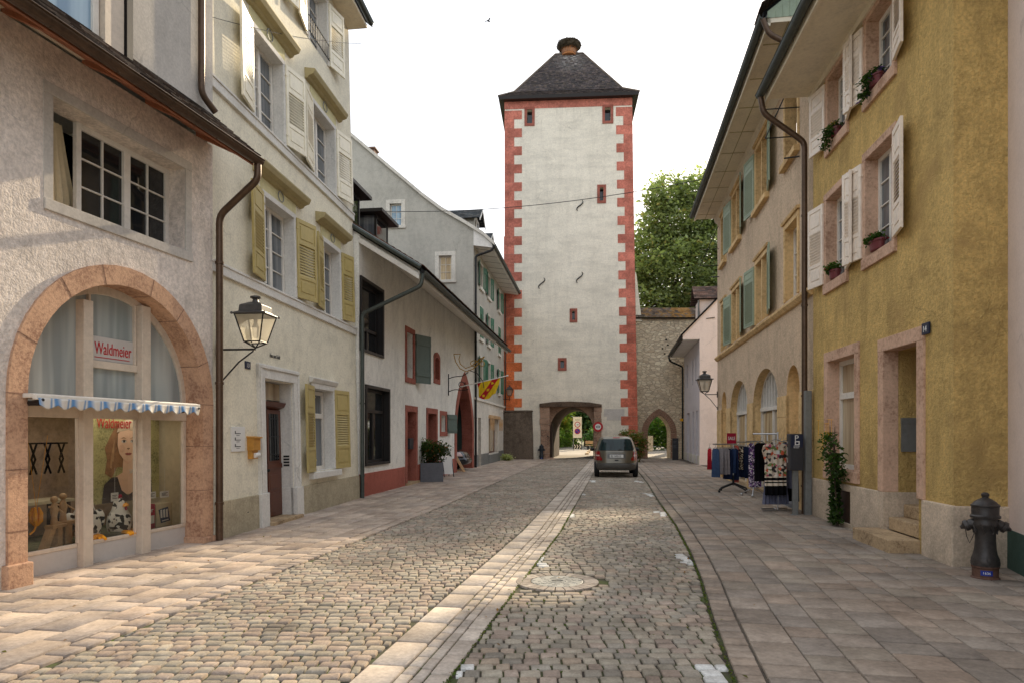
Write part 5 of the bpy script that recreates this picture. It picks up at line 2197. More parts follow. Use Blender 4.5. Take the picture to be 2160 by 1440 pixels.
def hip(z_off, e, zz):
    return [F.pt(-.05 - e, .05 + e, zz), F.pt(8.5 + e, .05 + e, zz), F.pt(8.5 + e, -D_ - .05 - e, zz), F.pt(-.05 - e, -D_ - .05 - e, zz)]


lo, mid = hip(0, .38, 24.18), hip(0, -.62, 24.92)
rg = [F.pt(3.35, -4.5, 29.55), F.pt(5.35, -4.5, 29.55)]
mb = MB()


def guano(p, cc):
    u, z = p.x, p.z
    t = math.exp(-((u - 4.35) / .9) ** 2) * max(0, min(1, (z - 26.9) / 2.2))
    t *= R.uniform(.0, 1.0)
    return tuple(x * (1 - t) + y * t for x, y in zip(cc, c(190, 186, 180)))


tc = [c(92, 84, 82), c(80, 72, 72), c(106, 94, 90), c(72, 68, 68), c(98, 88, 80)]
for i in range(4):
    j = (i + 1) % 4
    tiles(mb, lo[i], lo[j], mid[j], mid[i], .19, .15, tc)
tiles(mb, mid[0], mid[1], rg[1], rg[0], .19, .15, tc, shade=guano)
tiles(mb, mid[2], mid[3], rg[0], rg[1], .3, .3, tc)
for i, r_ in ((1, rg[1]), (3, rg[0])):
    j = (i + 1) % 4
    tiles(mb, mid[i], mid[j], r_, r_, .22, .18, tc)
mb.build('roof', M['tile'], Tw)
mb = MB()
a = hip(0, .36, 24.0)
b = hip(0, .40, 24.2)
for i in range(4):
    j = (i + 1) % 4
    mb.quad(a[i], a[j], b[j], b[i])
ins = hip(0, -.1, 24.0)
for i in range(4):
    j = (i + 1) % 4
    mb.quad(a[i], a[j], ins[j], ins[i])
mb.build('eave_board', M['dark_metal'], Tw)
mb = MB()
for p, q_ in ((mid[0], rg[0]), (mid[1], rg[1]), (lo[0], mid[0]), (lo[1], mid[1]), (rg[0], rg[1])):
    mb.tube([p + Vector((0, 0, .03)), q_ + Vector((0, 0, .03))], .075, 7)
mb.build('ridge_tiles', M['dark_render'], Tw, smooth=True)


def at_tower(u, p, z):
    return Tw.matrix_basis @ FL.pt(u, p, z)


ns = empty('stork_nest', at_tower(4.33, -4.5, 29.5), Tw.rotation_euler.z, 'wide stork nest of sticks on a brick-coloured base atop the tower roof', 'nest')
mb = MB()
mb.lathe([(.50, -.1), (.52, .2), (.52, .34), (.62, .38), (.62, .44)], n=24)
mb.build('nest_base', M['brick_base'], ns)
mb = MB()
for k in range(20):
    a = 2 * PI * k / 20
    mb.box(.52 * math.cos(a) - .03, .52 * math.cos(a) + .03, .52 * math.sin(a) - .03, .52 * math.sin(a) + .03, .0, .34)
mb.build('base_ribs', M['sandstone_brown'], ns)
mb = MB()
mb.lathe([(.56, .36), (.78, .46), (.86, .64), (.78, .84), (.5, .86), (.1, .82)], n=28)
for k in range(620):
    a = R.uniform(0, 2 * PI)
    z = R.uniform(.34, .9)
    rr = .84 - 1.1 * abs(z - .66) ** 1.4 + R.uniform(-.06, .05)
    p = Vector((rr * math.cos(a), rr * math.sin(a), z))
    d = Vector((-math.sin(a), math.cos(a), R.uniform(-.4, .4))) * R.uniform(.1, .26) + Vector((math.cos(a), math.sin(a), 0)) * R.uniform(-.02, .1)
    mb.tube([p - d, p + d], .012, 3, cap=False)
mb.build('sticks', M['nest'], ns, recalc=False)


def bird(name, loc, label, flying):
    t = empty(name, loc, R.uniform(0, 6), label, 'bird')
    mb = MB()
    mb.lathe([(.005, -.22), (.04, -.14), (.07, 0), (.06, .08), (.035, .13), (.045, .17), (.03, .21), (.005, .24)], n=10)
    s = mb.v
    mb.v = [(z, y, x) if flying else (z * .6 + x * .2, y, z * .6 + x) for x, y, z in s]
    mb.build('body', M['black_cloth'], t, smooth=True)
    for sg in (-1, 1):
        mb = MB()
        if flying:
            mb.add([(.08, 0, 0), (-.08, 0, 0), (-.12, sg * .3, .1), (.02, sg * .32, .12), (-.16, sg * .52, .04)], [(0, 1, 2, 3), (3, 2, 4)])
        else:
            mb.add([(.06, sg * .06, .08), (-.14, sg * .05, -.12), (-.2, sg * .03, -.14), (0, sg * .07, -.02)], [(0, 1, 2, 3)])
        mb.build('wing', M['black_cloth'], t, recalc=False)
    t.scale = (.6, .6, .6)


bird('bird', (-1.35, 39.0, 1.7 + 869 / 1440 * 39.0), 'small dark bird flying in the pale sky left of the tower', True)
bird('perched_bird', at_tower(.25, .35, 24.42), 'dark bird perched on the left eave of the tower', False)

cb = empty('retaining_wall', at_tower(-.04, 0.03, 0), Tw.rotation_euler.z, 'low dark weathered cement wall block left of the tower gate', 'wall')
mb = MB()
F.prism(mb, [(-.05, -.05), (1.95, -.05), (1.9, 2.0), (1.86, 3.2), (-.05, 3.12)], 0, .55)
mb.build('block', M['dark_render'], cb, bevel=.03)
mb = MB()
F.box(mb, -.07, 1.9, -.02, .6, 3.16, 3.26)
mb.build('coping', M['dark_render'], cb, bevel=.02)

# ------------------------------------------------------------------ S: rubble wall with pointed arch
Sw = empty('rubble_wall', (8.55, 47.0, 0), 0, 'high rubble stone wall with tiled coping and a pointed footpath arch', 'wall')
F = Face()
pa = arch(.80, 2.36, 0, 1.75, 2.98, 12, pointed=True)
mb = MB()
wall(mb, F, rect(-.3, 9, 0, 9.65), [pa], reveal=1.1)
mb.quad(F.pt(-.3, -1.1, 9.65), F.pt(9, -1.1, 9.65), F.pt(9, 0, 9.65), F.pt(-.3, 0, 9.65))
wall(mb, F, rect(-.3, 9, 0, 9.65), [pa], p=-1.1, reveal=0)
mb.build('masonry', M['rubble'], Sw)
mb = MB()
po_ = arch(.36, 2.80, 0, 1.75, 3.45, 12, pointed=True)
n = len(pa)
ia, oa = pa[1:] + pa[:1], po_[1:] + po_[:1]
for i in range(n - 1):
    a, b, d, e = Vector(ia[i]), Vector(ia[i + 1]), Vector(oa[i + 1]), Vector(oa[i])
    seg = 4 if i in (0, n - 2) else 1
    for k in range(seg):
        q = [a.lerp(b, k / seg), a.lerp(b, (k + 1) / seg), d.lerp(e, 0).lerp(e, 1 - (k + 1) / seg) if False else e.lerp(d, (k + 1) / seg), e.lerp(d, k / seg)]
        m = sum(q, Vector((0, 0))) / 4
        q = [m + (v - m) * .94 for v in q]
        f0 = .04 + R.uniform(-.01, .02)
        mb.hexa([F.pt(v.x, -.3, v.y) for v in q] + [F.pt(v.x, f0, v.y) for v in q])
mb.build('arch_stones', M['sandstone_brown'], Sw, bevel=.015)
mb = MB()
tiles(mb, F.pt(-.1, .25, 9.62), F.pt(9, .25, 9.62), F.pt(9, -.55, 10.42), F.pt(-.1, -.55, 10.42), .2, .16,
      [c(116, 98, 84), c(98, 86, 76), c(138, 108, 70), c(128, 112, 96)],
      shade=lambda p, cc: tuple(x * .45 + y * .55 for x, y in zip(cc, c(178, 128, 48))) if 2.4 < p.x < 3.7 and R.random() < .75 else cc)
mb.build('coping_tiles', M['tile'], Sw)
mb = MB()
F.box(mb, -.1, 9, -.5, .2, 9.56, 9.62)
mb.build('coping_board', M['dark_wood'], Sw)
mb = MB()
for u, z in ((2.0, 8.1), (2.12, 7.75), (1.9, 7.15), (1.75, 7.5), (2.3, 6.7)):
    F.box(mb, u, u + .12, -.1, .012, z, z + .1)
mb.build('putlog_hole', M['black'], Sw)
mb = MB()
F.prism(mb, [(-.2, 9.4), (.38, 9.4), (.2, 10.8), (.0, 12.6), (-.2, 13.0)], -.8, .1)
mb.build('plaster_remnant', M['tower_plaster'], Sw)

# ------------------------------------------------------------------ B: beige house with arcade
Be = house('beige_house', 6.31, 14.3, .15, 'long beige roughcast house with sage green shutters and sandstone shop arches')
F = FR
UB = 13.45
ars = [arch(1.07, 2.22, 0, 2.72, 3.3, 16), arch(3.12, 6.27, 0, 2.5, 3.5, 20), arch(7.14, 10.3, 0, 2.5, 3.48, 20), arch(11.2, 12.32, 0, 2.72, 3.3, 16)]
wz = (4.88, 6.62)
wu = [(1.2, 2.33), (4.25, 4.98), (5.08, 5.8), (8.3, 9.02), (9.12, 9.84), (11.3, 12.3)]
wz2 = (8.2, 9.95)
h1 = [rect(a, b, *wz) for a, b in wu]
h2 = [rect(a, b, *wz2) for a, b in wu]
mb = MB()
wall(mb, F, rect(0, UB, 0, 10.4), ars + h1 + h2, reveal=[.3] * 4 + [.25] * 12, rmi=1)
shell(mb, F, 0, UB, 12, 10.4, 16.6)
mb.build('wall', [M['beige'], M['sandstone_yellow']], Be)
mb = MB()   # sandstone piers up to impost height
for k, (a, b) in enumerate(((0.005, 1.07), (2.22, 3.12), (6.27, 7.14), (10.3, 11.2), (12.32, UB))):
    mb = MB()
    for i in range(5):
        z0, z1 = i * .526, (i + 1) * .526
        F.box(mb, a, b, -.05, .022 + .004 * ((i + k) % 2), z0 + .003, z1 - .003)
    mb.build('arcade_pier', M['sandstone_yellow'], Be, bevel=.006)
mb = MB()
F.profile(mb, 0, UB, [(0, 4.6), (.06, 4.62), (.12, 4.7), (.12, 4.76), (0, 4.78)])
mb.build('string_course', M['sandstone_yellow'], Be, bevel=.01)
for a, b in ((1.05, 2.48), (4.1, 5.95), (8.15, 9.99), (11.15, 12.45)):
    mb = MB()
    F.box(mb, a, b, -.02, .13, 8.06, 8.2)
    mb.build('sill', M['sandstone_yellow'], Be, bevel=.01)
for zz in (wz, wz2):
    for a, b in ((1.2, 2.33), (4.25, 5.8), (8.3, 9.84), (11.3, 12.3)):
        surround(Be, F, a, b, zz[0], zz[1], .13, M['sandstone_yellow'], p1=.03, bottom=False)
        mb = MB()
        F.profile(mb, a - .18, b + .18, [(0, zz[1] + .14), (.07, zz[1] + .14), (.09, zz[1] + .2), (0, zz[1] + .22)])
        mb.build('hood_mould', M['sandstone_yellow'], Be)
        if b - a > 1.4:
            m = (a + b) / 2
            mb = MB()
            F.box(mb, m - .055, m + .055, -.2, .012, zz[0], zz[1])
            mb.build('mullion', M['sandstone_yellow'], Be)
    for k, (a, b) in enumerate(wu):
        if k == 0 and zz is wz2:
            backing(Be, F, a, b, zz[0], zz[1], -.5, 'interior')
        else:
            window(Be, F, a, b, zz[0], zz[1], depth=.24, pane='glass_cream' if k in (0,) else ('glass' if k % 2 else 'glass_curtain'), nz=3, mull=False, frame='beige_wood' if k else 'white_wood', fw=.065)
    for u, s in ((4.12, -1), (5.93, 1), (8.17, -1), (9.97, 1)):
        shutter(Be, F, u, zz[0] + .02, zz[1], .86, s, 8 if s > 0 else 10, 'shutter_sage', 'tall')
    shutter(Be, F, 11.2, zz[0] + .02, zz[1], .86, -1, 9, 'shutter_sage', 'tall') if False else None
# arcade glazing
for k, r_ in enumerate(ars):
    us = [p[0] for p in r_]
    a, b = min(us), max(us)
    za = max(p[1] for p in r_)
    mb = MB()
    mb.add([F.pt(u, -.29, z) for u, z in r_], [tuple(range(len(r_)))])
    gl = mb.build('arch_glazing', M['glass' if k in (1, 2) else 'sandstone_yellow'], Be, recalc=False)
    if k in (1, 2):
        mb = MB()
        F.box(mb, a + .08, b - .08, -.285, -.27, .2, 2.3)
        mb.build('shop_pane', M['glass_cream'], gl)
    if k in (1, 2):
        m = (a + b) / 2
        mb = MB()
        F.box(mb, a, b, -.3, -.2, 2.36, 2.46)
        for u in (a + .02, m - .04, b - .1):
            F.box(mb, u, u + .08, -.3, -.22, .1, 2.36)
        n = 9
        for i in range(1, n):
            u = a + (b - a) * i / n
            zt = 2.5 + (za - 2.5) * math.sqrt(max(0, 1 - ((u - m) / ((b - a) / 2)) ** 2))
            F.box(mb, u - .035, u + .035, -.3, -.23, 2.46, max(2.47, zt - .02))
        hin = [(m + (u - m) * .95, z if z < .2 else 2.5 + (z - 2.5) * .92 if z > 2.5 else z) for u, z in r_]
        ring(mb, F, hin[1:], r_[1:], -.3, -.22)
        mb.build('fanlight_frame', M['white_wood'], gl)
        mb = MB()
        F.box(mb, a, b, -.3, -.05, 0, .12)
        mb.build('shop_sill', M['step_stone'], gl)
mb = MB()
F.box(mb, 1.1, 2.2, -.28, .12, 0, .1)
mb.tube([F.pt(1.35, -.1, 1.22), F.pt(1.9, .12, 1.0), F.pt(2.15, .2, .95)], .018, 6)
mb.build('doorstep', M['planter'], Be)
# eave
mb = MB()
F.box(mb, -.02, UB - .02, -.02, .92, 10.36, 10.46)
F.box(mb, -.02, UB, .86, .92, 10.3, 10.55)
F.profile(mb, 0, UB, [(.0, 10.12), (.1, 10.2), (.14, 10.36), (0, 10.36)])
mb.build('soffit', M['soffit_cream'], Be)
mb = MB()
for k in range(9):
    F.box(mb, .8 + 1.5 * k, .83 + 1.5 * k, .14, .86, 10.35, 10.37)
F.box(mb, 0, UB, .48, .5, 10.35, 10.37)
mb.build('soffit_joint', M['ochre_trim'], Be)
gutter(Be, F, -.1, UB + .02, 1.02, 10.5, 'zinc', .085)
slab_roof(Be, F, 0, UB + .02, [(1.0, 10.62), (-.3, 11.6), (-6, 16.9), (-12.5, 10.5)], M['tile'])
mb = MB()
F.profile(mb, -.03, 0.003, [(.92, 10.46), (.92, 10.6), (-.3, 11.5), (-6, 16.7), (-6, 10.46)])
for k in range(30):
    F.box(mb, -.045, -.03, .9 - k * .14 - .02, .9 - k * .14, 10.46, 10.5 + max(.05, (k * .14) * .8))
mb.build('boarded_gable', M['shutter_sage'], Be)
mb = MB()
tiles(mb, F.pt(-.22, 1.05, 10.66), F.pt(.6, 1.05, 10.66), F.pt(.6, -1.8, 13.1), F.pt(-.22, -1.8, 13.1), .19, .15, [c(112, 92, 82), c(92, 78, 72), c(126, 104, 92)])
mb.build('verge_tiles', M['tile'], Be)
downpipe(Be, [F.pt(-.06, 1.02, 10.42), F.pt(-.06, .9, 10.1), F.pt(-.1, .12, 9.6), F.pt(-.1, .12, 8.9)], 'copper', .055, clips=False)
for u in (1.0, 12.9):
    mb = MB()
    for z in (8.35, 9.0):
        mb.tube([F.pt(u, .02, z), F.pt(u, .75, z)], .014, 5)
    mb.tube([F.pt(u, .75, 8.35), F.pt(u, .05, 9.9)], .014, 5)
    mb.tube([F.pt(u, .02, 7.9), F.pt(u + .2, .3, 7.95)], .02, 5)
    mb.build('iron_bracket', M['iron'], Be)

# ------------------------------------------------------------------ O: ochre house
Oc = house('ochre_house', 6.31, 14.3, .12, 'ochre roughcast house with white shutters, pink stone door frame and entrance steps')
F = FR
UO = -5.62
ow1 = [rect(-1.88, -.86, 4.62, 6.28), rect(-3.86, -2.82, 4.64, 6.3)]
ow2 = [rect(-1.9, -.95, 7.3, 8.6), rect(-3.86, -2.86, 7.32, 8.6)]
og = rect(-2.34, -.94, 1.03, 3.1)
od = rect(-4.68, -3.55, -.02, 3.0)
onh = rect(-2.16, -1.5, .08, .66)
mb = MB()
wall(mb, F, rect(UO, 0, 0, 8.86), ow1 + ow2 + [og, [(u, max(0, z)) for u, z in od]], reveal=[.26] * 4 + [.26, 1.25], mi=0)
Oo = Face(o=(UO, 0, 0), a=(0, -1, 0), n=(-1, 0, 0))
mb.add([F.pt(UO, 0, 0), F.pt(UO, -8, 0), F.pt(UO, -8, 12), F.pt(UO, -4, 13), F.pt(UO, 0, 8.86)], [(0, 1, 2, 3, 4)])
mb.quad(F.pt(-3.3, -1.25, 0), F.pt(-4.9, -1.25, 0), F.pt(-4.9, -1.25, 3.2), F.pt(-3.3, -1.25, 3.2))
mb.build('wall', M['ochre'], Oc)
mb = MB()
F.box(mb, -3.38, -2.16, -.02, .035, -.05, .785)
F.box(mb, -2.16, -1.5, -.02, .035, -.05, .09)
F.box(mb, -2.16, -1.5, -.02, .035, .66, .785)
F.box(mb, -1.5, 0, -.02, .035, -.05, .785)
F.box(mb, UO - .04, -4.82, -.02, .035, -.05, .785)
Oo.box(mb, .0, .9, -.02, .04, -.05, .78)
F.box(mb, -3.56, -3.38, -1.2, .035, -.05, .785)
mb.pieces('plinth', M['ochre_plinth'], Oc, bevel=.015)
mb = MB()
F.box(mb, -2.16, -1.5, -.2, .012, .09, .66)
nb = mb.build('niche', M['dark_wood'], Oc)
surround(Oc, F, -2.34, -.94, 1.03, 3.1, .19, M['sandstone_rose'], p0=-.24, p1=.03, wb=.2)
window(Oc, F, -2.34, -.94, 1.03, 3.1, depth=.26, pane='glass_cream', transom=2.36, mull=False, fw=.09)
surround(Oc, F, -4.68, -3.55, .785, 3.0, .2, M['sandstone_rose'], p0=-.2, p1=.035, bottom=False)
mb = MB()
F.box(mb, -4.6, -3.6, -1.24, -1.2, .5, 2.6)
mb.build('door', M['dark_wood'], Oc)
mb = MB()
F.box(mb, -3.585, -3.552, -.7, -.235, 1.42, 1.86)
F.box(mb, -3.60, -3.552, -.7, -.23, 1.86, 1.95)
mb.build('letterbox_panel', M['galv'], Oc)
for k in range(3):
    mb = MB()
    F.box(mb, -4.66, -3.58, -1.2 if k else .02, (.42, -.04, -.26)[k], (k * .2) if k else -.02, .2 * (k + 1))
    if k == 0:
        mb.v = []; mb.f = []; mb.c = []; mb.m = []
        F.box(mb, -4.72, -3.36, -.03, .42, -.02, .2)
    mb.build('entrance_step', M['step_stone'], Oc, bevel=.018)
for r_, zz in [(r, 0) for r in ow1] + [(r, 1) for r in ow2]:
    a, b, z0, z1 = r_[0][0], r_[1][0], r_[0][1], r_[2][1]
    surround(Oc, F, a, b, z0, z1, .13, M['sandstone_rose'], p0=-.22, p1=.03, wb=.18)
    window(Oc, F, a, b, z0, z1, depth=.24, pane='glass_curtain', nz=4, fw=.075)
    shutter(Oc, F, b + .1, z0 + .03, z1 - .02, .56, 1, 12, 'shutter_white')
    shutter(Oc, F, a - .1, z0 + .03, z1 - .02, .56, -1, 12, 'shutter_white')
mb = MB()
F.box(mb, UO - .9, .12, -.02, .94, 8.8, 8.9)
F.box(mb, UO - .9, .14, .88, .94, 8.74, 8.98)
F.box(mb, UO - .9, .12, .0, .07, 8.68, 8.8)
mb.build('soffit', M['soffit_cream'], Oc)
gutter(Oc, F, UO - 1, .18, 1.04, 8.92, 'zinc', .09)
slab_roof(Oc, F, UO - .9, .1, [(1.02, 9.02), (-4.5, 13.4), (-9, 9)], M['tile'])
downpipe(Oc, [F.pt(.1, 1.04, 8.84), F.pt(.1, .98, 8.5), F.pt(.12, .14, 7.85), F.pt(.12, .14, 0)], 'copper', .06)
mb = MB()
F.box(mb, -.08, .05, .05, .18, -.02, 2.6)
mb.build('cable_duct', M['galv'], Oc, bevel=.008)
nm = empty('house_number_plate', Oc.matrix_basis @ F.pt(-4.95, .02, 3.06), Oc.rotation_euler.z, 'dark blue house number plate reading 14 at the pink stone door frame', 'house number')
Fn = Face(n=(0, 1, 0), flip=True)
mb = MB()
Fn.box(mb, -.1, .1, -.005, .02, 0, .16)
mb.build('plate', M['navy'], nm, bevel=.003)
text('14', .12, 'white_paint', nm, Fn, .07, .022, .035, name='number')

# ------------------------------------------------------------------ N: neighbour wall at the right edge
Ne = house('rose_house', 6.36, 8.86, .375, 'pale rose rendered house with dark green plinth at the right edge', lean=0)
mb = MB()
F = FR
wall(mb, F, rect(-9, 0, .5, 11), [], reveal=0)
mb.quad(F.pt(0, 0, 0), F.pt(0, -8, 0), F.pt(0, -8, 11), F.pt(0, 0, 11))
mb.quad(F.pt(-9, 0, 0), F.pt(-9, -8, 0), F.pt(-9, -8, 11), F.pt(-9, 0, 11))
mb.quad(F.pt(-9, 0, 11), F.pt(0, 0, 11), F.pt(0, -8, 11), F.pt(-9, -8, 11))
mb.build('wall', M['rose_plaster'], Ne)
mb = MB()
F.box(mb, -9, .003, -.2, .02, -.05, .5)
mb.build('plinth', M['green_plinth'], Ne)


# ================================================================== STREET OBJECTS
Fz = Face()


# ------------------------------------------------------------------ wall lanterns
def lantern(loc, rz, arm, s, label, warm=False, stem=False):
    """arm: bracket length; local +x points from the wall to the lamp"""
    t = empty('wall_lantern', loc, rz, label, 'street lamp', 'lanterns on wall brackets')
    mb = MB()
    mb.tube([(0, 0, 0), (arm, 0, 0)], .016, 8)
    if stem:
        mb.tube([(arm, 0, -.12), (arm, 0, .18)], .02, 8)
    else:
        mb.tube([(0, 0, -.56), (arm * .55, 0, -.2), (arm - .03, 0, -.02)], .013, 8)
        mb.box(-.01, .015, -.02, .02, -.62, -.5)
    mb.box(-.01, .02, -.03, .03, -.12, .12)
    mb.build('bracket', M['iron'], t, smooth=True)
    z0 = .16 if stem else .02
    hb, ht, hh = .13 * s, .235 * s, .42 * s
    zb, zt = z0 + .09 * s, z0 + .09 * s + hh
    mb = MB()
    for sx in (-1, 1):
        for sy in (-1, 1):
            mb.tube([(arm + sx * hb, sy * hb, zb), (arm + sx * ht, sy * ht, zt)], .012 * s, 6)
            mb.tube([(arm, 0, z0), (arm + sx * hb, sy * hb, zb)], .011 * s, 6)
    for h, z in ((hb, zb), (ht, zt)):
        P = [(arm - h, -h, z), (arm + h, -h, z), (arm + h, h, z), (arm - h, h, z), (arm - h, -h, z)]
        for a, b in zip(P[:-1], P[1:]):
            mb.tube([a, b], .012 * s, 6)
    mb.build('cage', M['iron'], t, smooth=True)
    mb = MB()
    P0 = [(arm + a * hb, b * hb, zb) for a, b in ((-1, -1), (1, -1), (1, 1), (-1, 1))]
    P1 = [(arm + a * ht, b * ht, zt) for a, b in ((-1, -1), (1, -1), (1, 1), (-1, 1))]
    for i in range(4):
        j = (i + 1) % 4
        mb.quad(P0[i], P0[j], P1[j], P1[i])
    mb.build('lantern_glass', M['lamp_glass'], t, recalc=False)
    mb = MB()

    def sq(h, z):
        return [(arm + a * h, b * h, z) for a, b in ((-1, -1), (1, -1), (1, 1), (-1, 1))]
    lv = [(ht + .035 * s, zt), (ht + .03 * s, zt + .02 * s), (ht * .82, zt + .05 * s), (ht * .78, zt + .15 * s), (ht * .68, zt + .165 * s), (.06 * s, zt + .215 * s)]
    vs = [p for h, z in lv for p in sq(h, z)]
    fs = [(i * 4 + k, i * 4 + (k + 1) % 4, i * 4 + 4 + (k + 1) % 4, i * 4 + 4 + k) for i in range(len(lv) - 1) for k in range(4)]
    fs += [(0, 1, 2, 3), tuple(len(vs) - 4 + k for k in range(4))]
    mb.add(vs, fs)
    mb.build('lantern_roof', M['lamp_iron'], t, bevel=.006)
    mb = MB()
    mb.lathe([(.06 * s, 0), (.05 * s, .03 * s), (.04 * s, .06 * s), (.085 * s, .085 * s), (.085 * s, .105 * s), (.02, .125 * s)], (arm, 0, zt + .2 * s), 14)
    for a in (-1, 1):
        for b in (-1, 1):
            mb.ball((arm + a * (ht + .03 * s), b * (ht + .03 * s), zt + .01), .022 * s, 8)
    mb.build('finial', M['lamp_iron'], t, smooth=True)
    mb = MB()
    mb.lathe([(.02, 0), (.05, .05), (.055, .18), (.03, .24)], (arm, 0, zb + .06), 12)
    mb.tube([(arm, 0, zb + .3), (arm, 0, zt)], .03, 8)
    mb.build('bulb', M['white_paint'], t, smooth=True)
    return t


lantern(Cc.matrix_basis @ FL.pt(.16, .03, 3.05), Cc.rotation_euler.z - PI / 2, .62, 1.0, 'large black iron lantern on a wall bracket beside the brown downpipe, nearest the camera')
lantern(Be.matrix_basis @ FR.pt(13.25, .03, 3.28), Be.rotation_euler.z + PI / 2, .5, 1.12, 'black lantern bracketed off the far corner of the beige house before the pink house')
lantern((-.62, 45.4, 4.0), -.1, .46, .92, 'small black lantern on an upright stem at the left corner of the tower', stem=True)

# ------------------------------------------------------------------ sign bracket with post horn, flag
hb_ = empty('post_horn_sign', Wh.matrix_basis @ FL.pt(10.62, .02, 0), Wh.rotation_euler.z - PI / 2, 'wrought iron bracket with gilded post horn outline above the pointed gateway', 'sign')
mb = MB()
mb.tube([(0, 0, 3.3), (0, 0, 4.2)], .022, 6)
for z, sg in ((3.45, 1), (4.0, 1)):
    mb.tube([(0, 0, z)] + [(.12 * k, 0, z + .05 * math.sin(k * .8) + (.22 * (k / 6) ** 2 if z > 3.8 else .06 * k / 3)) for k in range(1, 8)], .018, 6)
mb.tube([(.5, 0, 3.55 + .12 * math.sin(t)) if False else (.55 + .12 * math.cos(t), 0, 3.75 + .12 * math.sin(t)) for t in [k * .45 for k in range(12)]], .014, 5)
mb.tube([(.84, 0, 4.35), (1.2, 0, 4.22), (1.45, 0, 3.9), (1.5, 0, 3.6)], .016, 5)
mb.build('bracket', M['iron'], hb_, smooth=True)
mb = MB()
mb.tube([(.22, 0, 5.02), (.5, 0, 5.02), (.44, 0, 4.8), (.5, 0, 4.6), (.72, 0, 4.42), (1.0, 0, 4.52), (1.3, 0, 4.78), (1.52, 0, 4.9)], .02, 6)
mb.tube([(.22, 0, 5.02), (.3, 0, 4.7), (.48, 0, 4.42), (.75, 0, 4.28), (1.05, 0, 4.4), (1.34, 0, 4.66), (1.52, 0, 4.9)], .02, 6)
mb.tube([(1.1 + .17 * math.cos(t), 0, 4.62 + .12 * math.sin(t)) for t in [2 * PI * k / 16 for k in range(17)]], .016, 5)
mb.tube([(1.42 + .1 * math.cos(t), 0, 4.6 + .1 * math.sin(t)) for t in [2 * PI * k / 12 for k in range(13)]], .018, 5)
mb.build('post_horn', M['gold'], hb_, smooth=True)
fl = empty('flag', Wh.matrix_basis @ FL.pt(10.9, .4, 3.66), Wh.rotation_euler.z - PI / 2, 'yellow and red flag with dotted stripe hanging from a slanted white pole', 'flag')
mb = MB()
mb.tube([(0, 0, 0), (2.05, 0, .46)], .022, 8)
mb.ball((2.07, 0, .465), .04, 8)
mb.build('pole', M['white_wood'], fl, smooth=True)
nu, nv = 26, 16


def flag_pt(s, t):
    x = .78 + .98 * s
    top = x * .224
    x2 = x + .02 * math.sin(t * 5) - .26 * t * (s - .35)
    return (x2, .07 * math.sin(s * 9 + t * 3) * t, top - .02 - .80 * t * (1 - .45 * abs(s - .62)) - .05 * math.sin(s * 6) * t)


me2 = MB()
vs = [flag_pt(i / nu, k / nv) for i in range(nu + 1) for k in range(nv + 1)]
Y_, R_ = c(226, 190, 34), c(184, 30, 40)
o_ = me2.add(vs, [])
for i in range(nu):
    for k in range(nv):
        s, t = (i + .5) / nu, (k + .5) / nv
        d = s + t * .62
        red = .62 < d < .96 or d < .18
        for q in (.2, .5, .8):
            cs, ct = .79 - q * .62, q
            if (s - cs) ** 2 + ((t - ct) * .85) ** 2 < .0034:
                red = False
        a = i * (nv + 1) + k
        me2.f.append([a, a + 1, a + nv + 2, a + nv + 1])
        me2.c.append(R_ if red else Y_)
        me2.m.append(0)
me2.build('cloth', vcol('flag_cloth', bump=.05, var=.1), fl, smooth=True)


# ------------------------------------------------------------------ cars
def superell(t, hw, cy, hl, e=4.6):
    ct, st = math.cos(t), math.sin(t)
    return (hw * math.copysign(abs(ct) ** (2 / e), ct), cy + hl * math.copysign(abs(st) ** (2 / e), st))


SL = [(.29, .80, .10, 4.02), (.34, .845, .03, 4.12), (.42, .855, 0, 4.17), (.50, .86, 0, 4.17), (.545, .862, .02, 4.16), (.57, .858, .065, 4.12), (.72, .862, .075, 4.05),
      (.88, .855, .09, 3.92), (.98, .835, .105, 3.62), (1.03, .815, .12, 3.2), (1.2, .765, .17, 2.92), (1.38, .70, .23, 2.6), (1.50, .645, .30, 2.36), (1.56, .60, .38, 2.2), (1.60, .52, .52, 2.05), (1.62, .38, .75, 1.85), (1.625, .15, 1.0, 1.6)]


def sl(z):
    zs = [s[0] for s in SL]
    return [float(np.interp(z, zs, [s[i] for s in SL])) for i in (1, 2, 3)]


def car_pt(t, z, off=0.0):
    hw, a, b = sl(z)
    x, y = superell(t, hw + off, (a + b) / 2, (b - a) / 2 + off)
    return (x, y, z)


def rear_pt(x, z, off=.006):
    hw, a, b = sl(z)
    q = min(.999, abs(x) / hw)
    hl = (b - a) / 2
    return (x, (a + b) / 2 - hl * (1 - q ** 4.6) ** (1 / 4.6) - off, z)


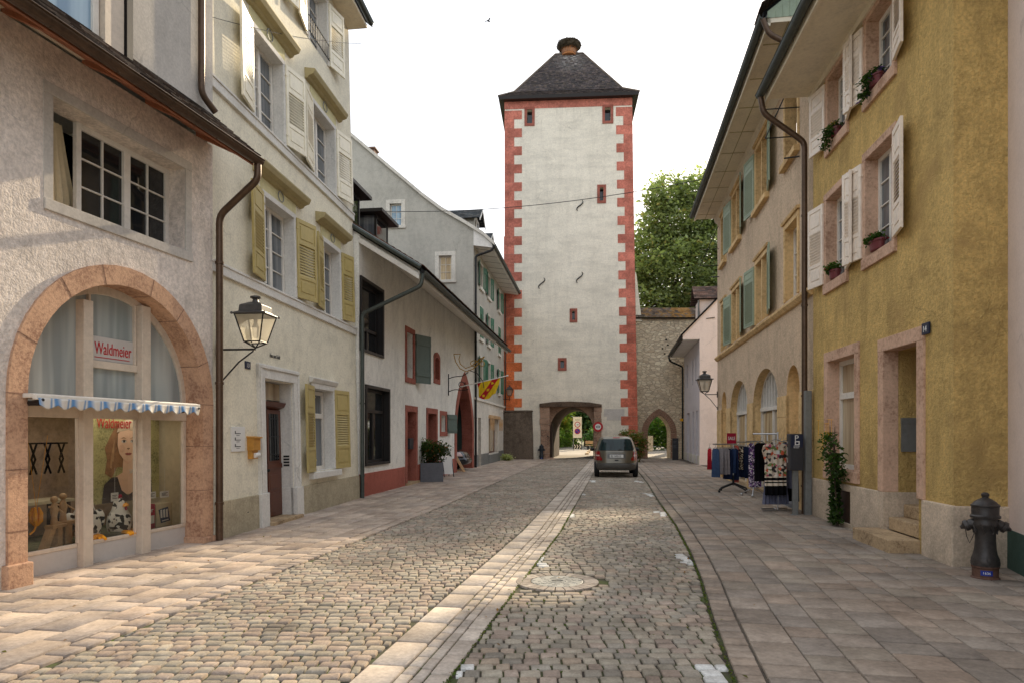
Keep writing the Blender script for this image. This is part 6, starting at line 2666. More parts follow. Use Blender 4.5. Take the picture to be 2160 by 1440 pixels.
def build_car(name, loc, rz, label, paint_mat, bumper):
    t = empty(name, loc, rz, label, 'car')
    N = 72
    mb = MB()
    zs = []
    for i in range(len(SL) - 1):
        m = 3 if SL[i + 1][0] - SL[i][0] > .08 else 1
        zs += [SL[i][0] + (SL[i + 1][0] - SL[i][0]) * k / m for k in range(m)]
    zs.append(SL[-1][0])
    ts = []
    for k in range(N):
        u = (k + .5) / N * 2 * PI
        ts.append(u - .16 * math.sin(4 * u))
    vs = [car_pt(a, z) for z in zs for a in ts]
    fs = [(i * N + k, i * N + (k + 1) % N, (i + 1) * N + (k + 1) % N, (i + 1) * N + k) for i in range(len(zs) - 1) for k in range(N)]
    fs += [tuple(range(N)), tuple((len(zs) - 1) * N + k for k in range(N))]
    nb = sum(1 for z in zs if z < .545)
    mb.add(vs, fs)
    mb.m = [1 if f[0] // N < nb and len(f) == 4 else 0 for f in mb.f]
    mb.build('body', [paint_mat, bumper], t, smooth=True, sharp=35)

    def patch(nm, xs_of_z, z0, z1, mat, off=.006, nx=18, nz=10, parent=t, corner=0.0):
        m2 = MB()
        vs = []
        for k in range(nz + 1):
            z = z0 + (z1 - z0) * k / nz
            a, b = xs_of_z(z)
            for i in range(nx + 1):
                vs.append(rear_pt(a + (b - a) * i / nx, z, off))
        m2.add(vs, [(k * (nx + 1) + i, k * (nx + 1) + i + 1, (k + 1) * (nx + 1) + i + 1, (k + 1) * (nx + 1) + i) for k in range(nz) for i in range(nx)])
        return m2.build(nm, mat, parent, smooth=True)

    def rg(z):
        q = (z - 1.065) / (1.50 - 1.065)
        w = .70 - .145 * q
        e = 1 - .09 * max(0, (abs(q - .5) - .36) / .14) ** 2
        return (-w * e, w * e)
    patch('rear_window', rg, 1.065, 1.50, M['car_glass'], .006, 24, 14)
    mb = MB()
    nn = 30
    ring_pts = []
    for q in range(nn + 1):
        ring_pts.append(rear_pt(rg(1.065)[0] + (rg(1.065)[1] - rg(1.065)[0]) * q / nn, 1.06, .009))
    mb.tube(ring_pts, .008, 5)
    mb.build('window_seal', M['iron'], t)
    for s in (-1, 1):
        def lx(z, s=s):
            hw = sl(z)[0]
            inner = .60 + .05 * (z - .66) / .38 if z > .8 else .56
            return (s * inner, s * hw * .992)
        lm = patch('tail_light', lx, .67, 1.02, M['tail_red'], .010, 10, 8)
        patch('reversing_lens', lambda z, s=s: (s * .66, s * sl(z)[0] * .975), .83, .885, M['tail_clear'], .016, 5, 3, parent=lm)
    patch('brake_light', lambda z: (-.13, .13), 1.535, 1.565, M['tail_red'], .012, 8, 3)
    patch('tailgate_trim', lambda z: (-.36, .36), .955, .985, M['steel_dark'], .012, 10, 3)
    np_ = patch('number_plate', lambda z: (-.26, .26), .78, .895, M['white_paint'], .022, 8, 3)
    Fp = Face(o=(0, .055, 0))
    text('BL 149515', .105, 'black', np_, Fp, -.225, .0, .80, sx=.85, name='number', depth=.001)
    patch('plate_recess', lambda z: (-.36, .36), .74, .93, M['steel_dark'], .004, 10, 4)
    patch('tailgate_handle', lambda z: (-.07, .07), .655, .70, M['iron'], .02, 6, 3)
    patch('bumper_strip', lambda z: (-.84, .84), .548, .562, M['iron'], .004, 30, 2)
    patch('exhaust_valance', lambda z: (-.55, .55), .30, .325, M['galv'], .004, 10, 2)
    mb = MB()
    a = Vector(rear_pt(.1, 1.08, .02))
    b = Vector(rear_pt(.62, 1.13, .02))
    mb.tube([a, b], .012, 6)
    mb.ball(a, .025, 8)
    mb.build('wiper', M['iron'], t)
    # side and front glazing
    for s in (-1, 1):
        for y0, y1 in ((.62, 1.42), (1.5, 2.42)):
            m2 = MB()
            vs = []
            for k in range(7):
                z = 1.06 + .42 * k / 6
                hw, ra, fb = sl(z)
                cy, hl = (ra + fb) / 2, (fb - ra) / 2
                for i in range(9):
                    y = y0 + (y1 - y0) * i / 8
                    q = min(.98, abs(y - cy) / hl)
                    vs.append((s * ((hw) * (1 - q ** 4.6) ** (1 / 4.6) + .006), y, z))
            m2.add(vs, [(k * 9 + i, k * 9 + i + 1, (k + 1) * 9 + i + 1, (k + 1) * 9 + i) for k in range(6) for i in range(8)])
            m2.build('side_window', M['car_glass'], t, smooth=True)
        mb = MB()
        mb.ball((s * .93, 2.45, 1.05), (.10, .06, .075), 10)
        mb.tube([(s * .78, 2.5, 1.0), (s * .9, 2.46, 1.03)], .025, 6)
        mb.build('wing_mirror', M['iron'], t, smooth=True)
        m2 = MB()
        vs = []
        for k in range(6):
            z = .68 + .18 * k / 5
            for i in range(9):
                tt = PI / 2 - s * (.55 + .42 * i / 8)
                vs.append(car_pt(tt, z, .008))
        m2.add(vs, [(k * 9 + i, k * 9 + i + 1, (k + 1) * 9 + i + 1, (k + 1) * 9 + i) for k in range(5) for i in range(8)])
        m2.build('headlight', M['tail_clear'], t, smooth=True)
    m2 = MB()
    vs = []
    for k in range(6):
        z = 1.06 + .42 * k / 5
        for i in range(17):
            vs.append(car_pt(PI / 2 + (i / 16 - .5) * 1.5, z, .006))
    m2.add(vs, [(k * 17 + i, k * 17 + i + 1, (k + 1) * 17 + i + 1, (k + 1) * 17 + i) for k in range(5) for i in range(16)])
    m2.build('windscreen', M['car_glass'], t, smooth=True)
    for y in (.72, 3.32):
        for s in (-1, 1):
            mb = MB()
            prof = [(.19, -.09), (.26, -.095), (.30, -.085), (.315, -.06), (.315, .06), (.30, .085), (.26, .095), (.19, .09)]
            n = 32
            vs, fs = [], []
            for r_, w in prof:
                for k in range(n):
                    a = 2 * PI * k / n
                    vs.append((s * .755 + w, y + r_ * math.cos(a), .315 + r_ * math.sin(a)))
            for i in range(len(prof) - 1):
                for k in range(n):
                    fs.append((i * n + k, i * n + (k + 1) % n, (i + 1) * n + (k + 1) % n, (i + 1) * n + k))
            mb.add(vs, fs)
            wh = mb.build('wheel', M['tyre'], t, smooth=True)
            mb = MB()
            vs = [(s * .755 + s * w, y + r_ * math.cos(2 * PI * k / 20), .315 + r_ * math.sin(2 * PI * k / 20)) for w, r_ in ((.07, .195), (.085, .05)) for k in range(20)]
            mb.add(vs, [(k, (k + 1) % 20, 20 + (k + 1) % 20, 20 + k) for k in range(20)] + [tuple(20 + k for k in range(20))])
            mb.build('rim', M['galv'], wh, smooth=True)
    return t


def carpaint(name, col, rough=.28):
    t = NT(name)
    t.base(t.ramp(t.noise(3, 4), [(.35, mulc(col, .9)), (.65, mulc(col, 1.08))]))
    t.set(Roughness=rough, Metallic=.55)
    t.b.inputs['Coat Weight'].default_value = .6
    t.b.inputs['Coat Roughness'].default_value = .06
    return t.m


M['car_grey'] = carpaint('car_grey_beige', c(112, 106, 92))
M['bumper'] = paint('bumper', c(80, 77, 72), rough=.5, var=.06, bump=0)
M['car_black'] = carpaint('car_black', c(46, 48, 54), .2)
M['car_glass'] = glassy('car_glass', (.008, .018, .02), .04, (.02, .04, .042), spec=.35)
M['tail_red'] = paint('tail_red', c(150, 20, 22), rough=.15, bump=0, spec=.6)
M['tail_clear'] = paint('tail_clear', c(222, 196, 190), rough=.12, bump=0, spec=.7)
M['steel_dark'] = paint('trim_dark', c(96, 94, 90), rough=.3, metal=.5, bump=0)
M['tyre'] = paint('tyre', c(26, 26, 27), rough=.85, bump=.1)
build_car('parked_car', (4.04, 26.35, 0), -math.atan(.115), 'grey beige compact people carrier parked in the right lane with its rear to the viewer', M['car_grey'], M['bumper'])
cp = Wh.matrix_basis @ FL.pt(13.9, -3.85, 0)
build_car('parked_car', cp, Wh.rotation_euler.z - PI, 'black car nosing out of the pointed red gateway', M['car_black'], M['car_black'])

# ------------------------------------------------------------------ hydrants


def hydrant(loc, rz, s, label, mat, base):
    t = empty('hydrant', loc, rz, label, 'hydrant', 'cast iron hydrants')
    mb = MB()
    mb.lathe([(.15, 0), (.15, .02), (.135, .03), (.135, .13), (.145, .14), (.145, .16)], n=28)
    mb.build('base', base, t, smooth=True)
    mb = MB()
    mb.lathe([(.145, .16), (.15, .2), (.14, .25), (.125, .29), (.112, .36), (.106, .46), (.108, .54), (.118, .60), (.135, .63), (.14, .66), (.125, .69), (.125, .72)], n=32)
    mb.build('barrel', mat, t, smooth=True)
    mb = MB()
    for k in range(12):
        a = 2 * PI * k / 12
        mb.tube([(.13 * math.cos(a), .13 * math.sin(a), .17), (.128 * math.cos(a), .128 * math.sin(a), .24), (.108 * math.cos(a), .108 * math.sin(a), .31)], [.022, .018, .006], 6)
    mb.build('cast_leaves', mat, t, smooth=True)
    mb = MB()
    for k in range(8):
        a = 2 * PI * k / 8 + .3
        mb.tube([(.13 * math.cos(a), .13 * math.sin(a), .66), (.125 * math.cos(a + .2), .125 * math.sin(a + .2), .61), (.115 * math.cos(a + .35), .115 * math.sin(a + .35), .565), (.12 * math.cos(a + .2), .12 * math.sin(a + .2), .54)], [.018, .016, .012, .006], 6)
    mb.build('cast_scrolls', mat, t, smooth=True)
    mb = MB()
    mb.lathe([(.125, .72), (.155, .725), (.158, .75), (.145, .76), (.14, .77), (.142, .86), (.15, .865), (.15, .88), (.13, .895), (.115, .915), (.08, .94), (.055, .955), (.035, .965), (.033, .975), (.042, .99), (.042, 1.01), (.02, 1.028)], n=32)
    mb.build('bonnet', mat, t, smooth=True)
    for sg in (-1, 1):
        mb = MB()
        pts = [(sg * .06, 0, .665), (sg * .13, 0, .65), (sg * .165, 0, .635), (sg * .17, 0, .633), (sg * .205, 0, .615), (sg * .21, 0, .613), (sg * .225, 0, .605), (sg * .25, 0, .592)]
        mb.tube(pts, [.06, .062, .056, .068, .066, .05, .03, .018], 16)
        mb.build('outlet', mat, t, smooth=True)
    mb = MB()
    mb.tube([(-.2, -.02, .6), (-.19, -.03, .5), (-.16, -.05, .42), (-.13, -.07, .5), (-.11, -.08, .58)], .005, 5)
    mb.build('cap_chain', mat, t)
    mb = MB()
    vs = [(math.sin(a) * .1375 * 1.0, -math.cos(a) * .1375, z) for z in (.055, .115) for a in [(-.45 + .9 * k / 10) for k in range(11)]]
    mb.add(vs, [(k, k + 1, k + 12, k + 11) for k in range(10)])
    mb.build('enamel_plate', M['blue_sign'], t, recalc=False)
    for k, ch in enumerate('1636'):
        a = (-.24 + .15 * k)
        ft = Face(o=(math.sin(a) * .139, -math.cos(a) * .139, 0), a=(math.cos(a), math.sin(a), 0), n=(math.sin(a), -math.cos(a), 0))
        text(ch, .04, 'white_paint', t, ft, -.008, .0, .072, name='number', depth=.001)
    t.scale = (s, s, s)
    return t


hydrant((5.56, 8.02, 0), -.5, .985, 'ornate dark cast iron hydrant with blue number plate at the ochre corner', M['hydrant'], M['rust'])
hydrant((1.97, 45.6, 0), 0, 1.0, 'distant blue-black hydrant beside the left pier of the tower gate', M['hydrant_dark'], M['hydrant_dark'])

# ------------------------------------------------------------------ parking ticket machine
pm = empty('parking_meter', Oc.matrix_basis @ FR.pt(-.06, .38, 0), Oc.rotation_euler.z + PI, 'black parking ticket machine with blue P sign on a grey post at the drainpipe', 'parking meter')
mb = MB()
Fz.box(mb, -.06, .06, -.05, .05, 0, .96)
Fz.box(mb, -.11, .11, -.1, .1, 0, .015)
mb.build('post', M['galv'], pm, bevel=.006)
Q = Face(a=(0, -1, 0), n=(-1, 0, 0))
Q = Face(o=(0, 0, 0), a=(0, 1, 0), n=(1, 0, 0))
mb = MB()
mb.box(-.13, .13, -.14, .13, .94, 1.70)
mb.build('case', M['anthracite'], pm, bevel=.015)
# the face with the P looks down the street towards the viewer
Q = Face(o=(.132, 0, 0), a=(0, 1, 0), n=(1, 0, 0))
mb = MB()
Q.box(mb, -.12, .12, .0, .004, 1.42, 1.68)
mb.build('sign_panel', M['navy'], pm)
text('P', .17, 'white_paint', pm, Q, -.055, .006, 1.555, name='lettering')
mb = MB()
ring(mb, Q, [(-.025, 1.485), (.03, 1.485), (.03, 1.53), (-.025, 1.53), (-.025, 1.485)], [(-.045, 1.465), (.05, 1.465), (.05, 1.55), (-.045, 1.55), (-.045, 1.465)], .0045, .007)
mb.build('coin_symbol', M['white_paint'], pm)
text('Zentrale', .035, 'white_paint', pm, Q, -.07, .006, 1.435, name='lettering')
text('Parkuhr', .035, 'white_paint', pm, Q, -.07, .006, 1.405, name='lettering')
mb = MB()
for z0, z1, x in ((1.5, 1.54, -.05), (1.25, 1.42, -.06), (1.1, 1.2, -.05)):
    mb.box(x - .03, x + .04, -.146, -.139, z0, z1)
mb.build('operating_panel', M['steel'], pm)


# ------------------------------------------------------------------ clothes racks
def panel_cloth(w0, w1, h, th=.03, waves=4, amp=.02, seed=0, slits=False, sleeves=0.0, scoop=0.0, nx=16, nz=14):
    rr = random.Random(seed)
    ph = rr.uniform(0, 6)
    vs = []
    for side in (-1, 1):
        for k in range(nz + 1):
            t = k / nz
            w = w0 + (w1 - w0) * t
            if sleeves and t < .34:
                w = w0 * (.62 + .38 * min(1, t / .04)) + sleeves * max(0, 1 - abs(t - .17) / .2)
            for i in range(nx + 1):
                s = i / nx * 2 - 1
                x = s * w / 2
                z = -h * t
                if t < .12:
                    z -= (abs(s) ** 1.6) * .05 * (1 - t / .12)
                    if scoop and abs(s) < .45:
                        z -= scoop * (1 - (s / .45) ** 2) * (1 - t / .12)
                y = side * th * (1 - s * s) ** .5 * (.6 + .4 * math.sin(3 * t + ph)) + amp * math.sin(waves * PI * s + ph) * t * 1.5 + .004 * math.sin(17 * t + ph + s * 5)
                vs.append((x, y, z))
    n = (nx + 1) * (nz + 1)
    fs = []
    for sd_ in (0, 1):
        for k in range(nz):
            for i in range(nx):
                a = sd_ * n + k * (nx + 1) + i
                fs.append((a, a + 1, a + nx + 2, a + nx + 1))
    for k in range(nz):
        for i in (0, nx):
            a = k * (nx + 1) + i
            fs.append((a, a + nx + 1, n + a + nx + 1, n + a))
    return vs, fs


def garment(name, loc, rz, label, cat, mat, w0, w1, h, group=None, hanger=True, mats=None, **k):
    t = empty(name, loc, rz, label, cat, group)
    vs, fs = panel_cloth(w0, w1, h, **k)
    mb = MB()
    mb.add(vs, fs)
    if mats:
        for i, f in enumerate(mb.f):
            z = sum(mb.v[q][2] for q in f) / len(f) / h
            mb.m[i] = mats(z)
    mb.build('cloth', [M[m] for m in mat] if isinstance(mat, tuple) else M[mat], t, smooth=True, sharp=80)
    if hanger:
        mb = MB()
        mb.tube([(-w0 * .4, 0, -.02), (0, 0, .04), (w0 * .4, 0, -.02)], .008, 6)
        mb.tube([(0, 0, .04), (.0, 0, .1), (.02, 0, .12), (.0, 0, .14)], .004, 5)
        mb.build('hanger', M['galv'], t)
    return t


# rack 1: star base with castors, jeans and skirts
r1 = (6.45, 19.9)
rk = empty('clothes_rack', (*r1, 0), .12, 'clothes rack with black star base on castors hung with jeans under a SALE sign', 'clothes rack')
mb = MB()
for a in (.3, 1.9, 3.4, 5.0):
    mb.tube([(0, 0, .26), (.2 * math.cos(a), .2 * math.sin(a), .2), (.5 * math.cos(a), .5 * math.sin(a), .10)], [.035, .03, .022], 8)
mb.tube([(0, 0, .2), (0, 0, .5)], .032, 8)
b_ = mb.build('base', M['iron'], rk, smooth=True)
mb = MB()
for a in (.3, 1.9, 3.4, 5.0):
    mb.tube([(.5 * math.cos(a) - .02, .5 * math.sin(a), .04), (.5 * math.cos(a) + .02, .5 * math.sin(a), .04)], .04, 12)
mb.build('castor', M['iron'], b_)
mb = MB()
mb.tube([(0, 0, .5), (0, 0, 1.42)], .02, 8)
mb.tube([(-.62, 0, 1.40), (.1, .0, 1.40)], .018, 8)
mb.tube([(.05, .05, 1.46), (.62, .12, 1.46)], .018, 8)
mb.tube([(0, 0, 1.42), (.05, .05, 1.46)], .018, 8)
mb.build('rail', M['steel'], rk, smooth=True)
sg_ = empty('sale_sign', (6.36, 19.78, 0), .12, 'red SALE sign clipped above the far clothes rack', 'sign')
mb = MB()
Fz.box(mb, -.14, .14, -.006, .006, 1.42, 1.72)
mb.build('card', M['sale_red'], sg_)
text('SALE', .135, 'white_paint', sg_, Fz, 0, .009, 1.525, sx=.78, align='CENTER', name='lettering', depth=.003)
mb = MB()
mb.tube([(0, .01, 1.3), (0, .01, 1.45)], .006, 5)
mb.build('clip', M['steel'], sg_)
G1 = 'clothes hanging on the far sale rack'
items = [(-.66, 'skirt', 'red_cloth', .16, .16, .62, 'red garment at the far left end of the sale rack'),
         (-.54, 'skirt', 'blue_cloth', .26, .34, .84, 'faded blue denim skirt second from the left on the sale rack'),
         (-.44, 'trousers', 'grey_cloth', .36, .36, .74, 'left pair of the grey trousers on the sale rack'),
         (-.34, 'trousers', 'grey_cloth', .36, .35, .76, 'middle pair of the grey trousers on the sale rack'),
         (-.25, 'trousers', 'grey_cloth', .35, .36, .75, 'right pair of the grey trousers, next to the dark jeans'),
         (-.16, 'jeans', 'dark_denim', .36, .38, .90, 'dark blue jeans directly right of the grey trousers'),
         (-.07, 'jeans', 'denim', .36, .38, .72, 'mid blue jeans hanging between two darker pairs on the sale rack'),
         (.02, 'jeans', 'dark_denim', .36, .38, .92, 'dark blue jeans just left of the coral dress'),
         (.12, 'dress', 'coral_cloth', .2, .24, 1.08, 'long narrow coral dress in the middle of the sale rack'),
         (.22, 'blouse', 'dots', .26, .28, .70, 'short dotted dark and cream blouse right of the coral dress'),
         (.33, 'jeans', 'dark_denim', .38, .42, .90, 'dark blue jeans right of the dotted blouse'),
         (.44, 'jeans', 'denim', .38, .42, .92, 'mid blue jeans near the right end of the sale rack'),
         (.55, 'skirt', 'black_cloth', .38, .44, .95, 'black skirt at the right end of the sale rack')]
for i, (x, nm, mt, a, b, h, lb) in enumerate(items):
    z = 1.30 if x < .1 else 1.36
    back = .14 if mt == 'red_cloth' else 0.0
    ca, sa = math.cos(.12), math.sin(.12)
    y = (0 if x < .1 else .07) + back
    if nm in ('trousers', 'jeans', 'skirt'):
        z -= .02
    garment(nm, (r1[0] + x * ca - y * sa, r1[1] + x * sa + y * ca, z), rad(-48 + R.uniform(-9, 9)) if x != .12 else .3, lb, nm, mt, a * .85, b * .85, h, G1, seed=i, th=.028)
# rack 2: purple dress
rk2 = empty('clothes_rack', (6.55, 18.5, 0), .1, 'slim chrome clothes rack on three castors carrying the purple patterned dress', 'clothes rack')
mb = MB()
mb.tube([(0, 0, .2), (0, 0, 1.5)], .016, 8)
for a in (.2, 2.3, 4.2):
    mb.tube([(0, 0, .26), (.34 * math.cos(a), .34 * math.sin(a), .07)], .016, 8)
    mb.ball((.34 * math.cos(a), .34 * math.sin(a), .045), .045, 8)
mb.build('stand', M['steel'], rk2, smooth=True)
mb = MB()
mb.tube([(-.25, -.1, 1.5), (.3, .1, 1.5)], .016, 8)
mb.build('rail', M['steel'], rk2, smooth=True)
garment('dress', (6.52, 18.32, 1.47), .15, 'sleeveless purple and white patterned dress on the slim chrome rack', 'dress', 'purple', .36, .36, 1.2, seed=31, th=.06, scoop=.12, nx=20)
# rack 3: floral top, skirt, dark coat behind
r3 = (5.82, 14.95)
rk3 = empty('clothes_rack', (*r3, 0), .08, 'chrome rack with flat bar feet showing the floral top, nearest the viewer', 'clothes rack')
mb = MB()
mb.tube([(0, 0, .04), (0, 0, 1.55)], .016, 8)
mb.tube([(-.12, .25, 1.55), (-.12, .25, 1.72)], .02, 8)
mb.tube([(.0, .0, 1.55), (.0, .0, 1.74)], .02, 8)
mb.build('upright', M['steel'], rk3, smooth=True)
mb = MB()
mb.tube([(-.38, -.06, .025), (.32, .02, .025)], .022, 8)
mb.tube([(-.22, .34, .025), (.42, .42, .025)], .022, 8)
mb.tube([(0, 0, .03), (.1, .38, .03)], .018, 8)
mb.build('foot_bar', M['steel'], rk3, smooth=True)
mb = MB()
mb.tube([(-.45, .25, 1.70), (.0, .0, 1.70)], .016, 8)
mb.tube([(0, -.08, 1.56), (.22, .3, 1.6)], .016, 8)
mb.build('rail', M['steel'], rk3, smooth=True)
garment('blouse', (r3[0] - .10, r3[1] - .12, 1.54), .12, 'floral print blouse with striped hem and black cuff on the near chrome rack', 'blouse', ('floral', 'black_cloth', 'cream_cloth'), .50, .50, 1.17, seed=5, th=.07, scoop=.13, sleeves=.12, nx=26, nz=40,
        mats=lambda z: 0 if z > -.66 else (1 if z < -.82 or int((z + 1) * 48) % 2 else 2))
garment('skirt', (r3[0] - .03, r3[1] + .02, 1.0), .12, 'pleated slate grey skirt hanging below the floral blouse', 'skirt', 'slate_cloth', .46, .62, .84, hanger=False, seed=6, th=.05, waves=9, amp=.016, nx=40)
garment('coat', (r3[0] + .18, r3[1] + .16, 1.5), -.5, 'slate grey cardigan directly behind the floral blouse', 'cardigan', 'slate_cloth', .44, .46, 1.0, seed=8, th=.05, sleeves=.12)
garment('coat', (r3[0] + .32, r3[1] + .3, 1.52), -.6, 'long black coat hindmost on the near chrome rack', 'coat', 'black_cloth', .46, .52, 1.32, seed=9, th=.06, sleeves=.1)
garment('cardigan', (r3[0] - .3, r3[1] + .2, 1.5), .4, 'dark cardigan showing left of the floral blouse on the near rack', 'cardigan', 'black_cloth', .36, .36, .85, seed=12, th=.05)
for k, (x, y, z, lb) in enumerate(((5.74, 14.73, 1.26, 'white price tag pinned on the floral blouse'), (6.56, 18.24, 1.24, 'white price tag pinned on the purple dress'))):
    tg = empty('price_tag', (x, y, z), .1, lb, 'tag')
    mb = MB()
    Fz.box(mb, -.035, .035, -.002, .002, 0, .085)
    mb.build('card', M['white_paint'], tg)

# ------------------------------------------------------------------ planter with shrub, A-board, trestle
pl_ = empty('planter', (-2.86, 24.35, 0), .12, 'large grey cube planter standing before the red door frame', 'planter')
mb = MB()
h, w, ti = .68, .40, .05
for a, b, d, e in ((-w, w, -w, -w + ti), (-w, w, w - ti, w), (-w, -w + ti, -w + ti, w - ti), (w - ti, w, -w + ti, w - ti)):
    mb.box(a, b, d, e, 0, h)
mb.build('tub', M['planter'], pl_, bevel=.01)
mb = MB()
mb.box(-w + ti, w - ti, -w + ti, w - ti, .4, h - .06)
mb.build('soil', M['dark_wood'], pl_)


def shrub(name, loc, label, cat, lobes, n, size, base, warm=None, wp=.1, stems=6, group=None, spread=.1, h=.6, per=10):
    t = empty(name, loc, 0, label, cat, group)
    P, T = crown_points(lobes, n, per, spread, .3)
    leaves('foliage', P, size, leaf_cols(T, base, warm, wp), t)
    mb = MB()
    for k in range(stems):
        i = R.randrange(len(lobes))
        ctr, rr = lobes[i]
        e = Vector(ctr) + Vector((R.uniform(-.6, .6) * rr[0], R.uniform(-.6, .6) * rr[1], R.uniform(-.2, .7) * rr[2]))
        mb.tube([(R.uniform(-.04, .04), R.uniform(-.04, .04), 0), tuple(e * .5 + Vector((0, 0, .02))), tuple(e)], [.016, .012, .005], 5)
    if stems:
        mb.build('stem', M['bark'], t)
    return t


GREEN = c(72, 96, 44)
shrub('potted_shrub', (-2.86, 24.35, .6), 'rounded green shrub with reddish tips growing in the grey planter', 'shrub', [((0, 0, .35), (.38, .38, .36)), ((.22, 0, .6), (.26, .28, .24)), ((-.15, .05, .62), (.28, .28, .24)), ((.42, -.1, .5), (.16, .2, .26))],
      2200, .05, c(66, 88, 42), c(150, 96, 50), .1, stems=12)
ab = empty('a_board', (-2.58, 27.0, 0), .5, 'small white A-board sign leaning beside the planter', 'sign board')
mb = MB()
mb.hexa([(-.22, -.2, .12), (.22, -.2, .12), (.22, -.17, .12), (-.22, -.17, .12), (-.22, -.02, .78), (.22, -.02, .78), (.22, .01, .78), (-.22, .01, .78)])
mb.build('board', M['white_paint'], ab)
for sx in (-1, 1):
    mb = MB()
    mb.tube([(sx * .2, -.24, 0), (sx * .2, 0, .78)], .018, 6)
    mb.tube([(sx * .2, .26, 0), (sx * .2, 0, .78)], .018, 6)
    mb.build('leg', M['anthracite'], ab)
tr = empty('wooden_trestle', Wh.matrix_basis @ FL.pt(12.2, .12, 0), Wh.rotation_euler.z - PI / 2, 'slanting wooden trestle leg at the left foot of the red gateway', 'trestle')
mb = MB()
mb.tube([(-.25, 0, .85), (.22, 0, 0.02)], .035, 6)
mb.tube([(-.25, .3, .85), (.22, .3, 0.02)], .035, 6)
mb.tube([(-.2, 0, .1), (.25, .02, .05)], .025, 6)
mb.build('frame', M['pale_wood'], tr)

# shrubs at the tower, hydrangea
shrub('hydrangea', (-.3, 43.2, 0), 'low pale yellow-green hydrangea at the foot of the grey house corner', 'shrub', [((0, 0, .2), (.3, .28, .22))], 900, .05, c(176, 186, 120), c(214, 218, 170), .4, stems=4)
shrub('flowering_shrub', (7.3, 41.2, 0), 'wide green shrub with pink flowers behind the parked car', 'shrub', [((0, 0, .95), (.62, .6, .75)), ((-.3, 0, 1.5), (.5, .4, .38)), ((.3, 0, 1.15), (.45, .5, .5)), ((-.6, 0, 1.4), (.24, .24, .2)), ((0, 0, .5), (.5, .5, .45))], 4600, .075, c(112, 126, 60), c(206, 136, 116), .16, stems=10, spread=.16)

# plant in the niche of the ochre house
nx_, ny_ = Oc.matrix_basis @ FR.pt(-1.85, .1, 0), None
iv = empty('climbing_plant', nx_, Oc.rotation_euler.z, 'leafy climber with yellow daisies rising from the niche below the pink framed window', 'plant')
pts, tn = [], []
for k in range(1050):
    z = R.uniform(.05, 1.35)
    w = .075 + .04 * math.sin(z * 7) + (.10 if z > .85 else 0)
    pts.append((.05 * math.sin(z * 3) - .12 * (z - .6) * 0 + R.gauss(0, w), R.uniform(-.02, .16), z))
    tn.append(R.uniform(.5, 1.25))
for k in range(300):
    a, b = R.gauss(.08, .19), R.uniform(1.2, 1.72)
    pts.append((a + .1, R.uniform(0, .25), b))
    tn.append(R.uniform(.8, 1.5))
leaves('foliage', np.array(pts), .045, leaf_cols(np.array(tn), c(58, 84, 34)), iv)
mb = MB()
for k in range(7):
    x = R.uniform(-.1, .25)
    mb.tube([(x * .3, .03, 0), (x * .6, .1, .8), (x, .12, 1.5 + R.uniform(0, .35))], .006, 4)
mb.build('stem', M['bark'], iv)
mb = MB()
for k in range(7):
    x, y, z = R.uniform(.0, .42), R.uniform(.08, .26), R.uniform(1.65, 1.98)
    for a in range(9):
        an = 2 * PI * a / 9
        mb.quad((x, y, z), (x + .045 * math.cos(an), y + .045 * math.sin(an), z - .01), (x + .05 * math.cos(an + .3), y + .05 * math.sin(an + .3), z - .012), (x + .04 * math.cos(an + .5), y + .04 * math.sin(an + .5), z - .01))
    mb.tube([(x, y, z - .3), (x, y, z)], .004, 4)
mb.build('flower', M['yellow'], iv, recalc=False)

# ------------------------------------------------------------------ window pots
M['pot'] = paint('pot_red', c(112, 52, 56), rough=.5)


def pot(u, z, label, hang=False, flower=None, s=1.0):
    q = Oc.matrix_basis @ FR.pt(u, .0, z)
    t = empty('flower_pot', q, Oc.rotation_euler.z, label, 'flower pot', 'flower pots on the ochre house sills')
    mb = MB()
    mb.lathe([(.09, 0), (.13, .02), (.15, .17), (.165, .175), (.165, .21), (.15, .21), (.14, .17)], n=20, squash=(1.25 * s, .8))
    mb.build('pot', M['pot'], t, smooth=True)
    lob = [((0, .02, .27), (.2 * s, .13, .09)), ((.1 * s, .05, .24), (.12 * s, .1, .08))]
    if hang:
        lob += [((.08, .18, .06), (.1, .08, .2)), ((-.06, .15, .12), (.1, .08, .14)), ((.12, .2, -.14), (.05, .04, .12))]
    P, T = crown_points(lob, 620 if hang else 520, 8, .05, .3)
    t.scale = (.82, .82, .82)
    leaves('foliage', P, .042, leaf_cols(T, c(74, 104, 42) if not hang else c(64, 92, 40), flower, .06), t)
    return t


pot(-1.3, 4.63, 'red flower pot with green foliage on the lower far window sill', flower=c(190, 60, 60))
pot(-3.25, 4.65, 'red flower pot with spreading foliage on the lower near window sill', s=1.3, flower=c(150, 40, 60))
pot(-1.35, 7.31, 'flower pot with thin trailing plant on the upper far window sill', hang=True, flower=c(170, 140, 70), s=.8)
pot(-3.2, 7.33, 'flower pot with dense trailing greenery on the upper near window sill', hang=True, flower=c(110, 90, 170), s=1.2)

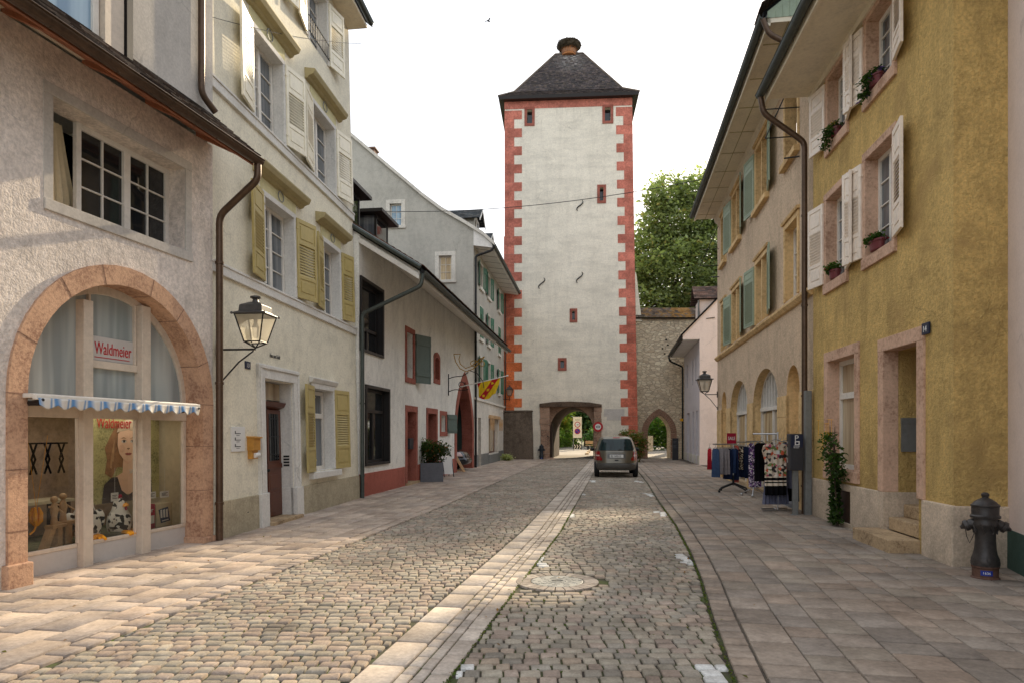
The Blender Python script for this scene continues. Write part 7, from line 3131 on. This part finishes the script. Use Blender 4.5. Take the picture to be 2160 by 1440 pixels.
# ------------------------------------------------------------------ signs at and beyond the gate
rs = empty('road_sign', at_tower(6.2, .10, 2.17), Tw.rotation_euler.z, 'round red traffic sign on the right pier of the tower gate', 'traffic sign')
mb = MB()
mb.tube([(0, 0, 0), (0, -.02, 0)], .33, 32)
mb.build('disc', M['red_sign'], rs)
mb = MB()
mb.tube([(0, -.02, 0), (0, -.024, 0)], .2, 28)
mb.build('white_field', M['white_paint'], rs)
mb = MB()
for sx in (-1, 1):
    mb.prism if False else None
    Fz.prism(mb, [(sx * .02, -.09), (sx * .08, -.09), (sx * .15, 0), (sx * .08, .09), (sx * .02, .09)], .024, .027)
mb.build('symbol', M['galv'], rs)
zs_ = empty('zone_sign', (6.9, 72, 0), 0, 'tall cream zone sign board with speed and no-stopping discs beyond the gate', 'traffic sign')
mb = MB()
Fz.box(mb, -.46, .46, -.04, .04, 1.28, 3.5)
mb.build('board', M['soffit_cream'], zs_, bevel=.01)
for sx in (-1, 1):
    mb = MB()
    Fz.box(mb, sx * .42 - .035, sx * .42 + .035, -.035, .035, 0, 1.28)
    mb.build('post', M['galv'], zs_)
mb = MB()
mb.tube([(0, -.045, 2.68), (0, -.055, 2.68)], .31, 32)
mb.tube([(0, -.045, 1.98), (0, -.055, 1.98)], .31, 32)
mb.build('sign_disc', M['red_sign'], zs_)
mb = MB()
mb.tube([(0, -.055, 2.68), (0, -.06, 2.68)], .225, 28)
mb.build('speed_field', M['white_paint'], zs_)
text('30', .27, 'black', zs_, Fz, 0, .062, 2.585, align='CENTER', name='number')
text('ZONE', .17, 'black', zs_, Fz, 0, .043, 3.12, align='CENTER', name='lettering')
mb = MB()
mb.tube([(0, -.055, 1.98), (0, -.06, 1.98)], .235, 28)
mb.build('blue_field', M['blue_sign'], zs_)
mb = MB()
Fz.prism(mb, [(-.2, 2.13), (-.15, 2.18), (.2, 1.83), (.15, 1.78)], .061, .064)
mb.build('red_bar', M['red_sign'], zs_)
mb = MB()
Fz.box(mb, -.44, .44, -.05, -.035 + .07, .12, .6)
mb.build('chevron_board', M['black'], zs_)
mb = MB()
for k in range(3):
    x = -.3 + .27 * k
    Fz.prism(mb, [(x - .08, .15), (x + .02, .15), (x + .14, .36), (x + .02, .57), (x - .08, .57), (x + .04, .36)], .051, .055)
mb.build('chevron', M['soffit_cream'], zs_)
st = empty('info_stele', (10.5, 43.9, 0), 0, 'slim dark grey information stele between the pointed arch and the pink house', 'stele')
mb = MB()
Fz.box(mb, -.19, .19, -.07, .07, 0, 1.42)
mb.build('slab', M['anthracite'], st, bevel=.01)
mb = MB()
for z, w in ((1.2, .2), (1.12, .14), (.95, .2), (.88, .16), (.8, .2)):
    Fz.box(mb, -.14, -.14 + w, .071, .073, z, z + .02)
mb.build('print', M['planter'], st)
hz = empty('yellow_marker', (11.42, 46.0, 0), 0, 'small yellow marker box on the pink house drainpipe', 'marker')
mb = MB()
Fz.box(mb, -.09, .09, -.06, .06, 2.55, 2.72)
mb.build('box', M['yellow'], hz, bevel=.01)
bn = empty('bench', (8.9, 74, 0), .2, 'wooden bench beside the road beyond the gate', 'bench')
mb = MB()
Fz.box(mb, -.9, .9, -.25, .25, .42, .48)
mb.build('seat', M['pale_wood'], bn)
mb = MB()
Fz.box(mb, -.9, .9, -.25, -.2, .6, .95)
mb.build('backrest', M['pale_wood'], bn)
for x in (-.7, .7):
    mb = MB()
    Fz.box(mb, x - .05, x + .05, -.22, .22, 0, .42)
    mb.build('leg', M['anthracite'], bn)
gw_ = empty('garden_wall', (12.4, 66, 0), -.1, 'low pale stone wall beside the path behind the pointed arch', 'wall')
mb = MB()
Fz.box(mb, -.9, 1.2, -.2, .2, 0, 1.5)
mb.build('masonry', M['rubble'], gw_, bevel=.03)


# ------------------------------------------------------------------ wires
def wire(a, b, sag, r, label):
    a, b = Vector(a), Vector(b)
    t = empty('overhead_wire', a, 0, label, 'wire')
    mb = MB()
    mb.tube([(b - a) * (k / 24) - Vector((0, 0, sag * 4 * (k / 24) * (1 - k / 24))) for k in range(25)], r, 5)
    mb.build('cable', M['iron'], t)
    mb = MB()
    mb.ball((0, 0, 0), .035, 8)
    mb.build('insulator', M['iron'], t)


wire(Gr.matrix_basis @ Gg.pt(-4.6, .03, 13.0), (9.3, 27.6, 12.3), .5, .016, 'dark cable sagging across the street in front of the tower')
wire(Cc.matrix_basis @ FL.pt(.05, .05, 8.35), Cc.matrix_basis @ FL.pt(7.1, .35, 11.9), .1, .006, 'thin guy wire running along the upper cream facade')


# ------------------------------------------------------------------ trees
def tree(name, loc, label, lobes, n, size, base, warm, wp, trunk_h, trunk_r, group=None, spread=.5, per=14, shell_=.4, limbs=True):
    t = empty(name, loc, 0, label, 'tree', group)
    P, T = crown_points(lobes, n, per, spread, shell_)
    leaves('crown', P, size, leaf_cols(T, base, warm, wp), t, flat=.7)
    mb = MB()
    mb.tube([(0, 0, 0), (.05, .03, trunk_h * .5), (0, 0, trunk_h)], [trunk_r * 1.25, trunk_r, trunk_r * .8], 12)
    if limbs:
        for ctr, rr in lobes:
            cv = Vector(ctr)
            b0 = Vector((0, 0, trunk_h * R.uniform(.8, 1.0)))
            mb.tube([b0, b0.lerp(cv, .5) + Vector((R.uniform(-.3, .3), R.uniform(-.3, .3), .3)), cv], [trunk_r * .45, trunk_r * .28, trunk_r * .1], 7)
            for k in range(3):
                d = Vector((R.uniform(-1, 1) * rr[0], R.uniform(-1, 1) * rr[1], R.uniform(-.4, .9) * rr[2])) * .75
                mb.tube([b0.lerp(cv, .7), cv + d * .5, cv + d], [trunk_r * .18, trunk_r * .1, .03], 5)
    mb.build('trunk', M['bark'], t, smooth=True)
    return t


# big chestnut behind the wall
LB = []
for (x, y, z, r) in ((0, 0, 15.5, 4.6), (-2.8, 0, 17, 3.1), (-3.3, -1, 12.5, 3.0), (-3.0, 0, 9.4, 2.8), (.5, .5, 20.8, 3.4), (1.6, 0, 23.4, 2.0), (-.9, -.5, 22.8, 1.8), (3.6, 0, 18, 3.6), (3.2, -1, 13, 3.6), (4.4, 0, 9.6, 3.2), (.3, -1.5, 9.0, 3.4), (6.2, .5, 15, 3.2), (5.2, 0, 20.6, 2.4), (-1.6, -.5, 20.2, 2.2)):
    LB.append(((x, y, z), (r, r, r * .85)))
for (x, y, z, r) in ((7.5, 0, 19, 3.0), (8.5, -.5, 15, 3.6), (6.4, .5, 25.3, 1.5), (9.6, 0, 21.5, 2.4), (8.3, 1, 25.6, 1.6), (10.8, 1, 18.5, 3.0)):  # unseen lobes behind the beige roof, added to shade the right lane
    LB.append(((x, y, z), (r, r, r * .85)))
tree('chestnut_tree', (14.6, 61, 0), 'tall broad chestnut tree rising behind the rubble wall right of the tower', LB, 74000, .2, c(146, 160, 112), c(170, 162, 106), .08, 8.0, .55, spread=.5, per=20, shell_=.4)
GT = 'trees beyond the gate'
for (x, y, s, cl_, lb) in ((3.2, 84, 1.0, c(140, 160, 70), 'yellow-green tree left of the road beyond the gate'), (10.0, 92, 1.15, c(116, 146, 100), 'blue-green tree behind the zone sign beyond the gate'),
                          (-3.5, 90, 1.2, c(116, 140, 64), 'tree far left beyond the gate, mostly hidden by the tower'), (17.8, 78, 1.0, c(84, 116, 52), 'dark tree over the path behind the pointed arch')):
    lob = [((0, 0, 5.5 * s), (3.6 * s, 3 * s, 3 * s)), ((-1.8 * s, 0, 3.6 * s), (2.4 * s, 2 * s, 2 * s)), ((2 * s, 0, 3.8 * s), (2.4 * s, 2 * s, 2 * s)), ((0, 0, 8 * s), (2.2 * s, 2 * s, 2 * s)), ((.6 * s, -1, 2.4 * s), (2.6 * s, 1.6 * s, 1.6 * s))]
    tree('broadleaf_tree', (x, y, 0), lb, lob, 7000, .32, cl_, c(170, 150, 60), .14, 2.6 * s, .28, GT, spread=.5)
hg = shrub('hedge', (4.6, 80, 0), 'tall trimmed green hedge along the left side of the far road', 'hedge', [((-1.5 + .8 * k, -6 + 3.2 * k, 1.5), (1.0, 2.0, 1.6)) for k in range(6)], 6000, .2, c(120, 150, 66), c(180, 180, 80), .1, stems=0, spread=.3)
shrub('roadside_bush', (10.6, 79, 0), 'low bush right of the far road behind the bench', 'shrub', [((0, 0, 1.2), (2.2, 1.4, 1.4)), ((2.2, 0, 1.5), (1.8, 1.4, 1.6))], 3500, .2, c(100, 134, 78), None, 0, stems=4, spread=.3)
shrub('path_bush', (14.0, 70, 0), 'dark bush beside the path behind the pointed arch', 'shrub', [((-.6, 0, 1.6), (1.6, 1.4, 1.8)), ((1.8, 0, 2.2), (1.6, 1.4, 2.2)), ((-1.8, 2, 3.2), (1.4, 1.2, 1.4))], 4000, .18, c(90, 124, 50), c(160, 170, 80), .1, stems=4, spread=.3)
wd = MB()
P, T = crown_points([((x, 108 + 3 * math.sin(x), 5 + 2 * math.sin(x * .7)), (5, 4, 6.5)) for x in range(-16, 44, 5)], 12000, 14, .9, .4)
tag(leaves('far_wood', P, .55, leaf_cols(T, c(130, 154, 96), c(180, 170, 100), .1)), kind='stuff')
